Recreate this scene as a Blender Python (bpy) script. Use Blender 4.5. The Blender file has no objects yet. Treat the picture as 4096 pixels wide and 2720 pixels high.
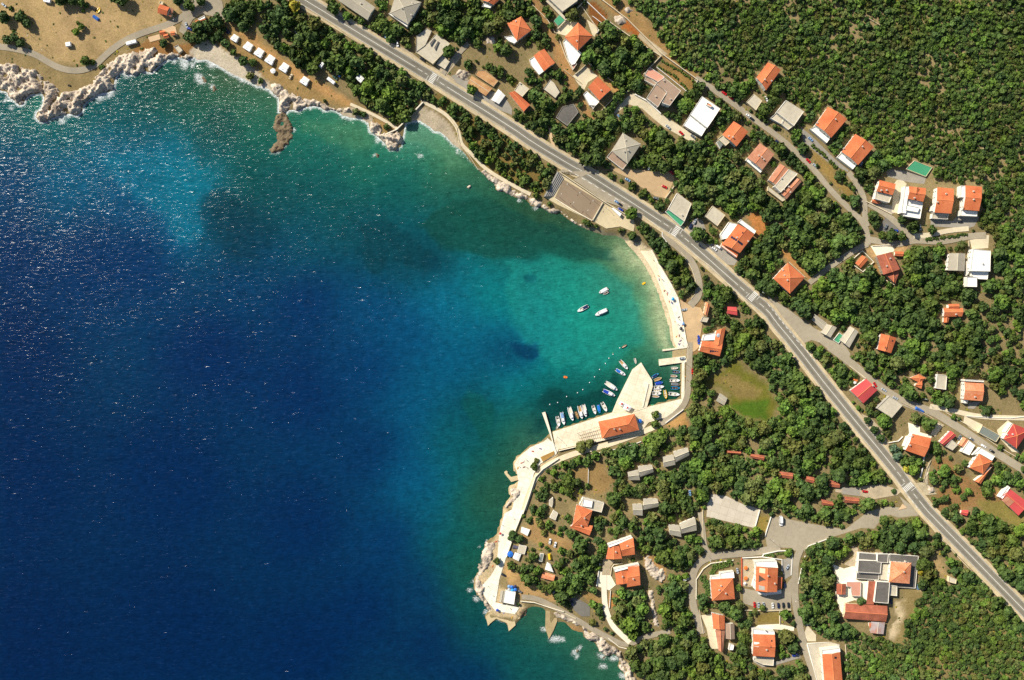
import bpy, bmesh, math, random
import numpy as np
from mathutils import Vector, Matrix
from mathutils.geometry import tessellate_polygon

# ------------------------------------------------------------ camera, sun, sky
S = bpy.context.scene
COL = S.collection
CAMH = 750.0            # metres above the sea
PPM = 5.3               # photograph pixels (4096 wide) per metre at sea level
cam = bpy.data.cameras.new("camera"); camo = bpy.data.objects.new("camera", cam)
COL.objects.link(camo); S.camera = camo
camo.location = (0, 0, CAMH); camo.rotation_euler = (0, 0, 0)
cam.sensor_width = 36.0; cam.lens = 36.0 * CAMH / (4096 / PPM)
cam.clip_start = 1.0; cam.clip_end = 12000
SUN_DIR = Vector((-0.76, 0.65, 0)).normalized(); EL = math.radians(37)
tosun = Vector((SUN_DIR.x * math.cos(EL), SUN_DIR.y * math.cos(EL), math.sin(EL)))
w = bpy.data.worlds.new("World"); S.world = w; w.use_nodes = True
wn = w.node_tree.nodes; wl = w.node_tree.links
sky = wn.new("ShaderNodeTexSky"); sky.sky_type = 'NISHITA'; sky.sun_disc = False
sky.sun_elevation = EL; sky.sun_rotation = math.atan2(SUN_DIR.x, SUN_DIR.y) % (2 * math.pi)
bg = wn["Background"]; wl.new(sky.outputs[0], bg.inputs[0]); bg.inputs[1].default_value = 0.07
sl = bpy.data.lights.new("sun", 'SUN'); sl.energy = 4.6; sl.angle = math.radians(0.5); sl.color = (1.0, 0.93, 0.80)
so = bpy.data.objects.new("sun", sl); COL.objects.link(so); so.location = tosun * 500
so.rotation_euler = (-tosun).to_track_quat('-Z', 'Y').to_euler()
S.view_settings.view_transform = 'Standard'; S.view_settings.look = 'None'
S.view_settings.exposure = 0.5; S.view_settings.gamma = 1.0
S.cycles.max_bounces = 4; S.cycles.diffuse_bounces = 2; S.cycles.glossy_bounces = 2
S.cycles.use_denoising = False; S.cycles.sample_clamp_direct = 0
rnd = random.Random(7); nr = np.random.RandomState(7)
PI = math.pi

# ------------------------------------------------------------ coordinates
K1 = 1024 / 2361; K2 = 4096 / 2361
TILES = dict(A=(0, 0, K1), B=(1024, 0, K1), C=(2048, 0, K1), D=(3072, 0, K1), E=(2048, 680, K1), F=(3072, 680, K1),
             G=(2048, 1360, K1), H=(3072, 1360, K1), I=(1800, 2040, K1), J=(2600, 2040, K1), K=(3072, 2040, K1),
             L=(1024, 680, K1), M=(0, 0, K2), N=(1700, 1700, K1 / 2))
def q(s):
    """'B 10,20 30,40 C 5,6' -> photograph pixels"""
    out = []; t = None
    for w_ in s.split():
        if w_ in TILES: t = TILES[w_]
        else:
            a, b = w_.split(','); out.append((t[0] + float(a) * t[2], t[1] + float(b) * t[2]))
    return out
def lin(c, g=1.0):
    r = []
    for v in c:
        v = v / 255.0
        r.append((v / 12.92 if v <= 0.04045 else ((v + 0.055) / 1.055) ** 2.4) * g)
    return tuple(r)
def seg_dist(X, Y, poly, closed=True):
    d = np.full(X.shape, 1e9); n = len(poly)
    for i in range(n if closed else n - 1):
        x0, y0 = poly[i]; x1, y1 = poly[(i + 1) % n]
        dx, dy = x1 - x0, y1 - y0; L = dx * dx + dy * dy + 1e-9
        t = np.clip(((X - x0) * dx + (Y - y0) * dy) / L, 0, 1)
        d = np.minimum(d, (X - x0 - t * dx) ** 2 + (Y - y0 - t * dy) ** 2)
    return np.sqrt(d)
def inside(X, Y, poly):
    r = np.zeros(X.shape, bool); n = len(poly)
    for i in range(n):
        x0, y0 = poly[i]; x1, y1 = poly[(i + 1) % n]
        c = ((y0 > Y) != (y1 > Y))
        if y1 != y0: r ^= c & (X < (x1 - x0) * (Y - y0) / (y1 - y0) + x0)
    return r
def sdist(X, Y, poly):
    d = seg_dist(X, Y, poly); return np.where(inside(X, Y, poly), d, -d)
def w0(p): return ((p[0] - 2048) / PPM, (1360 - p[1]) / PPM)     # at sea level

COAST = q("""A -900,700 -300,760 0,835 60,850 85,900 130,930 180,975 215,965 240,900 285,870 330,870 385,850 405,900 400,980 370,1020 335,1040
330,1090 375,1125 430,1120 480,1090 545,1070 600,1060 650,1050 710,1070 765,1020 760,980 800,930 850,900 930,860 1000,855 1045,830 1055,760
1060,720 1130,640 1160,690 1255,685 1250,640 1330,660 1400,670 1450,620 1510,570 1570,540 1650,530 1720,550 1800,530 1820,560 1900,550
2000,600 2150,690 2250,730 2361,790 B 60,800 130,830 165,870 210,900 215,960 210,1030 250,1050 320,1010 390,1025 450,990 520,980 580,985
630,1020 700,1010 760,1030 800,1070 850,1080 900,1090 960,1090 1040,1140 1050,1215 1110,1240 1150,1290 1190,1320 1230,1385 1290,1380
1340,1350 1350,1290 1380,1130 1500,1110 1600,1170 1640,1210 1700,1220 1760,1270 1810,1330 1870,1370 1920,1410 1960,1470 2010,1520
L 2060,10 2140,80 2200,130 2210,190 2280,200 E 0,240 60,265 130,275 180,340 260,340 320,370 350,400 410,400 440,370 520,440 580,490
650,520 760,560 850,590 960,600 1030,640 1070,700 1120,750 1170,810 1240,900 1290,990 1330,1080 1370,1180 1400,1270 1430,1370 1455,1440
1470,1568 G 1500,60 1600,75 1605,200 1565,210 1562,540 1240,625 1200,640 1130,660 920,675 375,850 350,870 330,900 290,940 170,990 100,1050
50,1090 20,1150 45,1215 N 1660,800 1720,890 1760,1000 1760,1060 1540,1150 1560,1250 1600,1330 1520,1420 1470,1530
I 510,10 490,60 475,130 450,180 440,240 380,270 330,290 320,360 290,420 300,480 330,540 260,590 235,640 230,720 260,780 300,800 320,850
370,930 330,985 350,1050 380,1040 425,995 530,1040 545,1100 595,1060 600,1020 640,1000 650,960 700,900 740,890 850,900 880,930 875,1080
910,1180 960,1100 985,1030 1060,1040 1130,1110 1225,1130 1235,1180 1330,1220 1380,1300 1440,1350 1520,1330 1560,1370 1545,1450 1600,1500
1620,1568 1660,1900 1700,2500""")
LAND = [w0(p) for p in COAST] + [(200, -5000), (5000, -5000), (5000, 5000), (-5000, 5000), (-5000, -50 + 200)]
LAND[-1] = (-5000, 190)

def axis(lo, hi, st, far):
    a = [-f for f in far[::-1]]; a = [v for v in a if v < lo]
    return np.array(a + list(np.arange(lo, hi + st / 2, st)) + [f for f in far if f > hi])
TX = axis(-430, 430, 2.0, [450, 500, 650, 1000, 1800, 4000]); TY = axis(-300, 300, 2.0, [320, 380, 500, 900, 1800, 4000])
GX, GY = np.meshgrid(TX, TY)
D = sdist(GX, GY, LAND)
def hprof(d):
    up = np.where(d < 6, 0.16 * d + 0.05, 1.01 + 0.075 * (np.minimum(d, 420) - 6))
    return np.where(d < 0, np.maximum(0.35 * d, -4.0), up)
H = hprof(D)
FLAT = [  # level ground for the quays and terraces (height, pixels)
 (0.9, "G 375,850 925,680 1130,660 1240,630 1562,545 1600,560 1590,640 1400,720 1260,760 1195,840 420,1015 380,950"),
 (0.9, "G 330,910 380,960 410,1030 260,1140 200,1230 150,1500 130,1568 20,1568 60,1300 45,1215 30,1150 60,1090 170,1000"),
 (0.9, "I 520,0 680,0 600,190 540,300 500,430 470,560 440,650 440,750 640,850 660,900 600,1000 390,960 340,850 290,760 270,640 360,560 410,400 450,230 490,100"),
 (0.9, "E 1320,760 1480,1090 1540,1200 1600,1568 G 1620,200 1620,540 1575,560 1575,210 1560,60 E 1500,1400 1400,1060 1300,860"),
 (2.2, "E 420,20 1120,470 1130,560 1000,520 850,520 740,480 400,300 290,230"),
]
for z, s in FLAT:
    pl = [w0(p) for p in q(s)]
    dd = sdist(GX, GY, pl); k = np.clip((dd + 9) / 9, 0, 1); k = k * k * (3 - 2 * k)
    H = np.where(D > -1, H * (1 - k) + z * k, H)
n0x = int(np.searchsorted(TX, -430)); n0y = int(np.searchsorted(TY, -300))
def hz(x, y):
    """terrain height, exactly on the terrain's own triangles (inner grid)"""
    fx = (x + 430) / 2.0; fy = (y + 300) / 2.0
    i = min(max(int(math.floor(fx)), 0), 429); j = min(max(int(math.floor(fy)), 0), 299)
    u = min(max(fx - i, 0), 1); v = min(max(fy - j, 0), 1)
    a = H[n0y + j, n0x + i]; b = H[n0y + j, n0x + i + 1]; c = H[n0y + j + 1, n0x + i + 1]; d = H[n0y + j + 1, n0x + i]
    return float(a + (b - a) * u + (c - b) * v) if u >= v else float(a + (c - d) * u + (d - a) * v)
def P(p, up=0.0):
    """photograph pixel -> point standing `up` metres above the ground there"""
    z = 0.0
    for _ in range(5):
        k = (CAMH - z) / CAMH
        x = (p[0] - 2048) / PPM * k; y = (1360 - p[1]) / PPM * k
        z = max(hz(x, y), 0) + up
    return Vector((x, y, z))
def PW(p, z):
    k = (CAMH - z) / CAMH
    return Vector(((p[0] - 2048) / PPM * k, (1360 - p[1]) / PPM * k, z))

# ------------------------------------------------------------ materials
def nt(name):
    m = bpy.data.materials.new(name); m.use_nodes = True
    return m, m.node_tree.nodes, m.node_tree.links, m.node_tree.nodes["Principled BSDF"]
def inp(b, **k):
    for a, v in k.items(): b.inputs[a.replace('_', ' ')].default_value = v
MC = {}
def mat(name, c, rough=0.8, var=0.25, scale=0.6, spec=0.3, c2=None, bump=0.0, metal=0.0, attr=None, seed=0, joints=0, wet=False):
    """procedural surface: two noises vary the colour; c is sRGB"""
    if name in MC: return MC[name]
    m, N, L, b = nt(name); inp(b, Roughness=rough, Metallic=metal); b.inputs['Specular IOR Level'].default_value = spec
    tc = N.new("ShaderNodeNewGeometry")
    n1 = N.new("ShaderNodeTexNoise"); n1.inputs['Scale'].default_value = scale; n1.inputs['Detail'].default_value = 6; n1.inputs['Roughness'].default_value = 0.65
    n2 = N.new("ShaderNodeTexNoise"); n2.inputs['Scale'].default_value = scale * 0.13; n2.inputs['Detail'].default_value = 3
    for n in (n1, n2): L.new(tc.outputs['Position'], n.inputs['Vector'])
    ad = N.new("ShaderNodeMath"); ad.operation = 'ADD'; L.new(n1.outputs[0], ad.inputs[0]); L.new(n2.outputs[0], ad.inputs[1])
    mr = N.new("ShaderNodeMapRange"); mr.inputs[1].default_value = 0.7; mr.inputs[2].default_value = 1.3
    L.new(ad.outputs[0], mr.inputs[0])
    mx = N.new("ShaderNodeMix"); mx.data_type = 'RGBA'
    a = lin(c, 1.0 - var); e = lin(c2, 1.0) if c2 else tuple(min(v * (1.0 + var), 0.92) for v in lin(c))
    L.new(mr.outputs[0], mx.inputs[0]); mx.inputs[6].default_value = (*a, 1); mx.inputs[7].default_value = (*e, 1)
    out = mx.outputs[2]
    if joints:      # cast slabs with dark joints
        br = N.new("ShaderNodeTexBrick"); br.offset = 0; br.inputs['Scale'].default_value = 1; br.inputs['Brick Width'].default_value = joints; br.inputs['Row Height'].default_value = joints; br.inputs['Mortar Size'].default_value = .07
        br.inputs['Color1'].default_value = (1, 1, 1, 1); br.inputs['Color2'].default_value = (.9, .89, .87, 1); br.inputs['Mortar'].default_value = (.6, .57, .52, 1)
        rt = N.new("ShaderNodeMapping"); rt.inputs['Rotation'].default_value = (0, 0, .3); L.new(tc.outputs['Position'], rt.inputs['Vector']); L.new(rt.outputs[0], br.inputs['Vector'])
        mj = N.new("ShaderNodeMix"); mj.data_type = 'RGBA'; mj.blend_type = 'MULTIPLY'; mj.inputs[0].default_value = 1; L.new(out, mj.inputs[6]); L.new(br.outputs[0], mj.inputs[7]); out = mj.outputs[2]
    if wet:         # rock stays wet and dark just above the water
        sx = N.new("ShaderNodeSeparateXYZ"); L.new(tc.outputs['Position'], sx.inputs[0]); mw_ = N.new("ShaderNodeMapRange"); L.new(sx.outputs[2], mw_.inputs[0]); mw_.inputs[1].default_value = .15; mw_.inputs[2].default_value = .9; mw_.inputs[3].default_value = .42
        mv = N.new("ShaderNodeVectorMath"); mv.operation = 'SCALE'; L.new(out, mv.inputs[0]); L.new(mw_.outputs[0], mv.inputs[3]); out = mv.outputs[0]
    if attr:
        at = N.new("ShaderNodeAttribute"); at.attribute_name = attr
        mu = N.new("ShaderNodeMix"); mu.data_type = 'RGBA'; mu.blend_type = 'MULTIPLY'; mu.inputs[0].default_value = 1
        L.new(out, mu.inputs[6]); L.new(at.outputs['Color'], mu.inputs[7]); out = mu.outputs[2]
    L.new(out, b.inputs['Base Color'])
    if bump:
        bp = N.new("ShaderNodeBump"); bp.inputs['Strength'].default_value = bump; bp.inputs['Distance'].default_value = 0.3
        L.new(n1.outputs[0], bp.inputs['Height']); L.new(bp.outputs[0], b.inputs['Normal'])
    MC[name] = m; return m

# ------------------------------------------------------------ object helpers
def me_from(name, V, F, m, smooth=False):
    me = bpy.data.meshes.new(name); me.from_pydata([tuple(v) for v in V], [], F)
    if m: me.materials.append(m)
    if smooth: me.shade_smooth()
    me.update(); return me
def np_mesh(name, V, F, m=None, smooth=False):
    """V (n,3), F (k,3|4) numpy arrays"""
    me = bpy.data.meshes.new(name); n = len(V); k, c = F.shape
    me.vertices.add(n); me.vertices.foreach_set("co", V.astype(np.float32).ravel())
    me.loops.add(k * c); me.loops.foreach_set("vertex_index", F.astype(np.int32).ravel())
    me.polygons.add(k); me.polygons.foreach_set("loop_start", np.arange(0, k * c, c, dtype=np.int32))
    me.update(calc_edges=True)
    if m: me.materials.append(m)
    if smooth: me.shade_smooth()
    return me
def vcol(me, name, C):
    a = me.color_attributes.new(name, 'FLOAT_COLOR', 'POINT')
    a.data.foreach_set("color", np.concatenate([C, np.ones((len(C), 1))], 1).astype(np.float32).ravel())
def tag(o, label=None, cat=None, group=None, kind=None):
    if label: o["label"] = label
    if cat: o["category"] = cat
    if group: o["group"] = group
    if kind: o["kind"] = kind
    return o
def link(name, me, parent=None, loc=None):
    o = bpy.data.objects.new(name, me); COL.objects.link(o)
    if loc is not None: o.location = loc
    if parent: o.parent = parent
    return o
def empty(name, loc, rz=0.0):
    o = bpy.data.objects.new(name, None); COL.objects.link(o); o.location = loc; o.rotation_euler = (0, 0, rz); o.empty_display_size = 0.5
    return o
def copy_tree(o, parent=None):
    c = o.copy(); COL.objects.link(c)
    if parent: c.parent = parent
    for ch in list(o.children): copy_tree(ch, c)
    return c
class MB:
    """collects shapes, builds ONE mesh"""
    def __init__(s): s.V = []; s.F = []
    def add(s, V, F):
        n = len(s.V); s.V += [tuple(v) for v in V]; s.F += [tuple(i + n for i in f) for f in F]; return s
    def box(s, x0, y0, z0, x1, y1, z1, tx=0, ty=0):
        """tx, ty: how far the top is drawn in"""
        V = [(x0, y0, z0), (x1, y0, z0), (x1, y1, z0), (x0, y1, z0), (x0 + tx, y0 + ty, z1), (x1 - tx, y0 + ty, z1), (x1 - tx, y1 - ty, z1), (x0 + tx, y1 - ty, z1)]
        return s.add(V, [(3, 2, 1, 0), (4, 5, 6, 7), (0, 1, 5, 4), (1, 2, 6, 5), (2, 3, 7, 6), (3, 0, 4, 7)])
    def obox(s, c, ux, L, W, z0, z1):
        """box centred at c (x,y) along the 2-D direction ux"""
        ux = Vector(ux[:2]).normalized(); uy = Vector((-ux.y, ux.x)); c = Vector(c[:2])
        P4 = [c + ux * a * L / 2 + uy * b * W / 2 for a, b in ((-1, -1), (1, -1), (1, 1), (-1, 1))]
        return s.prism(P4, z0, z1)
    def prism(s, pts, z0, z1):
        pts = [(p[0], p[1]) for p in pts]; n = len(pts)
        ar = sum(pts[i][0] * pts[(i + 1) % n][1] - pts[(i + 1) % n][0] * pts[i][1] for i in range(n))
        if ar < 0: pts = pts[::-1]
        z0s = z0 if isinstance(z0, (list, tuple)) else [z0] * n; z1s = z1 if isinstance(z1, (list, tuple)) else [z1] * n
        V = [(*p, z) for p, z in zip(pts, z0s)] + [(*p, z) for p, z in zip(pts, z1s)]
        F = [tuple(range(n - 1, -1, -1)), tuple(range(n, 2 * n))] + [(i, (i + 1) % n, n + (i + 1) % n, n + i) for i in range(n)]
        return s.add(V, F)
    def cyl(s, x, y, z0, z1, r0, r1=None, n=8):
        r1 = r0 if r1 is None else r1
        V = [(x + r0 * math.cos(2 * PI * i / n), y + r0 * math.sin(2 * PI * i / n), z0) for i in range(n)] + \
            [(x + r1 * math.cos(2 * PI * i / n), y + r1 * math.sin(2 * PI * i / n), z1) for i in range(n)]
        return s.add(V, [tuple(range(n - 1, -1, -1)), tuple(range(n, 2 * n))] + [(i, (i + 1) % n, n + (i + 1) % n, n + i) for i in range(n)])
    def tube(s, a, b, r0, r1=None, n=6):
        a = Vector(a); b = Vector(b); r1 = r0 if r1 is None else r1
        d = (b - a).normalized(); u = d.orthogonal().normalized(); v = d.cross(u)
        V = [a + (u * math.cos(2 * PI * i / n) + v * math.sin(2 * PI * i / n)) * r0 for i in range(n)] + \
            [b + (u * math.cos(2 * PI * i / n) + v * math.sin(2 * PI * i / n)) * r1 for i in range(n)]
        return s.add(V, [tuple(range(n - 1, -1, -1)), tuple(range(n, 2 * n))] + [(i, (i + 1) % n, n + (i + 1) % n, n + i) for i in range(n)])
    def me(s, name, m, smooth=False): return me_from(name, s.V, s.F, m, smooth)
    def build(s, name, m, parent=None, loc=None, smooth=False): return link(name, s.me(name, m, smooth), parent, loc)

BLOCK = np.zeros((680, 1024), bool)     # one cell = 4 photograph pixels: where no tree may stand
BXg, BYg = np.meshgrid((np.arange(1024) + .5) * 4, (np.arange(680) + .5) * 4)
def block(pts, grow=0.0):
    xs = [p[0] for p in pts]; ys = [p[1] for p in pts]
    x0 = int(max(0, min(xs) - grow - 8) // 4); x1 = int(min(4096, max(xs) + grow + 8) // 4) + 1
    y0 = int(max(0, min(ys) - grow - 8) // 4); y1 = int(min(2720, max(ys) + grow + 8) // 4) + 1
    if x1 <= x0 or y1 <= y0: return
    X = BXg[y0:y1, x0:x1]; Y = BYg[y0:y1, x0:x1]
    BLOCK[y0:y1, x0:x1] |= inside(X, Y, pts) | (seg_dist(X, Y, pts) < grow + 2)

# -- a sheet laid exactly on the terrain's triangles
def clip_half(poly, a, b, c):
    out = []; n = len(poly)
    for i in range(n):
        p = poly[i]; r = poly[(i + 1) % n]
        dp = a * p[0] + b * p[1] + c; dr = a * r[0] + b * r[1] + c
        if dp >= 0: out.append(p)
        if (dp > 0 and dr < 0) or (dp < 0 and dr > 0):
            t = dp / (dp - dr); out.append((p[0] + t * (r[0] - p[0]), p[1] + t * (r[1] - p[1])))
    return out
LAYER = [0]
def drape_mesh(name, convex, m, off=None):
    """convex: list of convex world polygons"""
    if off is None:
        LAYER[0] += 1; off = 0.012 + 0.006 * LAYER[0]
    V = []; F = []; idx = {}
    for cp in convex:
        ar = sum(cp[i][0] * cp[(i + 1) % len(cp)][1] - cp[(i + 1) % len(cp)][0] * cp[i][1] for i in range(len(cp)))
        if abs(ar) < 1e-4: continue
        if ar < 0: cp = cp[::-1]
        i0 = max(int((min(p[0] for p in cp) + 430) // 2), 0); i1 = min(int((max(p[0] for p in cp) + 430) // 2), 429)
        j0 = max(int((min(p[1] for p in cp) + 300) // 2), 0); j1 = min(int((max(p[1] for p in cp) + 300) // 2), 299)
        for i in range(i0, i1 + 1):
            x = -430 + 2 * i
            col = clip_half(clip_half(list(cp), 1, 0, -x), -1, 0, x + 2)
            if len(col) < 3: continue
            for j in range(j0, j1 + 1):
                y = -300 + 2 * j
                cell = clip_half(clip_half(col, 0, 1, -y), 0, -1, y + 2)
                if len(cell) < 3: continue
                for sgn in (1, -1):     # the two triangles either side of the diagonal
                    t = clip_half(cell, sgn, -sgn, sgn * (y - x))
                    if len(t) < 3: continue
                    f = []
                    for px_, py_ in t:
                        k = (round(px_, 3), round(py_, 3))
                        if k not in idx: idx[k] = len(V); V.append((k[0], k[1], hz(k[0], k[1]) + off))
                        if idx[k] not in f: f.append(idx[k])
                    if len(f) > 2: F.append(tuple(f))
    return me_from(name, V, F, m, True)
def tri(pts):
    vs = [Vector((p[0], p[1], 0)) for p in pts]
    return [[(pts[i][0], pts[i][1]) for i in t] for t in tessellate_polygon([vs])]
def patch(name, s, m, label=None, cat=None, kind="structure", grow=2, smooth=0):
    """a sheet of some ground material inside a pixel outline"""
    pts = q(s) if isinstance(s, str) else s
    if smooth: pts = chaikin(pts, smooth, True)
    block(pts, grow)
    wp = [tuple(P(p)[:2]) for p in pts]
    o = link(name, drape_mesh(name, tri(wp), m))
    return tag(o, label, cat, kind=kind)
def chaikin(pts, n=2, closed=False):
    for _ in range(n):
        o = [] if closed else [pts[0]]
        for i in range(len(pts) if closed else len(pts) - 1):
            a = pts[i]; b = pts[(i + 1) % len(pts)]
            o += [(a[0] * .75 + b[0] * .25, a[1] * .75 + b[1] * .25), (a[0] * .25 + b[0] * .75, a[1] * .25 + b[1] * .75)]
        if not closed: o.append(pts[-1])
        pts = o
    return pts
def offset(pts, d):
    """polyline shifted sideways by d (world units)"""
    out = []
    for i, p in enumerate(pts):
        a = pts[max(i - 1, 0)]; b = pts[min(i + 1, len(pts) - 1)]
        t = Vector((b[0] - a[0], b[1] - a[1])).normalized(); out.append((p[0] - t.y * d, p[1] + t.x * d))
    return out
def world_line(s, n=2):
    pts = q(s) if isinstance(s, str) else s
    pts = chaikin(pts, n)
    return [tuple(P(p)[:2]) for p in pts], pts
def ribbon(name, wl_, d0, d1, m, parent=None, kind="structure", off=None):
    a = offset(wl_, d0); b = offset(wl_, d1)
    qs = [[a[i], a[i + 1], b[i + 1], b[i]] for i in range(len(a) - 1)]
    o = link(name, drape_mesh(name, qs, m, off), parent)
    if kind: o["kind"] = kind
    return o
def road(name, s, wid, m, n=2):
    wl_, px = world_line(s, n)
    for i in range(len(px) - 1): block([px[i], px[i + 1], px[i]], wid * PPM / 2 + 1)
    return ribbon(name, wl_, -wid / 2, wid / 2, m), wl_
def wall(name, s, h, wdt, m, label, cat="wall", n=0, zb=None, group=None):
    """a free-standing wall that follows the ground"""
    wl_ = world_line(s, n)[0] if isinstance(s, str) else s
    a = offset(wl_, -wdt / 2); b = offset(wl_, wdt / 2); V = []; F = []
    # split long runs so that the wall keeps to the slope
    def dens(l):
        o = [l[0]]
        for i in range(len(l) - 1):
            k = max(1, int(math.dist(wl_[i], wl_[i + 1]) // 5))
            o += [(l[i][0] + (l[i + 1][0] - l[i][0]) * t / k, l[i][1] + (l[i + 1][1] - l[i][1]) * t / k) for t in range(1, k + 1)]
        return o
    a = dens(a); b = dens(b)
    for p, r in zip(a, b):
        z = zb if zb is not None else hz((p[0] + r[0]) / 2, (p[1] + r[1]) / 2)
        V += [(p[0], p[1], z - 1.2), (r[0], r[1], z - 1.2), (r[0], r[1], z + h), (p[0], p[1], z + h)]
    for i in range(len(a) - 1):
        k = 4 * i
        F += [(k + 3, k + 7, k + 6, k + 2), (k, k + 4, k + 7, k + 3), (k + 1, k + 2, k + 6, k + 5), (k, k + 1, k + 5, k + 4)]
    F += [(0, 3, 2, 1), (4 * len(a) - 4, 4 * len(a) - 3, 4 * len(a) - 2, 4 * len(a) - 1)]
    o = link(name, me_from(name, V, F, m)); return tag(o, label, cat, group)

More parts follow.
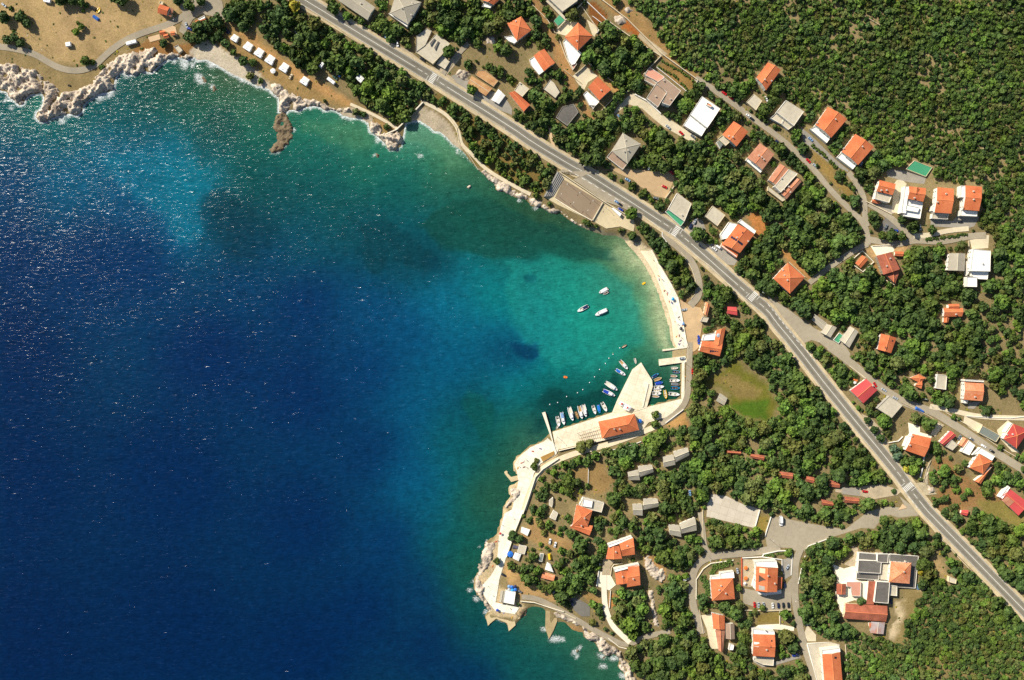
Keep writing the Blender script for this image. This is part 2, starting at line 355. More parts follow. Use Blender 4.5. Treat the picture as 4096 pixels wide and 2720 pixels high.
# ------------------------------------------------------------ terrain
GB = (154, 136, 96)
GZ = [ # colour of the soil and grass itself: (sRGB, feather in m, outline)
 ((164, 142, 98), 6, "A -900,-600 1560,-600 1700,200 1600,420 1300,560 1000,760 700,860 450,860 0,700 -900,600"),
 ((196, 166, 116), 5, "A -900,-600 1560,-600 1680,200 1250,320 1000,480 860,580 600,580 380,500 0,400 -900,300"),
 ((200, 168, 120), 2, "A 480,60 900,80 1100,200 900,330 640,420 560,540 500,330 600,200"),
 ((168, 124, 74), 3, "A 1380,330 1200,500 1800,560 1850,380 1600,420"),
 ((176, 144, 92), 3, "A 1900,150 2361,330 B 0,330 430,640 650,830 900,930 1060,1050 1300,1190 1200,1240 1000,1060 870,1000 620,930 400,910 200,780 0,690 A 2200,560 2050,420 1950,360"),
 ((202, 156, 100), 2, "A 2100,180 2361,330 B 0,380 300,590 600,760 780,860 900,950 830,960 600,860 400,740 200,560 0,440 A 2200,300"),
 ((140, 118, 66), 3, "B 1560,900 1700,860 2361,1300 E 420,20 290,240 0,150 B 2000,1500 1880,1200 1700,1030"),
 ((180, 140, 92), 2, "C 150,-60 230,-60 420,360 520,640 640,900 790,1130 700,1130 560,900 400,560 250,250"),
 ((196, 150, 98), 2, "C 380,380 460,400 640,900 790,1140 640,1000 560,800 460,650"),
 ((178, 142, 92), 2, "C 780,-60 1000,-30 1150,60 1450,420 1740,720 1650,740 1360,520 1200,420 1000,200 850,60"),
 ((188, 112, 56), 1, "C 1030,200 1070,195 1180,300 1150,335 1010,265"),
 ((150, 96, 50), 1, "C 690,40 760,0 890,140 860,200 820,260 730,220 720,140"),
 ((168, 132, 78), 1, "C 1400,570 1700,740 1660,830 1500,760 1350,610"),
 ((170, 140, 80), 2, "D 330,1380 440,1400 620,1568 F 560,0 720,140 800,220 740,260 540,60 480,-10"),
 ((215, 165, 105), 1, "C 640,630 710,590 1010,820 960,880 800,710 700,640"),
 ((188, 160, 118), 2, "C 940,960 1120,860 1200,900 1400,1080 1600,1200 1480,1220 1300,1120 1060,960 1000,1060 860,1110"),
 ((205, 138, 78), 1, "E 2160,420 2240,380 2361,480 2361,560 2240,620 2240,560"),
 ((206, 150, 90), 1, "F 130,730 190,740 400,990 390,1020 200,850 120,780"),
 ((190, 142, 82), 1, "F 980,830 1060,960 1170,1060 1090,1010 960,880"),
 ((212, 172, 120), 1, "F 880,740 1000,700 1300,680 1260,760 1160,760 980,830"),
 ((168, 132, 88), 4, "E 1530,1160 1780,1200 1740,1300 1760,1568 G 1740,100 1640,150 1620,60 E 1560,1250"),
 ((120, 118, 46), 8, "G 1740,400 1950,250 2060,180 2200,300 2361,420 H 110,600 60,700 G 2340,740 2200,720 1990,620 1980,500 1900,450"),
 ((150, 130, 76), 4, "G 1850,380 2000,300 2150,380 2300,480 2250,560 2050,540 1990,450"),
 ((88, 118, 34), 3, "G 2000,600 2150,560 2361,560 2350,730 2200,720"),
 ((165, 134, 86), 3, "G 480,1190 820,1120 960,1300 900,1330 840,1420 740,1400 700,1330 560,1250"),
 ((206, 160, 100), 1, "G 1415,775 1590,670 1650,820 1560,800 1460,810"),
 ((205, 165, 110), 2, "I 490,440 560,520 720,650 850,720 1050,820 1000,860 800,800 640,800 560,700 500,560"),
 ((184, 148, 98), 3, "I 640,240 760,60 700,20 900,120 1080,260 1160,350 1000,390 850,330 700,260"),
 ((184, 148, 92), 2, "I 1180,700 1380,800 1390,870 1270,850 1200,770"),
 ((196, 138, 78), 1, "I 1470,760 1540,800 1530,920 1470,880"),
 ((206, 158, 100), 1, "I 1800,400 1860,420 1990,560 1990,650 1950,680 1800,520"),
 ((168, 140, 90), 1, "J 500,80 530,200 520,300"),
 ((165, 142, 72), 2, "J 980,60 1110,50 1060,200 980,210"),
 ((150, 130, 70), 3, "J 980,940 1200,930 1200,1060 980,1050"),
 ((162, 124, 80), 4, "H 1480,1100 1640,1080 1760,1200 1900,1300 2100,1350 2361,1568 1500,1560 1620,1300"),
 ((150, 136, 74), 5, "K 1900,-100 2361,-100 2361,230 2200,120 2000,60"),
 ((228, 204, 164), 1, "K 1165,850 1250,830 1370,760 1400,720 1490,650 1490,700 1400,830 1360,930 1280,970 1240,1080 1250,1250 1110,1190 1110,1130 1190,1000"),
 ((190, 160, 112), 2, "K 1500,380 1600,450 1660,600 1500,610"),
 ((170, 146, 100), 6, "K 1980,1480 2361,1400 2361,1800 1900,1700"),
 ((165, 150, 112), 3, "H 140,20 250,150 420,400 520,560 660,800 800,880 940,1050 1050,1180 1000,1180 820,940 640,800 560,640 400,360 250,200"),
 ((168, 148, 106), 8, "M 1440,0 2361,0 2361,500 2000,420 1850,230 1560,90"),
 ((156, 136, 88), 6, "K 1250,700 2361,1000 2361,1568 1000,1568 1230,1000"),
 ((222, 206, 180), 1, "A 1750,470 1880,370 2000,420 2361,640 B 60,720 140,780 140,850 0,800 A 2200,740 2000,640 1800,580"),
 ((208, 190, 162), 1, "B 760,1020 900,980 1060,1060 1080,1160 960,1110 820,1100"),
 ((208, 190, 162), 1, "B 1380,1180 1420,1060 1500,980 1640,1030 1760,1120 1880,1300 1900,1400 1800,1350 1640,1240 1500,1140"),
 ((150, 142, 118), 1, "E 560,480 850,560 1060,620 1150,600 1220,690 1050,720 900,620 640,540"),
 ((238, 216, 178), 1, "E 1010,650 1100,660 1220,690 1300,760 1400,1000 1500,1200 1560,1568 G 1610,80 1480,80 E 1440,1500 1380,1250 1290,1030 1200,880 1080,740"),
 ((226, 200, 156), 1.5, "G 20,1100 300,930 430,1050 200,1240 130,1568 -30,1568 60,1300 I 520,-30 690,-20 560,280 480,560 440,700 640,850 690,900 600,1010 380,970 300,800 230,700 250,590 340,540 290,430 440,230"),
 ((192, 152, 102), 1, "I 1050,1030 1240,1100 1235,1140 1120,1120"),
]
C = np.empty(GX.shape + (3,)); C[:] = lin(GB)
jx = np.zeros(GX.shape)
for f_, a_ in ((0.19, 1.3), (0.43, 0.9), (0.9, 0.5)):
    jx += a_ * np.sin(GX * f_ + 3 * np.sin(GY * f_ * 0.7)) * np.cos(GY * f_ * 1.1 + 2 * np.sin(GX * f_ * .6))
scl = (CAMH - np.maximum(H, 0)) / CAMH; QX = GX / scl * PPM + 2048; QY = 1360 - GY / scl * PPM
for c, fe, s in GZ:
    pl = q(s); x0 = min(p[0] for p in pl) - 80; x1 = max(p[0] for p in pl) + 80; y0 = min(p[1] for p in pl) - 80; y1 = max(p[1] for p in pl) + 80
    mk = (QX > x0) & (QX < x1) & (QY > y0) & (QY < y1)
    d = sdist(QX[mk], QY[mk], pl) / PPM + jx[mk] * min(fe, 4) * .3
    k = np.clip(d / fe + 0.5, 0, 1)[:, None]; k = k * k * (3 - 2 * k)
    C[mk] = C[mk] * (1 - k) + np.array(lin(c)) * k
ny, nx = GX.shape
V = np.stack([GX, GY, H], -1).reshape(-1, 3)
I0 = (np.arange(ny - 1)[:, None] * nx + np.arange(nx - 1)[None]).ravel()
F = np.concatenate([np.stack([I0, I0 + 1, I0 + nx + 1], 1), np.stack([I0, I0 + nx + 1, I0 + nx], 1)])
def soil():
    m, N, L, b = nt("soil"); inp(b, Roughness=0.95); b.inputs['Specular IOR Level'].default_value = 0.15
    g = N.new("ShaderNodeNewGeometry"); at = N.new("ShaderNodeAttribute"); at.attribute_name = "col"
    def noise(sc, det, ro=0.6):
        n = N.new("ShaderNodeTexNoise"); n.inputs['Scale'].default_value = sc; n.inputs['Detail'].default_value = det; n.inputs['Roughness'].default_value = ro
        L.new(g.outputs['Position'], n.inputs['Vector']); return n
    n1 = noise(0.9, 8, 0.75); n2 = noise(0.09, 4); n3 = noise(0.35, 5, 0.7)
    r1 = N.new("ShaderNodeMapRange"); L.new(n1.outputs[0], r1.inputs[0]); r1.inputs[1].default_value = .3; r1.inputs[2].default_value = .7; r1.inputs[3].default_value = .62; r1.inputs[4].default_value = 1.3
    r2 = N.new("ShaderNodeMapRange"); L.new(n2.outputs[0], r2.inputs[0]); r2.inputs[1].default_value = .3; r2.inputs[2].default_value = .7; r2.inputs[3].default_value = .82; r2.inputs[4].default_value = 1.15
    mu = N.new("ShaderNodeMath"); mu.operation = 'MULTIPLY'; L.new(r1.outputs[0], mu.inputs[0]); L.new(r2.outputs[0], mu.inputs[1])
    sc = N.new("ShaderNodeVectorMath"); sc.operation = 'SCALE'; L.new(at.outputs['Color'], sc.inputs[0]); L.new(mu.outputs[0], sc.inputs[3])
    # tufts of dry olive grass
    r3 = N.new("ShaderNodeMapRange"); L.new(n3.outputs[0], r3.inputs[0]); r3.inputs[1].default_value = .5; r3.inputs[2].default_value = .68; r3.inputs[4].default_value = .5
    tint = N.new("ShaderNodeVectorMath"); tint.operation = 'MULTIPLY'; L.new(sc.outputs[0], tint.inputs[0]); tint.inputs[1].default_value = (.62, .74, .5)
    mx = N.new("ShaderNodeMix"); mx.data_type = 'RGBA'; L.new(r3.outputs[0], mx.inputs[0]); L.new(sc.outputs[0], mx.inputs[6]); L.new(tint.outputs[0], mx.inputs[7])
    L.new(mx.outputs[2], b.inputs['Base Color'])
    bp = N.new("ShaderNodeBump"); bp.inputs['Strength'].default_value = .6; bp.inputs['Distance'].default_value = .5
    L.new(n1.outputs[0], bp.inputs['Height']); L.new(bp.outputs[0], b.inputs['Normal']); return m
me = np_mesh("ground", V, F, soil(), True); vcol(me, "col", C.reshape(-1, 3) * 0.74)
tag(link("ground", me), kind="structure")

# ------------------------------------------------------------ sea
WC = """20,200 20,80,75|20,260 14,85,90|20,330 10,78,105|20,420 5,62,110|20,600 3,47,105|20,800 1,40,97|20,1100 0,39,96|20,1500 0,36,92|150,280 10,90,92|150,400 6,85,120|200,600 3,50,108
400,360 8,100,122|440,440 7,108,130|480,410 10,115,132|450,520 6,90,125|330,340 6,85,112|250,340 7,92,118|300,450 5,75,118|340,600 3,52,110|500,480 8,60,82|540,560 8,60,92|560,650 4,60,110
100,240 30,105,85|180,265 15,85,85|350,200 25,80,72|450,200 34,85,68|520,230 42,92,72|540,180 75,92,60|480,280 20,85,75|300,250 14,82,86|600,260 30,98,78|600,320 20,90,80|560,400 12,78,80|620,240 80,100,70
700,300 24,105,84|760,290 48,112,86|820,310 70,122,88|760,360 18,90,84|850,380 25,100,82|940,330 60,125,92|980,310 85,140,108|960,285 95,135,125|1020,360 62,115,82|950,400 22,95,82|1080,400 58,102,70|1130,440 52,92,66
1050,460 22,85,78|900,450 14,85,86|750,450 12,80,86|650,480 12,75,86|850,540 9,72,90|950,540 9,80,95|1000,600 9,65,85|880,620 8,70,95|700,560 8,75,100|600,600 5,65,105|1100,500 18,92,82|1180,480 44,82,56|1250,500 55,82,56
1200,540 24,75,66|1150,560 25,85,74|1300,540 40,75,56|1380,550 62,90,60|1440,570 125,140,98|1480,610 165,170,125|1300,600 22,118,100|1200,600 16,112,108|1100,600 10,105,115|1000,680 8,100,125|1150,700 10,118,120
1300,680 20,132,114|1400,640 55,112,82|1460,640 90,128,92|1350,720 20,142,118|1450,720 35,128,98|1500,700 120,150,110|1530,745 165,172,128|1520,790 95,135,100|1545,790 160,165,125|1440,790 25,128,102|1225,640 12,88,96
1200,810 5,58,104|1215,830 5,60,105|1165,805 6,68,108|1280,820 12,118,118|1350,800 18,132,118|1230,760 10,110,120|1100,760 8,95,120|950,760 5,75,120|1050,850 5,85,120|1180,880 10,118,120|1260,860 12,128,118
1340,880 18,105,98|1300,920 10,68,72|1400,870 24,90,76|1250,935 10,78,82|1500,860 28,80,62|1540,940 24,72,56|1480,830 48,108,80|1150,920 10,92,106|1100,940 8,72,92|1060,1000 8,85,98|1180,980 18,92,82|1230,1000 62,98,76
1300,960 18,75,64|1420,920 14,70,64|1130,1040 14,80,76|1170,1060 45,88,66|1050,1100 8,92,106|960,960 5,80,120|950,1100 5,80,120|1000,1180 7,85,112|1080,1150 24,88,76|1130,1150 38,84,66|1060,1250 15,84,80
1090,1300 26,84,68|1010,1250 8,80,98|980,1350 5,55,105|1040,1350 14,80,82|1080,1420 14,75,76|1120,1480 9,73,90|1000,1480 3,45,100|1200,1500 14,80,82|1200,1430 48,92,70|1300,1470 46,96,70|1290,1540 18,80,80
1380,1540 38,90,68|1400,1500 62,98,72|900,1250 3,55,110|850,1050 3,52,107|850,850 3,60,115|850,700 5,70,118|700,700 3,52,110|700,900 2,46,106|700,1200 1,43,101|850,1400 1,43,101|500,800 2,44,105|400,1100 0,41,99
400,1450 0,38,94|700,1500 0,39,96|1100,1550 2,50,100"""
cp = []; cc = []
for t in WC.replace("\n", "|").split("|"):
    a, b_ = t.split(" "); a = [float(v) * K2 for v in a.split(",")]; cp.append(((a[0] - 2048) / PPM, (1360 - a[1]) / PPM)); cc.append([float(v) for v in b_.split(",")])
cp = np.array(cp); cc = np.array(cc)
WX = axis(-400, 260, 1.6, [300, 400, 600, 1000, 1800, 4000]); WY = axis(-270, 262, 1.6, [300, 380, 500, 900, 1800, 4000])
UX, UY = np.meshgrid(WX, WY); fx = UX.ravel(); fy = UY.ravel()
dw = -sdist(UX, UY, LAND).ravel()       # metres from the shore
wob = 4 * np.sin(fx * .11 + 2 * np.sin(fy * .07)) + 2.5 * np.sin(fy * .23 + 2 * np.sin(fx * .17))
woy = 4 * np.sin(fy * .12 + 2 * np.sin(fx * .06)) + 2.5 * np.sin(fx * .21 + 2 * np.sin(fy * .19))
num = np.zeros((len(fx), 3)); den = np.zeros(len(fx))
for (x, y), c in zip(cp, cc):
    wgt = 1.0 / ((fx + wob - x) ** 2 + (fy + woy - y) ** 2 + 60.0) ** 2.2
    num += wgt[:, None] * c; den += wgt
wc = num / den[:, None]
WCG = wc.reshape(UX.shape + (3,))
for _ in range(3):      # even out the interpolation
    for ax_ in (0, 1):
        k_ = 5; pad = np.concatenate([np.repeat(WCG.take([0], ax_), k_, ax_), WCG, np.repeat(WCG.take([-1], ax_), k_, ax_)], ax_)
        cs_ = np.cumsum(pad, ax_); n_ = WCG.shape[ax_]; z0_ = np.zeros_like(cs_.take([0], ax_)); cs_ = np.concatenate([z0_, cs_], ax_)
        WCG = (cs_.take(range(2 * k_ + 1, n_ + 2 * k_ + 1), ax_) - cs_.take(range(0, n_), ax_)) / (2 * k_ + 1)
wc = WCG.reshape(-1, 3)
WZ = [ # patches of sand and weed on the sea bed: colour, strength, feather m, outline
 ((10, 106, 126), .6, 8, "M 225,360 330,342 410,362 445,400 500,428 482,450 466,500 452,545 420,560 380,500 300,440 240,400"),
 ((10, 58, 78), .35, 14, "M 470,460 520,440 600,470 640,540 600,600 540,600 500,560 455,560"), ((14, 66, 74), .35, 10, "M 480,250 540,240 560,300 520,370 450,380 440,320"),
 ((22, 74, 66), .6, 5, "M 1090,460 1200,490 1300,530 1400,575 1440,605 1370,602 1300,588 1240,592 1180,590 1140,596 1060,580 1000,560 960,520 1020,480"),
 ((10, 62, 78), .5, 6, "M 820,520 900,510 960,560 1000,590 990,620 900,600 880,640 840,620"), ((8, 62, 88), .5, 4, "M 975,595 1005,590 1008,618 985,620"),
 ((34, 138, 126), .5, 8, "M 1160,600 1300,596 1400,622 1450,660 1480,740 1470,800 1400,850 1290,850 1230,800 1180,720"), ((10, 84, 94), .6, 2.5, "M 1212,628 1236,626 1240,650 1216,654"),
 ((5, 56, 100), .7, 5, "M 1165,795 1240,785 1250,815 1225,832 1180,825"), ((12, 62, 66), .55, 5, "M 1255,915 1290,900 1340,905 1380,900 1420,860 1440,870 1400,930 1300,960 1240,1000 1210,1000"),
 ((150, 160, 118), .75, 9, "M 1425,556 1468,590 1500,650 1528,720 1535,775 1528,805 1505,800 1512,740 1490,680 1450,620 1410,590"), ((184, 184, 140), .8, 4, "M 1445,566 1480,596 1516,660 1540,730 1548,800 1528,802 1526,740 1500,672 1466,610"),
 ((96, 140, 104), .5, 6, "M 950,275 1000,290 1060,340 1080,380 1040,380 980,340 940,310"), ((70, 120, 86), .5, 6, "M 690,270 780,285 860,320 850,350 760,330 690,300"), ((14, 84, 76), .5, 5, "M 1080,905 1130,930 1140,1000 1100,1010 1070,950")]
mx_ = (fx + 2 * wob * .3); my_ = fy + woy * .5
for c_, s_, fe_, pl_ in WZ:
    pts_ = [w0(v) for v in q(pl_)]; x_ = [v[0] for v in pts_]; y_ = [v[1] for v in pts_]
    k_ = np.flatnonzero((fx > min(x_) - 20) & (fx < max(x_) + 20) & (fy > min(y_) - 20) & (fy < max(y_) + 20))
    d_ = np.clip(sdist(mx_[k_], my_[k_], pts_) / fe_ + .5, 0, 1); d_ = (d_ * d_ * (3 - 2 * d_) * s_)[:, None]
    wc[k_] = wc[k_] * (1 - d_) + np.array(c_) * d_
lw = np.vectorize(lambda v: v / 12.92 if v <= 0.04045 else ((v + 0.055) / 1.055) ** 2.4)(wc / 255.0)
FOAM = """A 90,930,40 150,1000,40 390,930,45 430,1080,50 520,1110,70 620,1070,50 900,890,90 980,870,70 1100,700,70 1210,690,60 1160,650,60 1400,590,60 1560,560,60 1680,590,100 1780,600,60 1880,530,60 2000,600,60 2120,680,60 2230,730,70 2330,770,80 1870,700,60 1870,745,70 1975,800,50
B 40,800,70 130,850,60 60,770,60 170,890,40 250,1050,30 550,1000,40 470,1000,40 200,1340,70 160,1390,60 300,1200,40 830,1090,50 1000,1120,35 1090,1240,60 1120,1430,35 1090,1290,60 1170,1330,40 1320,1370,50 1820,1330,50 1880,1400,50 1500,1440,40 1940,1440,30
I 330,290,40 240,340,30 290,480,40 260,600,40 225,650,40 230,740,40 290,820,50 350,940,50 450,1010,50 520,1040,50 880,1100,50 950,1190,60 990,1190,50 1140,1310,60 1190,1270,50 1190,1350,50 1410,1350,60 1390,1440,50 1560,1530,60 1500,1370,50
E 1190,810,14 1250,910,14 1310,1020,14 1350,1120,14 1385,1220,14 E 100,280,40 200,350,40"""
fm = np.zeros(len(fx)); t = None
for w_ in FOAM.split():
    if w_ in TILES: t = TILES[w_]; continue
    a, b_, r = [float(v) for v in w_.split(",")]
    x, y = w0((t[0] + a * t[2], t[1] + b_ * t[2])); r = r * t[2] / PPM
    fm = np.maximum(fm, 0.44 * np.clip(1.15 - np.sqrt((fx - x + .7 * wob) ** 2 + (fy - y) ** 2 * 1.3) / (r * 1.7), 0, 1))
edge = np.clip(1.1 - np.abs(dw) / 4.5, 0, 1)
wnorth = np.clip((fy - 95) / 60, 0, 1)
fm = np.maximum(fm, edge * (0.14 + 0.34 * wnorth))
fa = np.stack([fm, np.exp(-np.maximum(dw, 0) / 26), np.zeros(len(fx))], 1)
ny, nx = UX.shape
I0 = (np.arange(ny - 1)[:, None] * nx + np.arange(nx - 1)[None]).ravel()
F = np.stack([I0, I0 + 1, I0 + nx + 1, I0 + nx], 1)
keep = (dw[F] > -14).any(1); F = F[keep]
used, inv = np.unique(F.ravel(), return_inverse=True); F = inv.reshape(F.shape)
V = np.stack([fx, fy, np.zeros(len(fx))], 1)[used]
def seawater():
    m, N, L, b = nt("sea_water"); inp(b, Roughness=0.06, IOR=1.33)
    g = N.new("ShaderNodeNewGeometry"); at = N.new("ShaderNodeAttribute"); at.attribute_name = "col"; af = N.new("ShaderNodeAttribute"); af.attribute_name = "foam"
    sp = N.new("ShaderNodeSeparateColor"); L.new(af.outputs['Color'], sp.inputs[0])
    def mp(sc, rot):
        n = N.new("ShaderNodeMapping"); n.inputs['Scale'].default_value = sc; n.inputs['Rotation'].default_value = (0, 0, rot); L.new(g.outputs['Position'], n.inputs['Vector']); return n
    def noise(v, sc, det, ro=0.6):
        n = N.new("ShaderNodeTexNoise"); n.inputs['Scale'].default_value = sc; n.inputs['Detail'].default_value = det; n.inputs['Roughness'].default_value = ro
        L.new(v, n.inputs['Vector']); return n
    P0 = g.outputs['Position']
    # mottled sea bed seen through shallow water, faint in deep water
    nb = noise(P0, 0.16, 8, 0.78); nf = noise(P0, 1.0, 5, 0.8)
    rb = N.new("ShaderNodeMapRange"); L.new(nb.outputs[0], rb.inputs[0]); rb.inputs[1].default_value = .35; rb.inputs[2].default_value = .65; rb.inputs[3].default_value = .74; rb.inputs[4].default_value = 1.22
    rf = N.new("ShaderNodeMapRange"); L.new(nf.outputs[0], rf.inputs[0]); rf.inputs[1].default_value = .3; rf.inputs[2].default_value = .7; rf.inputs[3].default_value = .55; rf.inputs[4].default_value = 1.5
    one = N.new("ShaderNodeMix"); one.data_type = 'FLOAT'; L.new(sp.outputs[1], one.inputs[0]); one.inputs[2].default_value = 1.0; L.new(rf.outputs[0], one.inputs[3])
    mu = N.new("ShaderNodeMath"); mu.operation = 'MULTIPLY'; L.new(rb.outputs[0], mu.inputs[0]); L.new(one.outputs[0], mu.inputs[1])
    sc = N.new("ShaderNodeVectorMath"); sc.operation = 'SCALE'; L.new(at.outputs['Color'], sc.inputs[0]); L.new(mu.outputs[0], sc.inputs[3])
    # foam
    ff = noise(mp((1, 1.6, 1), .5).outputs[0], 0.8, 8, 0.85)
    su = N.new("ShaderNodeMath"); su.operation = 'ADD'; L.new(ff.outputs[0], su.inputs[0]); L.new(sp.outputs[0], su.inputs[1])
    th = N.new("ShaderNodeMapRange"); L.new(su.outputs[0], th.inputs[0]); th.inputs[1].default_value = .84; th.inputs[2].default_value = 1.02
    mx = N.new("ShaderNodeMix"); mx.data_type = 'RGBA'; L.new(th.outputs[0], mx.inputs[0]); L.new(sc.outputs[0], mx.inputs[6]); mx.inputs[7].default_value = (.78, .8, .8, 1)
    L.new(mx.outputs[2], b.inputs['Base Color'])
    ro = N.new("ShaderNodeMapRange"); L.new(th.outputs[0], ro.inputs[0]); ro.inputs[3].default_value = WATER_ROUGH; ro.inputs[4].default_value = .9; L.new(ro.outputs[0], b.inputs['Roughness'])
    # waves: long wind crests plus short chop
    w1 = noise(mp((.55, 1.5, 1), .35).outputs[0], 0.28, 3, .5); w2 = noise(mp((.6, 1.5, 1), .35).outputs[0], 0.5, 5, .7)
    big = noise(P0, 0.02, 3, .6)
    amp = N.new("ShaderNodeMapRange"); L.new(big.outputs[0], amp.inputs[0]); amp.inputs[1].default_value = .35; amp.inputs[2].default_value = .65; amp.inputs[3].default_value = .75; amp.inputs[4].default_value = 1.2
    a1 = N.new("ShaderNodeMath"); a1.operation = 'MULTIPLY'; L.new(w1.outputs[0], a1.inputs[0]); a1.inputs[1].default_value = 1.6
    a2 = N.new("ShaderNodeMath"); a2.operation = 'MULTIPLY'; L.new(w2.outputs[0], a2.inputs[0]); L.new(amp.outputs[0], a2.inputs[1])
    a3 = N.new("ShaderNodeMath"); a3.operation = 'ADD'; L.new(a1.outputs[0], a3.inputs[0]); L.new(a2.outputs[0], a3.inputs[1])
    bp = N.new("ShaderNodeBump"); bp.inputs['Strength'].default_value = 1.0; bp.inputs['Distance'].default_value = WAVE
    L.new(a3.outputs[0], bp.inputs['Height'])
    # small tilted wavelets, each flat enough to flash back the sun
    vo = N.new("ShaderNodeTexVoronoi"); vo.inputs['Scale'].default_value = 1.0; L.new(mp((.45, 1.25, 1), .35).outputs[0], vo.inputs['Vector'])
    s1 = N.new("ShaderNodeVectorMath"); s1.operation = 'SUBTRACT'; L.new(vo.outputs['Color'], s1.inputs[0]); s1.inputs[1].default_value = (.5, .5, .5)
    s2 = N.new("ShaderNodeVectorMath"); s2.operation = 'ABSOLUTE'; L.new(s1.outputs[0], s2.inputs[0])
    s3 = N.new("ShaderNodeVectorMath"); s3.operation = 'MULTIPLY'; L.new(s1.outputs[0], s3.inputs[0]); L.new(s2.outputs[0], s3.inputs[1])
    clu = noise(mp((.45, 1.7, 1), .3).outputs[0], 0.13, 5, .75)
    cr = N.new("ShaderNodeMapRange"); L.new(clu.outputs[0], cr.inputs[0]); cr.inputs[1].default_value = .45; cr.inputs[2].default_value = .7; cr.inputs[3].default_value = TILT * .12; cr.inputs[4].default_value = TILT
    s4 = N.new("ShaderNodeVectorMath"); s4.operation = 'SCALE'; L.new(s3.outputs[0], s4.inputs[0]); L.new(cr.outputs[0], s4.inputs[3])
    s5 = N.new("ShaderNodeVectorMath"); s5.operation = 'MULTIPLY'; L.new(s4.outputs[0], s5.inputs[0]); s5.inputs[1].default_value = (1, 1, 0)
    s6 = N.new("ShaderNodeVectorMath"); s6.operation = 'ADD'; L.new(s5.outputs[0], s6.inputs[0]); L.new(bp.outputs[0], s6.inputs[1])
    s7 = N.new("ShaderNodeVectorMath"); s7.operation = 'NORMALIZE'; L.new(s6.outputs[0], s7.inputs[0])
    L.new(s7.outputs[0], b.inputs['Normal']); return m
WATER_ROUGH = 0.18; WAVE = 0.25; TILT = 1.13
me = np_mesh("sea", V, F, seawater(), True); vcol(me, "col", lw[used] * np.stack([np.full(len(used), .62), np.full(len(used), .71), .53 + .19 * np.clip((wc[used, 1] - 45) / 50, 0, 1)], 1) * (1 + .22 * np.clip((wc[used, 1] - 60) / 45, 0, 1))[:, None]); vcol(me, "foam", fa[used])
tag(link("sea", me), kind="structure")
# ------------------------------------------------------------ paving and roads
ASPH = mat("asphalt", (130, 124, 110), .9, .16, .5); ASPL = mat("pale_asphalt", (158, 147, 126), .9, .16, .4); ASPD = mat("old_asphalt", (116, 112, 104), .9, .2, .5)
CONC = mat("concrete", (208, 194, 164), .85, .15, .4); CONW = mat("white_concrete", (232, 222, 198), .8, .1, .5); CONG = mat("grey_concrete", (150, 143, 130), .9, .18, .4)
PAINT = mat("road_paint", (225, 222, 212), .7, .08, 2); GRAV = mat("gravel", (176, 160, 132), .95, .25, 1.2, bump=.4); LOT = mat("dusty_lot", (186, 158, 120), .95, .15, .3)
STONE = mat("dry_stone", (176, 162, 132), .95, .3, 1.5, bump=.6); WHITEW = mat("white_render", (232, 228, 218), .8, .06, .7); GRASSD = mat("dry_garden", (128, 116, 60), 1, .3, .8, bump=.4)
PAVE = mat("beige_paving", (206, 176, 138), .85, .12, .6)
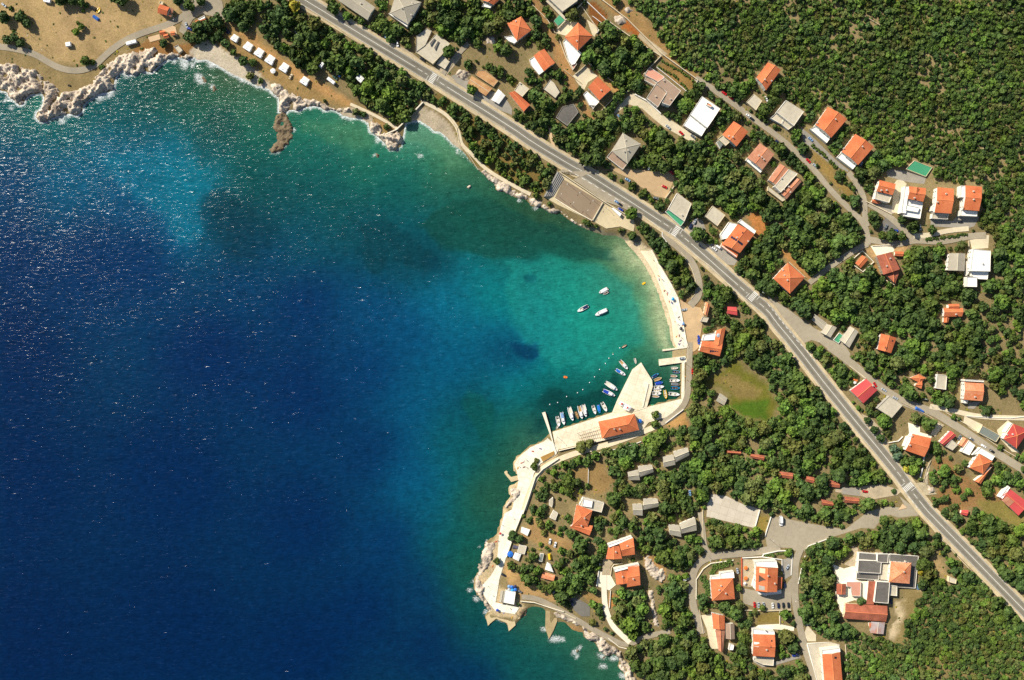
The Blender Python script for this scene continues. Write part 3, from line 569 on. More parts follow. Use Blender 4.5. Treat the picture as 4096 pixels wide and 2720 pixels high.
# -- parking places and yards first, roads over them
YARDS = [
 ("parking_lot", ASPL, "J 1110,60 1230,72 1300,90 1500,130 1800,180 1900,100 2020,10 2200,-30 2361,-20 K 1210,-130 1300,-60 1400,10 1390,50 1200,70 1130,45 1050,80 980,172 860,165 640,235 600,245 360,335 340,380 230,372 225,350 0,340 J 1080,330 1060,230"),
 ("parking_lot", ASPL, "F 0,1165 180,1280 430,1460 700,1590 H 760,130 720,230 700,215 640,150 470,20 400,0 330,30 300,0 F 270,1568 0,1240"),
 ("yard", GRAV, "B 980,260 1120,330 1400,460 1580,600 1640,620 1900,760 1960,800 1870,810 1620,660 1500,580 1140,370 990,290"),
 ("yard", LOT, "E 1060,-10 1480,20 1500,80 1420,260 1320,240 1180,150 1120,90 980,30 900,-20"),
 ("yard", CONC, "C 1020,930 1110,860 1200,890 1400,1070 1500,1130 1700,1260 1680,1320 1600,1280 1400,1170 1300,1090 1200,1000 1070,960 950,1050 940,1040"),
 ("yard", CONG, "E 1640,500 1700,440 1760,470 1790,560 1700,600 1600,580"),
 ("yard", CONG, "E 1750,690 1830,680 1940,700 2080,830 2050,880 1980,870 1880,800 1790,760"),
 ("yard", ASPD, "F 1020,550 1080,440 1180,480 1280,560 1250,590 1050,570"),
 ("yard", CONG, "F 990,300 1160,330 1160,400 1120,400 1010,340"),
 ("yard", CONC, "F 1160,130 1190,90 1240,90 1280,130 1230,200 1210,400 1140,390"),
 ("yard", CONG, "F 1090,-10 1290,10 1460,60 1440,130 1280,110 1180,80 1100,60"),
 ("yard", CONG, "F 1500,450 1700,470 1780,400 1950,430 1900,520 1840,540 1700,530 1500,520"),
 ("yard", CONW, "F 945,700 1160,690 1165,750 1000,790"),
 ("yard", CONC, "F 1850,600 2040,600 2030,720 1880,730"),
 ("yard", CONG, "D 300,1170 400,1250 620,1470 740,1568 F 740,20 700,0 D 560,1500 330,1310"),
 ("yard", GRAV, "C 1180,300 1440,500 1370,520 1160,340"),
 ("yard", CONC, "C 410,260 500,180 620,210 500,330 420,310"),
 ("yard", CONC, "C 560,700 680,610 790,700 700,760 660,840 600,760"),
 ("yard", CONC, "C 690,180 760,230 790,280 760,340 740,320"),
 ("yard", GRAV, "B 1660,600 1720,640 1790,560 1870,500 1900,520 1760,690 1730,690"),
 ("yard", CONG, "B 1800,700 1860,680 2000,760 2300,900 2361,1000 2361,1060 2100,960 1900,830"),
 ("sports_court", mat("court_paving", (200, 190, 172), .9, .12, .3, joints=6), "G 1835,1420 1980,1440 2120,1510 2230,1540 2295,1568 J 1010,0 960,165 520,60 530,-60 J 560,-110"),
 ("courtyard", CONW, "K 600,500 700,540 815,505 812,640 925,660 910,870 800,830 700,860 690,980 655,900 635,830 635,640"),
 ("courtyard", GRAV, "K 770,330 830,350 830,400 820,520 760,520 700,500 790,430"),
 ("yard", ASPL, "J 855,720 960,740 1080,790 1200,770 1290,640 1310,620 1300,920 1080,925 860,860"),
 ("yard", GRAV, "J 850,450 960,460 960,700 930,710 850,700"),
 ("yard", CONW, "J 1000,1060 1190,1050 1330,1080 1325,1115 1150,1100 960,1090"),
 ("yard", CONC, "J 470,970 560,960 600,1110 640,1280 560,1280 520,1090"),
 ("yard", CONG, "J 960,1380 1150,1400 1380,1330 1390,1360 1160,1430 1040,1450 950,1400"),
 ("yard", CONC, "J 1450,1060 1530,1150 1530,1210 1450,1210 1420,1140"),
 ("yard", CONG, "J 1210,460 1310,430 1310,600 1240,640 1220,560"),
 ("yard", CONW, "I 1370,560 1480,600 1530,690 1470,740 1350,700"),
 ("yard", GRAV, "I 1410,450 1520,470 1480,520 1480,600 1400,600"),
 ("yard", ASPD, "I 1110,800 1180,820 1290,880 1290,980 1210,980 1140,920"),
 ("yard", CONW, "H 1290,760 1400,800 1400,850 1510,880 1505,905 1335,865 1270,1010 1240,960 1300,860"),
 ("yard", CONC, "H 2110,830 2210,740 2260,775 2170,920 2290,1000 2320,1040 2250,1030 2130,900"),
 ("yard", CONC, "H 1810,700 1980,780 1950,850 1900,840 1800,760"),
 ("yard", CONG, "H 1850,575 1960,570 1900,635 1840,630"),
 ("yard", CONC, "H 1540,760 1620,780 1540,890 1500,870"),
 ("yard", STONE, "H 1350,1320 1430,1310 1480,1120 1500,1120 1460,1350 1560,1420 1460,1430 1400,1400"),
 ("yard", GRAV, "H 860,680 950,720 1060,840 1120,980 1090,1000 1000,880 900,760"),
 ("yard", GRAV, "H 620,1370 680,1370 1050,1330 1240,1390 1190,1430 960,1470 860,1440 620,1400"),
 ("yard", CONG, "H 680,1355 850,1370 850,1440 680,1420"),
 ("yard", PAVE, "A 1365,345 1470,315 1482,362 1385,390"),
 ("yard", PAVE, "A 1400,250 1560,220 1620,250 1640,340 1550,300 1470,270"),
 ("parking_lot", ASPL, "A 1600,-60 1900,-60 2050,10 2080,180 1960,150 1860,130 1780,180 1700,320 1650,290 1700,150"),
 ("yard", PAVE, "K 1280,-20 1200,0 1240,-60"),
]
YARDS += [("terrace_floor", mat("terrace_white", (246, 236, 214), .85, .16, .4, joints=4.0), "I 505,30 600,-20 680,-10 600,190 520,430 455,640 440,740 420,850 640,900 600,960 420,930 350,850 300,760 300,690 380,600 425,520 440,400 450,250 470,150"),
 ("parking_lot", LOT, "E 1540,1190 1640,1250 1740,1270 1770,1340 1730,1568 G 1725,60 1690,100 1640,120 1620,60 E 1600,1480"),
 ("beach_sand", mat("beach_sand", (236, 218, 186), .95, .14, .8), "E 1290,760 1262,745 1180,745 1240,830 1300,930 1350,1040 1400,1180 1440,1290 1475,1420 1490,1568 G 1520,70 E 1545,1568 1515,1400 1440,1180 1390,1040 1330,870")]
for nm, m_, s_ in YARDS: patch(nm, s_, m_)
STRIPS = [
 ("camp_path", ASPL, 4.6, "A -400,390 0,430 150,450 330,500 470,590 570,635 680,655 780,645 880,605 980,500 1120,390 1300,305 1500,245 1650,180 1760,100"),
 ("shore_path", CONC, 2.6, "B 1540,940 1700,1020 1780,1080 1860,1180 1885,1290 1900,1340 2000,1430 2120,1568 E 60,170 170,225"),
 ("shore_path", CONC, 2.2, "B 870,960 1050,1040 1200,1120 1300,1185"),
 ("village_road", ASPL, 3.6, "B 1720,690 1780,600 1860,500 1960,400"),
 ("village_road", ASPL, 4.0, "C 1690,720 1800,780 1900,860 2050,960 2200,1080 2361,1190 D 180,1330 330,1470 430,1568 F 560,170 740,350 870,470 920,590 920,690"),
 ("village_road", ASPL, 4.2, "F 740,20 830,140 890,270 890,420 910,520"),
 ("village_road", ASPL, 4.6, "F 920,640 1040,660 1180,690 1330,650 1420,650 1600,665 1850,610 2010,600"),
 ("village_road", ASPL, 4.4, "F 930,310 1080,400 1200,500 1330,630"),
 ("village_road", CONC, 3.6, "F 1340,610 1500,600 1640,560 1850,540"),
 ("village_road", ASPL, 4.2, "F 920,680 780,750 600,870 430,1000 380,1040"),
 ("village_road", ASPL, 5.6, "H 560,60 700,160 800,240 950,370 1100,480 1300,600 1500,650 1650,740 1900,900 2100,1040 2361,1200 2600,1360"),
 ("village_road", CONC, 3.6, "H 1490,610 1700,650 1940,710 2361,720"),
 ("village_road", ASPL, 5.0, "J 1390,350 1340,470 1335,640 1335,840 1375,1040 1410,1220 1470,1400 1550,1640"),
 ("village_road", ASPL, 5.4, "J 1200,345 1000,385 700,410 540,430 430,500 385,620 390,800 400,900 440,1010 475,1140"),
 ("village_road", ASPL, 3.6, "J 460,20 490,180 500,340 560,420"),
 ("village_road", ASPL, 4.0, "I 660,800 780,810 900,860 1100,970 1300,1090 1450,1170 1600,1245 1690,1225 1790,1170 2030,1115"),
 ("village_road", CONW, 4.0, "I 1420,600 1420,760 1430,900 1490,1060 1570,1140 1660,1220"),
 ("quay_road", ASPL, 4.4, "G 1640,20 1635,200 1625,480 1590,600 1480,710 1330,790"),
 ("quay_road", CONC, 4.0, "G 1340,790 1100,890 850,975 700,1010 500,1070 330,1150 240,1220 160,1400 110,1568"),
 ("slip_road", ASPL, 5.4, "E 1395,570 1440,640 1540,710 1620,800 1680,890 1710,980 1730,1090 1710,1180 1640,1250"),
 ("foot_path", PAVE, 2.2, "C 350,1180 360,1280 400,1390"),
]
for nm, m_, wd, s_ in STRIPS: road(nm, s_, wd, m_)
# -- main road
MAINS = "B 300,-90 450,0 980,325 1588,692 1690,758 2361,1178 C 200,1320 600,1558 E 620,-8 1060,272 1465,535 1555,592 2170,1140 2361,1295 F 70,1400 215,1568 H 600,500 1190,1210 1290,1355 1460,1565 K 1480,20 2361,925 2700,1270"
mw, mpx = world_line(MAINS, 1)
for i in range(len(mpx) - 1): block([mpx[i], mpx[i + 1], mpx[i]], 33)
ribbon("road_verge", mw, -6.6, 6.2, mat("verge", (190, 172, 138), .95, .25, 1.2, bump=.3))
ribbon("main_road", mw, -4.2, 4.2, ASPH)
ribbon("road_edge_line", mw, -3.95, -3.78, PAINT); ribbon("road_edge_line", mw, 3.78, 3.95, PAINT)
WORN = mat("worn_asphalt", (120, 114, 101), .85, .22, .35)
for d_ in (-2.9, 1.2): ribbon("wheel_track", mw, d_, d_ + 1.7, WORN)
def zebra(s, ang):
    c = P(q(s)[0]); a = -math.radians(ang); ux = Vector((math.cos(a), math.sin(a))); uy = Vector((-ux.y, ux.x)); qs = []
    for k in range(-3, 4):
        o = Vector(c[:2]) + uy * k * 1.12
        qs.append([tuple(o + ux * e * 2.1 + uy * f * .3) for e, f in ((-1, -1), (1, -1), (1, 1), (-1, 1))])
    o_ = link("crosswalk_marking", drape_mesh("crosswalk", qs, PAINT)); o_["kind"] = "structure"
    bars = []
    for sg in (-1, 1):
        for k in range(5):
            o = Vector(c[:2]) + ux * sg * 3.6 + uy * (k * .8 + .45) * sg
            bars.append([tuple(o + ux * e * .22 + uy * f * .27) for e, f in ((-1, -1), (1, -1), (1, 1), (-1, 1))])
    o_ = link("stop_line", drape_mesh("stop", bars, PAINT)); o_["kind"] = "structure"
    return Vector(c[:2])
ZB = [zebra("B 1630,722", 31), zebra("E 1510,563", 33), zebra("E 2222,1166", 42), zebra("H 1290,1355", 51)]
# centre line, solid, with gaps at the crossings; two sections are dashed
acc = 0.0; solid = []; dens_ = []
for i in range(len(mw) - 1):
    a = Vector(mw[i]); b = Vector(mw[i + 1]); n_ = max(1, int((b - a).length / 1.0))
    dens_ += [a.lerp(b, t / n_) for t in range(n_)]
for i in range(len(dens_) - 1):
    a, b = dens_[i], dens_[i + 1]; m_ = (a + b) / 2
    if min((m_ - z).length for z in ZB) < 5: continue
    if min((m_ - z).length for z in ZB) < 16 and i % 6 < 2: continue
    t = (b - a).normalized(); n2 = Vector((-t.y, t.x)) * .16
    solid.append([tuple(a - n2), tuple(b + t * .02 - n2), tuple(b + t * .02 + n2), tuple(a + n2)])
o_ = link("centre_line", drape_mesh("centre_line", solid, PAINT)); o_["kind"] = "structure"
# dashed edge lines of the lay-by above the court and of the long parking lot
def dashes(s, on, offl, wd=.16):
    l, _ = world_line(s, 0); out = []
    for i in range(len(l) - 1):
        a = Vector(l[i]); b = Vector(l[i + 1]); L_ = (b - a).length; t = (b - a).normalized(); n2 = Vector((-t.y, t.x)) * wd; d = 0
        while d < L_:
            e = min(d + on, L_); p0 = a + t * d; p1 = a + t * e; out.append([tuple(p0 - n2), tuple(p1 - n2), tuple(p1 + n2), tuple(p0 + n2)]); d += on + offl
    o = link("dashed_line", drape_mesh("dashes", out, PAINT)); o["kind"] = "structure"
patch("lay_by", "E 430,20 470,-10 620,60 1060,310 1210,400 1190,430 1120,400 1000,340 850,290 640,140 560,90 C 820,1568", ASPL)
dashes("E 520,0 1090,345", 3.2, 2.6); dashes("F 0,1240 262,1568 H 350,95 430,190", 2.2, 2.0)
dashes("H 1290,1440 1390,1568", 2.4, 1.8)
# -- low walls beside the roads and gardens
WALLS = [
 ("M 690,8 760,52 960,190 990,212", .8, .5, STONE, "low stone parapet on the sea side of the main road above the camp trees"),
 ("B 1660,790 1900,940 2300,1190", .8, .5, STONE, "low stone parapet of the main road above the small shaded beach"),
 ("E 1210,425 1370,545", .8, .5, CONC, "short concrete parapet of the main road between the court and the slip road"),
 ("E 1505,650 1640,750 1830,890 2180,1240", .9, .5, CONC, "long pale parapet between the main road and the slip road to the beach"),
 ("E 1385,570 1385,610 1435,680", .9, .45, WHITEW, "white curved wall at the top of the slip road"),
 ("E 1560,760 1620,840 1660,920 1690,1010 1690,1140 1650,1190", .8, .4, CONC, "curved wall on the sea side of the slip road"),
 ("E 2200,1250 2361,1430 F 40,1470 H 150,60 400,340 640,640 880,950 1100,1210 1220,1345", .8, .4, CONC, "long pale parapet along the lower edge of the main road past the woods"),
 ("K 1410,30 1560,230 1900,590 2361,1030", .8, .4, CONC, "pale parapet on the lower side of the main road by the scrub"),
 ("B 1540,945 1450,1040 1300,1195 1195,1242", 1.6, .8, CONW, "tall white wall running down to the rocky point by the small beach"),
 ("B 1530,945 1510,880 1580,800", 1.4, .5, CONC, "concrete wall from the main road to the bend of the shore path"),
 ("B 1780,1080 1850,1180 1880,1330 1970,1440 2050,1568", .8, .35, CONC, "low wall on the sea side of the curving shore path"),
 ("C 800,-20 1060,180 1380,500 1710,740", 1.8, .5, CONC, "long concrete garden wall below the dirt track and the forest"),
 ("C 1370,520 1210,690", 1.6, .5, CONC, "concrete wall on the upper left side of the long vegetable garden"),
 ("C 870,185 1100,350 1370,520", 1.6, .5, CONC, "straight wall between the dense garden trees and the gravel track"),
 ("C 680,0 420,270", 2.2, .6, CONC, "tall boundary wall left of the pyramid roofed house and its terraces"),
 ("C 690,20 870,190 780,310", 1.4, .4, WHITEW, "pale wall around the terraced vegetable plots"),
 ("C 740,150 860,240", 1.0, .35, WHITEW, "upper divider wall of the terraced vegetable plots"),
 ("C 735,195 800,280", 1.0, .35, WHITEW, "lower divider wall of the terraced vegetable plots"),
 ("C 640,60 790,270", 1.2, .35, CONC, "stepped divider wall behind the pyramid roofed house"),
 ("C 580,690 640,640 700,580 1015,825 780,1070", 1.8, .45, CONC, "angled boundary wall around the plot with the rust roofed house"),
 ("C 785,1130 1090,820", 1.8, .5, CONC, "long straight driveway wall below the rust roofed house"),
 ("C 1130,870 1240,930 1370,1050", 1.4, .7, WHITEW, "white wall along the yard below the big brown roofed house"),
 ("C 1710,740 1670,840 1640,870 1330,620", 1.2, .35, WHITEW, "white wall on the lower side of the long vegetable garden"),
 ("C 180,40 330,190 400,310", 1.2, .4, CONC, "wall along the upper dirt lane beside the glass canopy"),
 ("C 410,300 500,540 560,650", 1.2, .4, CONC, "wall along the dirt lane below the pyramid roofed house"),
 ("C 470,640 640,770", .9, .35, STONE, "stone wall slanting across the dirt lane"),
 ("E 1500,140 1410,265", 1.4, .6, CONC, "concrete wall above the house with the green terrace"),
 ("F 900,290 1010,345 1140,410", 1.2, .5, CONC, "wall along the lane below the first of the row houses"),
 ("F 770,90 800,180 890,370", 1.0, .35, STONE, "stone wall on the grass verge above the road fork"),
 ("F 190,850 340,990", 1.2, .4, CONC, "garden wall above the largest pyramid roofed house"),
 ("F 745,850 865,745 970,850 870,940 745,850", 1.6, .5, CONW, "square pale wall around the small orange roofed garage"),
 ("F 960,700 1160,690", .8, .4, CONW, "white kerb wall of the bright terrace by the road fork"),
 ("F 1050,1000 1165,1060", 1.0, .5, CONC, "concrete wall at the foot of the dark red roofed house"),
 ("F 1420,640 1690,610", .6, .4, STONE, "low stone wall beside the trimmed hedge strip"),
 ("F 1850,650 1850,780", 1.0, .3, CONC, "thin wall left of the white modern house drive"),
 ("H 1660,-10 1600,60 1560,300 1530,400", .9, .4, STONE, "long dark stone wall running down through the eastern wood"),
 ("H 750,240 900,355", 1.0, .5, CONC, "wall above the red roofed house by the lane"),
 ("H 1220,570 1330,620 1480,700 1620,790", .9, .6, STONE, "broken stone wall on the lower edge of the upper lane"),
 ("H 1640,670 1850,790 2100,970 2290,1080", 1.0, .4, CONC, "long wall on the upper side of the lane by the grey green roof"),
 ("H 1830,700 1980,710 2230,720 2361,705", 1.0, .4, WHITEW, "white wall above the eastern lane under the trees"),
 ("H 1500,1110 1465,1180 1430,1310", .9, .4, STONE, "rough stone wall down the slope below the orange house"),
 ("H 1440,1030 1420,1180 1395,1290", 1.4, .5, WHITEW, "white wall beside the paved steps of the orange house"),
 ("H 1110,945 1200,930 1240,890", 1.0, .5, WHITEW, "short white wall left of the orange house by the main road"),
 ("H 2110,1170 2160,1270 2300,1370", .8, .3, STONE, "curving garden wall above the candy striped roof"),
 ("J 425,820 425,640 490,540 560,490 770,460", .9, .5, CONW, "curved white wall around the garden of the square orange house"),
 ("J 850,440 1030,430 1215,455 1215,560", 1.2, .5, WHITEW, "white wall above the courtyard of the house with the dark roof cutout"),
 ("J 1035,430 1045,405 1180,375 1310,372 1310,410", 1.0, .6, WHITEW, "white planter wall facing the road junction"),
 ("J 1310,410 1300,600", .9, .4, WHITEW, "white wall along the lane right of the big orange house"),
 ("J 845,440 845,715", 1.0, .5, mat("red_coping", (205, 90, 60), .8, .1), "red topped wall on the left of the orange house courtyard"),
 ("J 1365,680 1400,520 1430,420", .8, .4, WHITEW, "slanting white wall at the left edge of the round wood"),
 ("J 1670,480 1725,640 1710,800", 1.0, .5, CONC, "curved wall between the round wood and the white courtyard"),
 ("J 1440,360 1460,330 1650,260", .8, .4, WHITEW, "white kerb wall at the right corner of the junction"),
 ("J 1115,60 1070,200 1060,240", 1.0, .5, WHITEW, "white wall on the left edge of the big parking area"),
 ("J 1010,0 965,165", 1.0, .5, WHITEW, "white wall on the right end of the sports court"),
 ("J 860,920 1080,928 1300,920", 1.2, .35, CONC, "wall behind the row of cars parked by the orange house"),
 ("J 1195,930 1195,1050", 1.0, .35, CONW, "short white wall running down from the row of parked cars"),
 ("J 455,920 490,1140", .9, .35, CONC, "wall right of the lane by the narrow orange house"),
 ("J 1445,1240 1480,1370 1560,1640", 1.2, .5, WHITEW, "white wall round the parking deck of the southernmost house"),
 ("J 1800,1240 1820,1568", 1.0, .4, CONC, "wall on the right side of the southernmost house"),
 ("J 485,0 490,270", .9, .4, CONC, "wall right of the grey twin cottage above the parked cars"),
 ("I 1390,440 1350,700", 1.2, .5, WHITEW, "white wall left of the two red roofed twin houses"),
 ("I 1480,740 1470,900", 1.0, .4, WHITEW, "low white wall on the edge of the steep white drive"),
 ("I 1480,600 1490,530 1510,500 1590,490", 1.0, .5, CONC, "curved wall in front of the lower twin house"),
 ("I 650,838 780,850 900,890 1050,935", 1.4, .5, CONW, "white sea wall under the end of the beach lane"),
 ("I 1060,950 1160,1000", 1.0, .5, CONC, "short sea wall stepping down from the beach lane"),
 ("I 1700,80 1690,140 1580,190", 1.0, .4, CONC, "angled garden wall below the middle grey cottage"),
 ("I 1460,1180 1560,1260 1660,1285 1780,1240", .9, .5, CONW, "pale parapet on the outer bend of the beach lane"),
 ("G 430,1020 580,985 760,940 1195,842 1200,815", 1.6, .5, CONW, "white retaining wall behind the harbour terrace and pergola"),
 ("G 690,1060 900,1020 1110,965 1190,935", 1.0, .4, WHITEW, "white wall on the landward side of the harbour road"),
 ("G 1415,765 1580,640", 1.2, .4, WHITEW, "white wall above the orange earth bank by the harbour"),
 ("G 430,1090 280,1190 215,1260 150,1460 100,1600", 2.0, .6, CONW, "long curved wall between the bathing terrace and the wood"),
 ("I 680,-10 600,190 520,430", 1.6, .6, CONW, "long white wall of the bathing terrace below the camp"),
 ("G 705,1180 700,1350", .8, .3, WHITEW, "thin white fence wall in the clearing of the wood"),
 ("N 2361,690 2150,850", 1.2, .5, CONC, "concrete wall behind the brown planting bed"),
 ("D 840,330 900,20", .1, .1, STONE, None),
 ("D 1930,600 1945,900 1970,1160 1985,1420", .9, .5, STONE, "long dry stone wall running down the scrub hillside"),
 ("D 1700,540 1820,575 1925,610", .9, .5, STONE, "dry stone wall along the top of the scrub hillside"),
 ("D 1140,120 1280,0", .9, .5, STONE, "dry stone wall at the upper edge of the forest"),
 ("D 890,150 1040,240", .9, .5, STONE, "short dry stone wall in the middle of the forest"),
 ("E 1290,735 1345,840 1460,1035 1520,1020", 1.3, .4, STONE, "stone wall behind the beach below the slip road"),
 ("E 1530,1180 1565,1340 1605,1568 G 1625,70", 1.1, .4, CONW, "white wall between the bathing beach and the dusty parking"),
]
for s_, h_, w_, m_, lb in WALLS:
    if lb: wall("garden_wall" if "stone" not in lb else "stone_wall", s_, h_, w_, m_, lb)
# ------------------------------------------------------------ quays, piers, rocks
def slab(name, s, z, m, label=None, cat=None, kind=None, zb=-2.5, grow=2):
    pts = q(s) if isinstance(s, str) else s
    block(pts, grow); b = MB(); b.prism([PW(p, z)[:2] for p in pts], zb, z)
    o = b.build(name, m); return tag(o, label, cat, kind=kind)
QUAY = mat("quay_concrete", (234, 218, 184), .85, .18, .35, c2=(250, 240, 215), joints=4.5)
slab("harbour_quay", "G 375,848 918,672 1050,600 1240,620 1575,540 1590,640 1400,720 1260,760 1198,838 420,1012 395,962", 1.25, QUAY, "long pale concrete quay under the big orange roofed harbour building", "quay")
slab("harbour_mole", "G 925,668 970,560 1003,490 1112,272 1192,208 1217,250 1292,370 1298,430 1243,625 1130,660", 1.45, QUAY, "wide pale pointed concrete mole in the middle of the harbour", "mole")
m_ = MB(); m_.prism([PW(p, 2.0)[:2] for p in q("G 1253,400 1262,400 1212,618 1200,618")], 1.4, 2.0); m_.build("mole_wall", CONW).update_tag()
tag(bpy.data.objects["mole_wall"], "long low wall on the inner side of the pointed mole", "wall")
slab("harbour_quay_edge", "G 1567,208 1592,204 1592,545 1562,548", 1.3, QUAY, "narrow straight quay edge beside the row of small boats", "quay")
slab("harbour_pier", "G 1354,178 1600,148 1616,202 1358,237", 1.3, QUAY, "broad square pier with a parked grey car", "pier")
slab("slipway", "G 1480,100 1617,66 1616,150 1480,166", 0.55, mat("wet_concrete", (170, 150, 110), .5, .25, .8), "sloping brownish slipway beside the broad pier", "slipway")
slab("pier_arm", "G 1388,86 1612,62 1614,74 1390,103", 1.1, QUAY, "thin low breakwater arm beside the slipway", "pier")
slab("stone_jetty", "G 277,672 307,664 352,820 385,955 418,1055 392,1010 345,860", 1.9, CONW, "long narrow jetty at the west end of the harbour", "jetty")
slab("bathing_terrace", "G 330,905 395,962 425,1020 400,1062 262,1140 200,1235 165,1400 125,1568 0,1568 60,1300 45,1215 22,1150 52,1090 100,1050 170,990 290,940", 1.3, mat("terrace_white", (246, 236, 214), .85, .16, .4, joints=4.0), "bright white bathing terrace that curves along the shore below the wood", "terrace")
slab("planting_bed", "G 262,1080 385,1025 395,1055 285,1125", 1.7, mat("bed_soil", (168, 130, 70), .95, .2, 1), "brown rectangular planting bed at the end of the bathing terrace", "planter")
slab("diving_platform", "N 1460,870 1500,840 1525,860 1520,890 1590,960 1720,930 1740,1010 1590,1050 1560,1010 1475,905", .7, mat("worn_concrete", (200, 180, 140), .85, .2, .8), "small L shaped concrete diving platform off the bathing terrace", "platform")
slab("shore_promenade", "E 1262,745 1300,735 1465,1040 1535,1180 1570,1350 1608,1568 G 1618,66 1520,80 E 1545,1568 1515,1400 1440,1180 1390,1040 1330,870", 1.15, mat("terrace_white", (0, 0, 0)), "white concrete promenade behind the bathing beach", "promenade")
slab("bathing_platform", "I 380,935 330,985 350,1068 372,1045 425,1000 528,1045 542,1118 604,1062 598,1020 640,1000 652,950 600,900", .8, mat("worn_concrete", (0, 0, 0)), "star shaped worn concrete bathing platform at the southern point", "platform")
slab("concrete_jetty", "I 882,930 975,930 990,1020 955,1110 912,1190 878,1085", .6, mat("wet_concrete", (0, 0, 0)), "pointed brown half washed over jetty beside the rocky cove", "jetty")
slab("tidal_ledge", "I 390,290 440,300 400,430 345,560 300,470 320,330", .35, mat("wet_concrete", (0, 0, 0)), "brown wet ledge at the water's edge below the camp", "ledge")
# amphitheatre, court and terrace
slab("seaside_court", "E 300,250 432,20 838,290 1122,462 1130,520 1120,570 1000,520 870,540 745,470 600,405 420,320", 2.5, mat("court_terrace", (196, 180, 145), .9, .15, .5), "pale concrete terrace of the seaside sports court", "terrace", zb=-1.5)
slab("court_surface", "E 395,260 475,85 830,298 738,465", 2.56, mat("court_floor", (140, 122, 100), .9, .1, .4), "brown rectangular sports court floor", "court", zb=2.2)
st = MB()
for k in range(5):
    a0, a1 = k * .19, 1.0
    p = [(E_[0], E_[1]) for E_ in q("E 418,12 478,72 378,240 292,248")]
    l0 = [p[1][i] + (p[0][i] - p[1][i]) * (k * .2) for i in (0, 1)]; l1 = [p[2][i] + (p[3][i] - p[2][i]) * (k * .2) for i in (0, 1)]
    st.prism([PW(t_, 3.5)[:2] for t_ in (l0, p[0], p[3], l1)], 2.0 + (k * .5), 3.0 + k * .5)
tag(st.build("grandstand_steps", mat("step_concrete", (150, 146, 138), .9, .15, .6)), "grey stepped stand at the upper end of the sports court", "grandstand")
wall("court_wall", "E 432,20 838,290 1110,452", 2.6, .5, CONC, "tall retaining wall between the sports court and the lay-by", "wall")
wall("court_divider", [tuple(PW(p, 3)[:2]) for p in q("E 836,300 742,465")], 2.2, .8, CONC, "short cross wall at the lower end of the court floor", "wall", zb=1.6)
wall("court_parapet", [tuple(PW(p, 3)[:2]) for p in q("E 400,265 560,370 738,466")], 1.6, .5, CONW, "seaward parapet of the sports court", "wall", zb=1.6)
# boulders and rocky shore
ROCKM = mat("limestone", (176, 156, 136), .95, .5, .9, c2=(234, 218, 196), bump=1.0, wet=True)
ROCKW = mat("wet_rock", (112, 96, 72), .7, .4, 1.5, bump=.8)
def fbm(x, y, seed=0.0):
    v = 0; a = 1.0; f = .085
    for o in range(5):
        th = 1.3 * o + seed; X = x * math.cos(th) + y * math.sin(th); Y = -x * math.sin(th) + y * math.cos(th)
        v = v + a * (1 - 2 * np.abs(np.sin(X * f * 3.1 + 1.7 * np.sin(Y * f * 2.3 + o)) * np.cos(Y * f * 2.9 + 1.3 * np.sin(X * f * 1.9 + seed)))); a *= .55; f *= 1.9
    return v
def rocky(s, amp, label, seed, base=.5, m=None, water=0.2):
    pts = q(s); wp = [tuple(P(p)[:2]) for p in pts]; xs = [p[0] for p in wp]; ys = [p[1] for p in wp]; block(pts, 2)
    X, Y = np.meshgrid(np.arange(min(xs) - 1, max(xs) + 1, .7), np.arange(min(ys) - 1, max(ys) + 1, .7))
    X = X + nr.uniform(-.3, .3, X.shape); Y = Y + nr.uniform(-.3, .3, Y.shape); amp *= .85
    d = sdist(X, Y, wp) + .8 * np.sin(X * 1.1 + 2 * np.sin(Y * .9)) * np.cos(Y * 1.3)
    k = np.clip(d / 2.6, 0, 1); k = k * (2 - k)
    g = np.array([[max(hz(a, b), -.6) for a, b in zip(r1, r2)] for r1, r2 in zip(X, Y)])
    cr = fbm(X, Y, seed); step = np.floor(cr * 2.2) / 2.2 * .6 + cr * .4
    Z = g - .5 + k * (.5 + base + amp * (step * .75 + .45)) + k * nr.uniform(-.32, .32, X.shape)
    ny, nx = X.shape; I = (np.arange(ny - 1)[:, None] * nx + np.arange(nx - 1)[None]).ravel(); F = np.stack([I, I + 1, I + nx + 1, I + nx], 1)
    kp = (d.ravel()[F] > -.6).all(1)
    me = np_mesh("rocky_shore", np.stack([X.ravel(), Y.ravel(), Z.ravel()], 1), F[kp], m or ROCKM); o = link("rocky_shore", me)
    return tag(o, label, "rocks", "rocky shores", "structure")
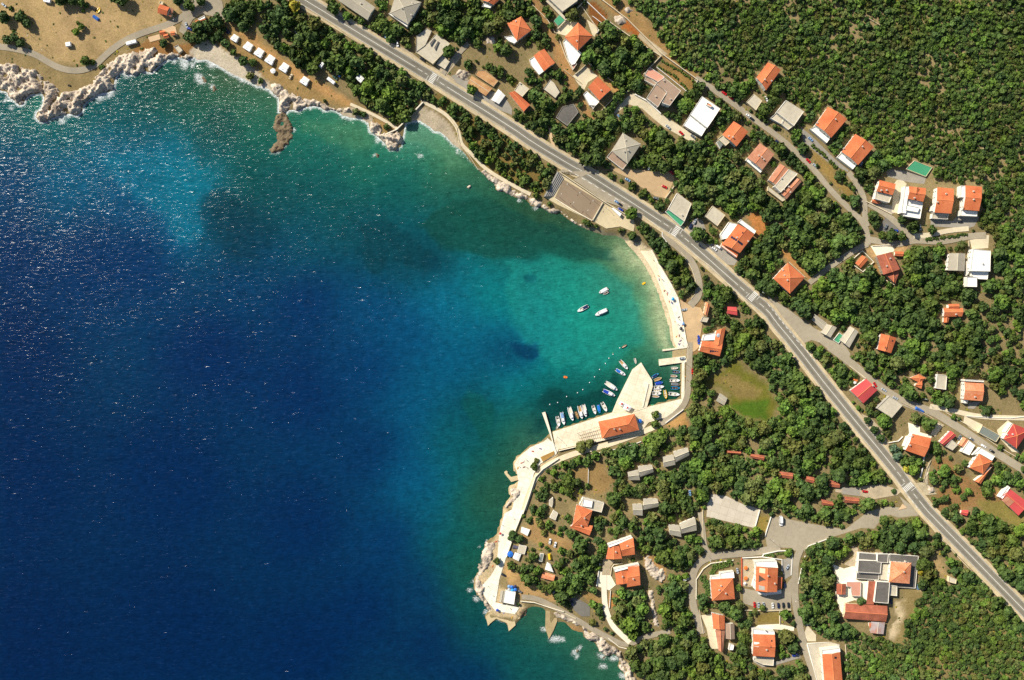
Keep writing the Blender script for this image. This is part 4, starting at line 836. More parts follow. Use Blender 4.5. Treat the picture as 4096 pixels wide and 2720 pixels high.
ROCKY = [
 ("A -200,640 100,575 230,630 330,640 400,720 400,860 330,865 280,870 240,900 215,965 180,975 130,930 85,900 60,850 0,830 -200,800", 2.6, "broad pale rock mass at the western edge of the camp meadow"),
 ("A 400,740 480,760 560,850 640,840 780,800 860,740 920,690 1000,640 1060,690 1055,760 1045,830 1000,855 930,862 850,905 800,935 760,985 765,1020 710,1072 650,1052 600,1062 545,1072 480,1095 430,1122 375,1128 330,1092 335,1040 370,1020 400,980 405,900", 3.0, "jagged pale rock headland below the camp meadow"),
 ("A 860,740 940,640 1020,560 1130,490 1280,470 1420,430 1500,500 1600,480 1690,510 1760,500 1800,530 1720,552 1650,532 1570,542 1510,575 1450,625 1400,672 1330,665 1255,690 1160,692 1130,645 1060,725 1000,700", 2.4, "grey shaded rock bank between the camper van and the surf"),
 ("B 120,770 200,760 290,830 360,860 400,900 330,1000 250,1052 208,1032 212,960 205,900 160,870", 2.2, "pale pink rock outcrop at the end of the pebble beach"),
 ("B 380,880 440,905 560,920 640,960 720,1000 870,985 880,1040 760,1035 700,1015 630,1025 580,988 520,985 450,992 390,1028 320,1012", 1.8, "low broken rocks below the camp grass"),
 ("B 1060,1115 1130,1130 1200,1230 1290,1190 1330,1230 1370,1290 1340,1360 1290,1388 1230,1390 1190,1325 1150,1295 1110,1245 1045,1215", 2.6, "steep layered rock point below the white wall"),
 ("B 140,1170 170,1080 215,1030 290,1040 350,1160 355,1250 310,1330 230,1410 130,1425 105,1375 180,1300 190,1230", .9, "half sunken dark reef off the rocky outcrop"),
 ("B 1100,1410 1140,1410 1150,1470 1105,1480", .9, "small lone reef off the rock point"),
 ("L 2040,-20 2120,0 2200,60 2361,140 E 0,170 180,250 270,290 350,350 430,360 580,470 660,515 640,530 570,495 510,450 440,380 410,405 345,405 310,375 255,345 180,345 130,280 60,268 0,245 L 2280,205 2210,195 2195,135 2130,85", 1.4, "narrow band of shore rocks under the curving shore path"),
 ("I 430,300 330,290 280,420 230,600 220,740 300,850 350,940 400,930 350,840 300,780 330,700 270,640 300,580 380,500", 1.2, "jumbled pale rocks along the western edge of the bathing place"),
 ("I 640,930 700,890 730,920 700,990 640,1010", .8, "dark wet rocks beside the star shaped platform"),
 ("I 1210,1060 1260,1090 1380,1160 1480,1240 1580,1300 1600,1380 1660,1420 1690,1500 1750,1600 1640,1640 1600,1500 1545,1455 1555,1370 1520,1335 1440,1352 1380,1302 1330,1222 1235,1182 1225,1130", 2.2, "long tumbled rock slope below the beach lane"),
 ("I 950,930 1050,960 1130,1000 1220,1060 1225,1090 1120,1040 1000,1000 950,960", .9, "low rock ledge above the orange sand cove"),
 ("I 1150,1290 1190,1270 1195,1330 1160,1340", 1.0, "small foaming reef in the southern cove"),
 ("I 1390,1350 1450,1340 1440,1380 1400,1390", .7, "tiny reef close to the southern rock slope"),
 ("I 1380,1440 1410,1430 1415,1465 1385,1470", .7, "farthest tiny reef in the southern cove"),
 ("N 1270,1240 1300,1210 1320,1240 1290,1285", .7, "yellowish rock standing just off the terrace"),
 ("N 1340,1190 1380,1150 1395,1170 1350,1230", .7, "second yellowish rock off the terrace"),
 ("N 1540,1160 1740,1140 1760,1250 1680,1400 1500,1540 1460,1520 1530,1410 1600,1330 1560,1250", .8, "smooth sloping rock shelf below the terrace"),
 ("L 1925,140 1985,130 1985,175 1945,190", .9, "lone rock in the shallows off the shore path"),
 ("A 1850,700 1900,690 1920,770 1860,790", .6, "awash reef off the pebble beach"),
 ("A 1950,790 2000,780 2010,840 1960,870", .6, "second awash reef off the pebble beach"),
 ("C 930,150 1000,130 1080,200 1030,240 960,220", .8, "heap of pale rubble beside the orange earth"),
 ("C 1020,70 1090,60 1120,110 1060,130", .8, "small heap of rubble on the dirt track"),
 ("I 1790,410 1850,420 1880,500 1970,540 1990,620 1950,680 1880,640 1800,540", 1.4, "bare pale rock face behind the twin red houses"),
 ("I 1820,740 1880,730 1900,900 1930,1080 1880,1090 1850,900", 1.0, "narrow strip of bare rock between two woods"),
 ("B 1820,690 1860,640 1920,640 2000,680 1960,750 1900,745", 1.6, "heap of broken white stone beside the ruined house"),
 ("B 2120,330 2200,330 2220,400 2120,420", .8, "patch of white rubble in the upper gardens"),
 ("H 1440,1260 1470,1130 1490,1330 1570,1400 1480,1420", 1.0, "bare rock bank by the crossing"),
]
for k, (s_, am, lb) in enumerate(ROCKY):
    sub = "reef" in lb or "wet rocks" in lb
    o = rocky(s_, am, lb, k * 1.7, base=.85 if am < 1.0 else .5, m=ROCKW if sub else ROCKM)
    if "structure" and (sub or "heap" in lb): o.name = "reef" if "reef" in lb else ("rubble_heap" if "heap" in lb else "rocks")
# ------------------------------------------------------------ buildings
for o in list(COL.objects):
    if o.get("label") and "kind" not in o: o["kind"] = "thing"
RM = dict(
 O=mat("orange_tiles", (204, 106, 64), .85, .2, 1.0, bump=.3, c2=(220, 130, 84)), R=mat("red_tiles", (192, 104, 66), .85, .2, .9, bump=.3), T=mat("aged_tiles", (186, 122, 92), .9, .25, 1.0, c2=(206, 150, 118), bump=.3),
 P=mat("pink_terrace", (206, 148, 124), .85, .1, .6), D=mat("red_sheet", (200, 80, 78), .6, .1, .7), M=mat("maroon_tiles", (176, 70, 62), .8, .15, .8, bump=.3),
 G=mat("grey_sheet", (166, 158, 140), .85, .14, .8, bump=.2), B=mat("brown_bitumen", (160, 136, 116), .9, .15, .5), C=mat("roof_concrete", (192, 182, 160), .9, .18, .5),
 W=mat("white_roof", (238, 236, 228), .75, .06, .6), K=mat("dark_bitumen", (104, 100, 94), .9, .25, .5), N=mat("green_grey_roof", (120, 126, 118), .8, .12, .6),
 V=mat("green_floor", (70, 150, 110), .8, .12, .8), S=mat("metal_sheet", (192, 196, 198), .45, .2, 1.2, c2=(176, 120, 96)), U=mat("orange_mix", (224, 120, 70), .85, .2, .8, c2=(232, 170, 130)),
 X=mat("muddy_tiles", (158, 92, 68), .95, .35, 1.4, c2=(190, 110, 84)), Q=mat("rubble_roof", (190, 130, 84), .95, .3, 1.6, c2=(210, 170, 120), bump=.6))
WM = dict(w=mat("wall_white", (232, 226, 212), .85, .05, .5), c=mat("wall_cream", (220, 204, 166), .85, .08, .5), g=mat("wall_grey", (170, 164, 152), .9, .12, .6), s=mat("wall_stone", (176, 158, 128), .95, .3, 2.0, bump=.5), r=mat("wall_brown", (120, 76, 56), .9, .2, 1.0))
CAPM = mat("ridge_cap", (232, 140, 92), .85, .15, 1); CAPG = mat("ridge_cap_grey", (206, 196, 172), .85, .1, 1)
GLASS = mat("dark_glass", (30, 38, 46), .12, .1, .5, spec=.6); FRAME = mat("white_frame", (225, 225, 220), .6, .03, 2); WOOD = mat("brown_wood", (110, 74, 46), .8, .25, 3)
CHM = mat("chimney_render", (226, 216, 200), .85, .1, 2); SOLAR = mat("solar_glass", (34, 44, 66), .25, .2, 2, spec=.6); DARKC = mat("chimney_flue", (40, 36, 34), .9)
wmb = MB(); wmb.box(-.6, -.04, -.7, .6, .06, .7); WIN = wmb.me("window", FRAME)
pmb = MB(); pmb.box(-.5, .055, -.6, -.03, .085, .6).box(.03, .055, -.6, .5, .085, .6); PANE = pmb.me("pane", GLASS)
dmb = MB(); dmb.box(-.5, -.04, 0, .5, .08, 2.1); DOOR = dmb.me("door", WOOD)
hmb = MB(); hmb.box(.32, .075, .95, .42, .14, 1.05); HANDLE = hmb.me("door_handle", GLASS)
cmb = MB(); cmb.box(-.38, -.38, -1.2, .38, .38, 1.1).box(-.48, -.48, 1.1, .48, .48, 1.24); CHIM = cmb.me("chimney", CHM)
fmb = MB(); fmb.box(-.24, -.24, 1.24, .24, .24, 1.3); FLUE = fmb.me("flue", DARKC)
def inset(p4, d):
    out = []; n = len(p4)
    for i in range(n):
        a = p4[i - 1]; b = p4[i]; c = p4[(i + 1) % n]
        u = (a - b).normalized(); v = (c - b).normalized(); out.append(b + (u + v) * d)
    return out
BGROW = [9]
def volume(root, kind, rm, s, wh, rh, wm, ax=None, zb=None, wins=True, rim=.35):
    px = q(s) if isinstance(s, str) else s
    block(px, BGROW[0])
    g = [P(p) for p in px]; z0 = min(p.z for p in g) if zb is None else zb
    ze = z0 + wh
    c4 = [PW(p, ze) for p in px]; c4 = [Vector((p.x, p.y)) for p in c4]
    ar = sum(c4[i].x * c4[(i + 1) % len(c4)].y - c4[(i + 1) % len(c4)].x * c4[i].y for i in range(len(c4)))
    flip = ar < 0
    if flip: c4 = c4[::-1]
    if len(c4) == 4 and kind in "gh" and ax is None: ax = 0 if (c4[1] - c4[0]).length + (c4[3] - c4[2]).length >= (c4[2] - c4[1]).length + (c4[0] - c4[3]).length else 1
    if len(c4) == 4 and kind in "gh" and ax == 1: c4 = c4[1:] + c4[:1]
    iw = inset(c4, .45 if kind != 'f' else 0.02)
    wb = MB(); wb.prism(iw, z0 - 1.5, ze - (.02 if kind != 'f' else .25))
    polys = []; ridge = []
    e = [Vector((p.x, p.y, ze)) for p in c4]
    if kind == 'g':
        r0 = (e[3] + e[0]) / 2 + Vector((0, 0, rh)); r1 = (e[1] + e[2]) / 2 + Vector((0, 0, rh))
        polys = [(e[0], e[1], r1, r0), (e[2], e[3], r0, r1)]; ridge = [(r0, r1)]
        i3 = [Vector((p.x, p.y, ze - .02)) for p in iw]; q0 = (i3[3] + i3[0]) / 2 + Vector((0, 0, rh - .28)); q1 = (i3[1] + i3[2]) / 2 + Vector((0, 0, rh - .28))
        wb.add([*i3, q0, q1], [(3, 0, 4), (1, 2, 5), (0, 1, 5, 4), (2, 3, 4, 5)])
    elif kind in 'hp':
        if kind == 'p': r0 = r1 = sum(e, Vector()) / 4 + Vector((0, 0, rh))
        else:
            m0 = (e[3] + e[0]) / 2; m1 = (e[1] + e[2]) / 2; L_ = (m1 - m0).length; w_ = (e[3] - e[0]).length / 2; t = min(.42, w_ / L_)
            r0 = m0.lerp(m1, t) + Vector((0, 0, rh)); r1 = m1.lerp(m0, t) + Vector((0, 0, rh)); ridge = [(r0, r1)]
        polys = [(e[0], e[1], r1, r0) if kind == 'h' else (e[0], e[1], r0), (e[1], e[2], r1), (e[2], e[3], r0, r1) if kind == 'h' else (e[2], e[3], r0), (e[3], e[0], r0)]
        ridge += [(e[0], r0), (e[3], r0), (e[1], r1), (e[2], r1)]
    elif kind == 's':
        u = Vector((0, 0, rh)); polys = [(e[0], e[1], e[2] + u, e[3] + u)]
        i3 = [Vector((p.x, p.y, ze - .02)) for p in iw]
        wb.add([*i3, i3[2] + u * .95, i3[3] + u * .95], [(1, 2, 4), (3, 0, 5), (2, 3, 5, 4), (0, 1, 4, 5)])
    wl_ = wb.build("wall", WM[wm], root)
    rb = MB()
    for p_ in polys:
        n = len(p_); dn = Vector((0, 0, -.22))
        rb.add([*p_, *[v + dn for v in p_]], [tuple(range(n)), tuple(range(2 * n - 1, n - 1, -1))] + [(i, n + i, n + (i + 1) % n, (i + 1) % n) for i in range(n)])
    if kind == 'f': rb.prism(inset(c4, .22), ze - .25, ze)
    rf = rb.build("roof", RM[rm], root)
    if kind == 'f' and rim > 0:
        pb = MB(); n = len(c4)
        ins = inset(c4, .24)
        for i in range(n):
            j = (i + 1) % n; pb.prism([c4[i], c4[j], ins[j], ins[i]], ze - .28, ze + rim)
        pb.build("parapet", WM[wm], root)
    if ridge and rm not in "W":
        cb = MB()
        for a, b in ridge: cb.tube(a + Vector((0, 0, .03)), b + Vector((0, 0, .03)), .2, n=5)
        cb.build("ridge_cap", CAPM if rm in "ORTXUMD" else CAPG, rf)
    if wins and wh > 2.3:
        n = len(iw); first = True
        for i in range(n):
            a = iw[i]; b = iw[(i + 1) % n]; L_ = (b - a).length
            if L_ < 3.2: continue
            t = (b - a).normalized(); ang = math.atan2(t.y, t.x) + PI; k = max(1, min(4, int(L_ / 3.4)))
            for fl in range(max(1, min(3, int(wh // 2.8)))):
                for j in range(k):
                    c = a.lerp(b, (j + .5) / k)
                    if first:
                        o = link("door", DOOR, wl_, (c.x, c.y, z0)); o.rotation_euler = (0, 0, ang); link("door_handle", HANDLE, o); first = False; continue
                    o = link("window", WIN, wl_, (c.x, c.y, z0 + 1.6 + 2.8 * fl)); o.rotation_euler = (0, 0, ang); link("pane", PANE, o)
    return dict(root=root, roof=rf, ze=ze, z0=z0, rh=rh, c4=c4, kind=kind, ridge=ridge, wall=wl_)
def roof_z(v, p):
    """height of the roof surface above point p"""
    if v['kind'] in 'f': return v['ze']
    if not v['ridge']: return v['ze'] + v['rh'] * .5
    a, b = v['ridge'][0]; a = Vector(a[:2]) if v['kind'] != 'p' else sum(v['c4'], Vector((0, 0))) / 4; b = Vector(v['ridge'][0][1][:2]) if v['kind'] != 'p' else a
    t = 0 if (b - a).length < .1 else max(0, min(1, (p - a).dot(b - a) / (b - a).length_squared)); d = (p - (a + (b - a) * t)).length
    c = v['c4']; half = (c[3] - c[0]).length / 2 if v['kind'] != 'p' else (c[1] - c[0]).length / 2
    return v['ze'] + v['rh'] * max(0, 1 - d / max(half, .5))
def chimney(v, s, k=1.0, label=None):
    for px in q(s):
        p = PW(px, v['ze'] + v['rh']); z = roof_z(v, Vector(p[:2]))
        o = link("chimney", CHIM, v['roof'], (p.x, p.y, z)); o.scale = (k, k, .9); link("flue", FLUE, o)
        a = v['c4'][1] - v['c4'][0]; o.rotation_euler = (0, 0, math.atan2(a.y, a.x))
def on_roof(v, s, name, m, h=.12, frame=True):
    """a flat thing fixed on the roof slope: skylight, solar collector"""
    pts = [PW(p, v['ze'] + v['rh'] * .6) for p in q(s)]; zs = [roof_z(v, Vector(p[:2])) + .06 for p in pts]
    if len(pts) == 4:
        V_ = [(p.x, p.y, z) for p, z in zip(pts, zs)] + [(p.x, p.y, z + h) for p, z in zip(pts, zs)]
        ar = sum(pts[i].x * pts[(i + 1) % 4].y - pts[(i + 1) % 4].x * pts[i].y for i in range(4))
        if ar < 0: V_ = V_[3::-1] + V_[:3:-1]
        return link(name, me_from(name, V_, [(3, 2, 1, 0), (4, 5, 6, 7), (0, 1, 5, 4), (1, 2, 6, 5), (2, 3, 7, 6), (3, 0, 4, 7)], m), v['roof'])
def bld(name, label, cat, vols, chim=None, group=None):
    """vols: (kind, roof, outline, wall height, roof height, wall, [options])"""
    px = q(vols[0][2]); c = P((sum(p[0] for p in px) / len(px), sum(p[1] for p in px) / len(px)))
    root = empty(name, (0, 0, 0)); tag(root, label, cat, group, "thing"); vs = []
    for v in vols:
        opt = v[6] if len(v) > 6 else {}
        vs.append(volume(root, v[0], v[1], v[2], v[3], v[4], v[5], **opt))
    if chim:
        for k, s in chim: chimney(vs[k], s)
    zz = vs[0]['z0']; root.location = (c.x, c.y, zz)
    for ch in root.children: ch.location = Vector(ch.location) - Vector((c.x, c.y, zz))
    return vs
NW = dict(wins=False)
LOW = dict(wins=False, rim=.5)
H_ = "house"
bld("stone_house", "old stone house with dull red roof beside the camp entrance lane", H_, [("g", "R", "A 1475,38 1565,68 1538,142 1452,118", 4.5, 1.6, "s"), ("s", "T", "A 1538,142 1565,68 1602,80 1576,156", 3.6, 1.0, "c"), ("f", "C", "A 1478,8 1510,20 1500,44 1466,40", 2.5, 0, "c", LOW)])
bld("reception_hut", "half white half orange roofed hut at the camp entrance", "hut", [("g", "O", "A 1802,192 1893,166 1900,196 1810,226", 2.8, .8, "w"), ("f", "W", "A 1825,175 1886,142 1893,168 1840,190", 3.0, 0, "w", LOW)])
bld("washroom", "low camp building with two stepped orange roofs beside the path", "building", [("g", "O", "A 1470,285 1520,280 1530,312 1480,325", 2.6, .8, "c"), ("g", "O", "A 1505,318 1545,308 1560,345 1515,358", 2.6, .8, "c")])
bld("garden_shed", "small orange roofed hut beside the low camp building", "hut", [("g", "O", "A 1570,290 1610,285 1616,322 1577,330", 2.4, .7, "c")])
bld("beach_hut", "small grey flat roofed hut above the surf beside the pebble beach", "hut", [("f", "C", "A 1605,432 1642,415 1686,465 1650,492", 2.4, 0, "g", LOW)])
bld("long_house", "long grey roofed house beside the main road at the top edge", H_, [("g", "G", "B 760,5 850,-110 1100,68 1028,185", 4.5, 2.0, "w")], [(0, "B 965,30")])
v = bld("villa", "large villa with pale grey hipped roof and narrow white balcony above the main road", "villa", [("p", "G", "B 1290,-60 1525,20 1402,225 1235,122", 7.5, 2.4, "w"), ("f", "W", "B 1224,128 1236,118 1404,226 1394,250", 5.0, 0, "w", LOW)], [(0, "B 1345,75 1440,20 1430,130")])
bld("unfinished_house", "bright concrete shell of an unfinished flat house beside the main road", H_, [("f", "C", "B 1480,335 1575,262 1620,285 1560,420 1475,480", 3.4, 0, "g", NW), ("f", "C", "B 1580,400 1660,310 1790,402 1718,500 1632,590 1475,482", 3.8, 0, "c", NW), ("f", "K", "B 1600,400 1640,350 1655,360 1612,425", 3.9, 0, "g", dict(wins=False, rim=0)), ("f", "K", "B 1640,440 1675,375 1690,385 1655,465", 3.9, 0, "g", dict(wins=False, rim=0))])
bld("annex", "lower grey annex with ramp beside the unfinished concrete house", "annex", [("f", "C", "B 1665,590 1715,510 1790,565 1742,640", 1.8, 0, "g", NW)])
bld("ruined_house", "half collapsed old house with rubble strewn brown roof", H_, [("g", "Q", "B 1990,700 2180,815 2120,885 1952,768", 2.8, .7, "s", NW), ("f", "Q", "B 2040,650 2110,650 2235,745 2190,800 2020,690", 2.0, 0, "s", NW)])
bld("shed", "small grey and white shed beside the collapsed house", "shed", [("g", "W", "B 2235,822 2300,880 2240,960 2170,920", 2.6, .6, "w", NW)])
bld("hipped_house", "orange hipped house with a white terrace beside the wooded dirt lane", H_, [("p", "O", "C -45,215 85,152 178,278 45,378", 6, 2.4, "w"), ("f", "W", "C -70,340 0,330 50,378 22,402 -30,380", 3, 0, "w", LOW)], [(0, "C 35,190")])
bld("hipped_house", "orange roofed house cut by the top edge among garden trees", H_, [("g", "O", "B 2085,0 2200,-60 2262,-20 2192,45", 5, 1.6, "w"), ("f", "W", "B 2100,30 2180,50 2160,75 2080,60", 3, 0, "w", LOW)])
bld("warehouse", "big building with grey flat roof cut by the top edge", "building", [("f", "C", "C 330,-20 430,-120 640,-60 600,10 465,108", 7, 0, "g"), ("s", "C", "C 510,178 490,190 312,10 335,-5", 3.0, .5, "c", NW), ("f", "V", "C 445,125 510,172 425,240 385,192", 2.6, 0, "g", dict(wins=False, rim=0))])
v = bld("hipped_house", "large orange pyramid roofed house with a small solar panel and long white terrace", H_, [("p", "O", "C 610,208 745,332 608,465 485,343", 7, 3.2, "w"), ("f", "W", "C 470,385 500,355 642,490 580,590 550,600 520,560", 2.6, 0, "w", LOW), ("f", "P", "C 545,600 580,570 598,590 565,640", 2.0, 0, "w", LOW)], [(0, "C 598,372")])
on_roof(v[0], "C 578,345 592,332 612,355 598,368", "solar_panel", SOLAR)
bld("gabled_house", "bright orange gabled house with white paved terrace on its left", H_, [("g", "O", "C 200,512 297,450 398,580 295,656", 5.5, 1.8, "w"), ("f", "W", "C 160,550 202,522 292,660 250,690 175,600", 2.6, 0, "w", LOW)])
bld("terraced_house", "rust orange roofed house on a bright white terrace inside an angled wall", H_, [("g", "R", "C 790,705 915,825 805,925 700,805", 6.5, 1.6, "w"), ("f", "W", "C 690,840 805,940 770,975 715,970 658,870", 3.2, 0, "w", LOW), ("f", "K", "C 722,970 745,940 765,975 750,1005", 3.0, 0, "w", LOW)], [(0, "C 823,835")])
bld("gabled_house", "rusty ridged house with a beige flat roof attached above the main road", H_, [("f", "C", "C 72,755 160,820 95,893 20,835", 5.5, 0, "c"), ("g", "R", "C 0,845 60,870 165,968 105,1030 -60,930", 5.0, 1.4, "w", dict(ax=1)) if False else ("g", "R", "C -30,860 25,840 168,966 108,1030", 5.0, 1.4, "w")], [(0, "C 75,770")])
bld("shed", "weathered grey roofed building hidden between dark garden trees", "building", [("f", "C", "C 352,735 385,760 440,850 400,905 290,820", 3, 0, "g", NW)])
bld("carport", "dark flat roof shaded by trees above the main road bend", "building", [("f", "K", "C 405,1085 465,985 570,960 612,1035 510,1160", 2.6, 0, "g", NW)])
bld("large_house", "wide brown flat roofed house with a pink terrace below the vegetable garden", H_, [("f", "P", "C 1222,690 1268,618 1405,708 1370,762 1330,745", 4.5, 0, "w"), ("f", "B", "C 1325,768 1405,716 1558,838 1455,975 1385,950 1430,850", 7, 0, "w"), ("f", "B", "C 1240,905 1330,768 1428,852 1345,988", 6, 0, "w"), ("f", "B", "C 1240,700 1335,765 1318,790 1220,740", 3.5, 0, "w", NW)], [(1, "C 1400,745 1460,915"), (2, "C 1325,890")])
v = bld("white_villa", "large stepped villa with glaring white flat roofs beside parked cars", "villa", [("f", "W", "C 1752,888 1920,1002 1852,1105 1800,1180 1642,1055", 7, 0, "w"), ("f", "W", "C 1642,1058 1795,1178 1747,1257 1580,1155", 4.5, 0, "w"), ("f", "U", "C 1800,945 1845,970 1835,990 1790,965", 7.6, 0, "w", LOW)])
v = bld("villa", "villa with pale grey hipped roof and a railed terrace full of tables", "villa", [("p", "G", "C 1022,1225 1190,1328 1065,1510 918,1392", 7, 2.2, "w"), ("f", "B", "C 918,1395 1062,1512 1022,1565 872,1450", 3.2, 0, "w", LOW)], [(0, "C 1050,1290 1035,1395 1070,1385")])
bld("gabled_house", "orange roofed house with a beige side terrace and glass canopy", H_, [("g", "O", "C 2045,1118 2178,1215 2070,1350 1940,1242", 6.5, 1.6, "w"), ("f", "C", "C 1942,1245 2007,1312 1970,1345 1897,1280", 4.5, 0, "c", LOW), ("f", "N", "C 1885,1310 1915,1290 1950,1330 1920,1370", 3.0, 0, "w", dict(wins=False, rim=0))], [(0, "C 2000,1255 2035,1265")])
bld("gabled_house", "faded salmon roofed house with many chimneys in the trees", H_, [("g", "T", "C 2285,1320 2420,1420 2310,1565 2170,1455", 6.5, 1.2, "w"), ("f", "W", "C 2168,1458 2310,1568 2290,1595 2155,1480", 3, 0, "w", LOW)], [(0, "C 2275,1435 2300,1450 2320,1470")])
bld("shed", "flat beige roofed outbuilding above the upper lane", "building", [("f", "C", "C 2230,865 2307,930 2250,1018 2160,940", 3.2, 0, "c", NW)])
bld("gabled_house", "orange red roofed house at the edge of the forest above the upper lane", H_, [("g", "O", "C 2360,575 2480,645 2342,832 2255,715", 6.5, 1.8, "w")], [(0, "C 2330,735 D 35,742")])
bld("flat_house", "flat grey roofed house with divided lower terraces beside the forest", H_, [("f", "C", "D 165,925 330,1030 238,1162 78,1035", 6, 0, "w"), ("f", "C", "D 78,1038 150,1090 120,1145 20,1090", 3, 0, "w", LOW), ("f", "C", "D 152,1092 238,1160 185,1198 125,1148", 3, 0, "w", LOW)])
bld("big_gabled_house", "big orange roofed house with a narrow white terrace at the forest edge", H_, [("g", "O", "D 553,985 730,1098 583,1270 437,1150", 7.5, 1.8, "w"), ("f", "W", "D 437,1165 572,1275 540,1320 385,1190", 3.6, 0, "w", LOW)], [(0, "D 622,1100 458,1130")])
bld("big_gabled_house", "second big orange roofed house with a bright white terrace at the forest corner", H_, [("g", "O", "D 805,1235 977,1355 830,1522 680,1400", 7.5, 1.8, "w"), ("f", "W", "D 690,1395 815,1522 780,1562 635,1450", 3.6, 0, "w", LOW)], [(0, "D 870,1352 705,1365")])
bld("water_tank", "green covered square water tank below the scrub hillside", "tank", [("f", "V", "D 1350,1480 1515,1545 F 1455,62 1270,-10", 2.0, 0, "c", NW)])
bld("row_villa", "house with three stepped roofs of rust tiles and grey concrete", H_, [("g", "T", "F 5,90 110,-60 190,-8 75,140", 6.5, .9, "w"), ("f", "C", "F 60,150 190,-5 273,35 118,207", 7.5, 0, "w"), ("g", "T", "F 120,215 265,70 310,105 170,270", 6.0, .8, "w"), ("f", "C", "F 0,150 20,165 160,275 130,290 0,190", 3, 0, "c", LOW)], [(1, "F 122,75 145,180 190,155"), (2, "F 205,205")])
v = bld("row_house", "orange roofed house with beige roof terrace beside the road fork", H_, [("g", "O", "F 1028,92 1178,128 1148,232 1000,195", 7.5, 1.6, "w"), ("f", "C", "F 992,202 1142,236 1115,302 985,266", 5.8, 0, "w", LOW), ("g", "O", "F 960,270 1042,290 1030,315 955,297", 2.8, .6, "w", NW)], [(0, "F 1048,185 1095,185")])
v = bld("row_house", "white stepped villa with an orange roof and tall white terraces", H_, [("g", "O", "F 1300,150 1457,168 1432,292 1288,265", 9, 1.8, "w", dict(ax=None)), ("f", "W", "F 1283,272 1428,300 1402,450 1250,425", 6, 0, "w", LOW), ("f", "W", "F 1262,150 1298,150 1270,400 1228,395", 7, 0, "w", LOW), ("f", "W", "F 1275,320 1395,345 1380,390 1265,370", 7.2, 0, "w", LOW), ("g", "O", "F 1340,158 1392,164 1385,222 1340,216", 10.1, .8, "w", NW)], [(0, "F 1355,255")])
v = bld("row_house", "orange gabled house with a round white balcony between two villas", H_, [("g", "O", "F 1562,158 1716,172 1690,402 1536,392", 8, 1.8, "w", dict(ax=0)), ("f", "C", "F 1515,402 1665,406 1655,455 1510,446", 4, 0, "w", LOW), ("f", "W", "F 1515,330 1545,335 1538,388 1508,375", 5, 0, "w", LOW)], [(0, "F 1645,218 1562,295")])
v = bld("row_house", "easternmost orange gabled house of the row with white terraces", H_, [("g", "O", "F 1820,140 1973,155 1947,378 1802,366", 8, 1.8, "w", dict(ax=0)), ("f", "W", "F 1776,145 1818,145 1812,252 1772,250", 6, 0, "w", LOW), ("f", "W", "F 1775,370 1930,382 1925,428 1772,420", 5, 0, "w", LOW)], [(0, "F 1898,195 1895,272 1800,340")])
v = bld("hipped_house", "largest orange pyramid roofed house standing above the long parking lot", H_, [("p", "O", "F 182,855 340,990 203,1140 48,1000", 7, 3.0, "w")], [(0, "F 145,920 155,970 180,1015")])
bld("garage", "small orange roofed garage inside a square pale wall", "garage", [("g", "O", "F 870,785 925,825 855,905 805,860", 3, .8, "c", NW)])
v = bld("gabled_house", "weathered dark red roofed house below the bright white terrace", H_, [("g", "X", "F 1002,790 1140,755 1218,915 1065,965", 6.5, 1.6, "s", dict(ax=1)), ("g", "X", "F 1085,962 1218,922 1172,1050 1140,1020", 4.5, 1.0, "s", NW)], [(0, "F 1127,815 1095,885")])
bld("garage", "small bright orange roofed garage beside the bright terrace", "garage", [("g", "O", "F 1170,750 1250,752 1246,796 1168,792", 3, .7, "w", NW)])
bld("gabled_house", "two tone grey gabled house alone in the eastern wood", H_, [("g", "G", "F 1670,768 1821,770 1812,932 1658,926", 6, 1.8, "w")])
v = bld("modern_villa", "modern villa of stacked white flat roofs on the eastern wood edge", "villa", [("f", "W", "F 1890,728 2053,745 2048,935 1865,932", 8, 0, "w"), ("f", "W", "F 1872,938 2032,938 2022,1010 1940,1005 1875,975", 5, 0, "w", LOW), ("f", "W", "F 1830,985 1925,985 1925,1078 1828,1076", 5.5, 0, "w", LOW), ("f", "W", "F 1832,840 1865,840 1862,930 1832,975", 4, 0, "w", LOW)], [(0, "F 1978,865")])
bld("cottage", "vivid orange cross roofed cottage buried in the eastern wood", H_, [("g", "O", "F 1618,1270 1797,1274 1790,1350 1622,1354", 4.5, 1.4, "w"), ("g", "O", "F 1662,1236 1762,1234 1760,1280 1665,1280", 4.5, 1.0, "w", NW), ("g", "O", "F 1622,1355 1672,1360 1662,1405 1620,1408", 3.5, .8, "w", NW)], [(0, "F 1735,1330")])
bld("grey_workshop", "row of low grey workshop roofs beside the long parking lot", "workshop", [("g", "G", "F 430,1328 548,1415 500,1475 405,1380", 3, .6, "g"), ("g", "C", "F 542,1420 637,1450 577,1545 487,1500", 3.6, .8, "g")])
bld("grey_workshop", "grey gabled workshop roof next to a small green basin", "workshop", [("g", "C", "F 757,1440 834,1490 750,1640 662,1568", 3.8, .9, "g"), ("f", "V", "F 655,1500 700,1530 650,1600 600,1568", 1.0, 0, "w", LOW)])
v = bld("gabled_house", "orange roofed house with two skylights in the middle of the wood", H_, [("g", "O", "F 1042,1508 1185,1548 1135,1690 1010,1655", 5.5, 1.6, "w")])
on_roof(v[0], "H 1078,60 1098,62 1095,88 1074,84", "skylight", GLASS); on_roof(v[0], "H 1145,0 1160,3 1158,16 1142,12", "skylight", GLASS)
bld("cottage", "small orange house with two crossed roofs by the upper lane", H_, [("h", "O", "H 1308,350 1390,316 1458,352 1400,395", 3.5, 1.2, "w"), ("g", "O", "H 1362,405 1422,370 1416,450 1355,425", 3.2, .8, "w", NW)])
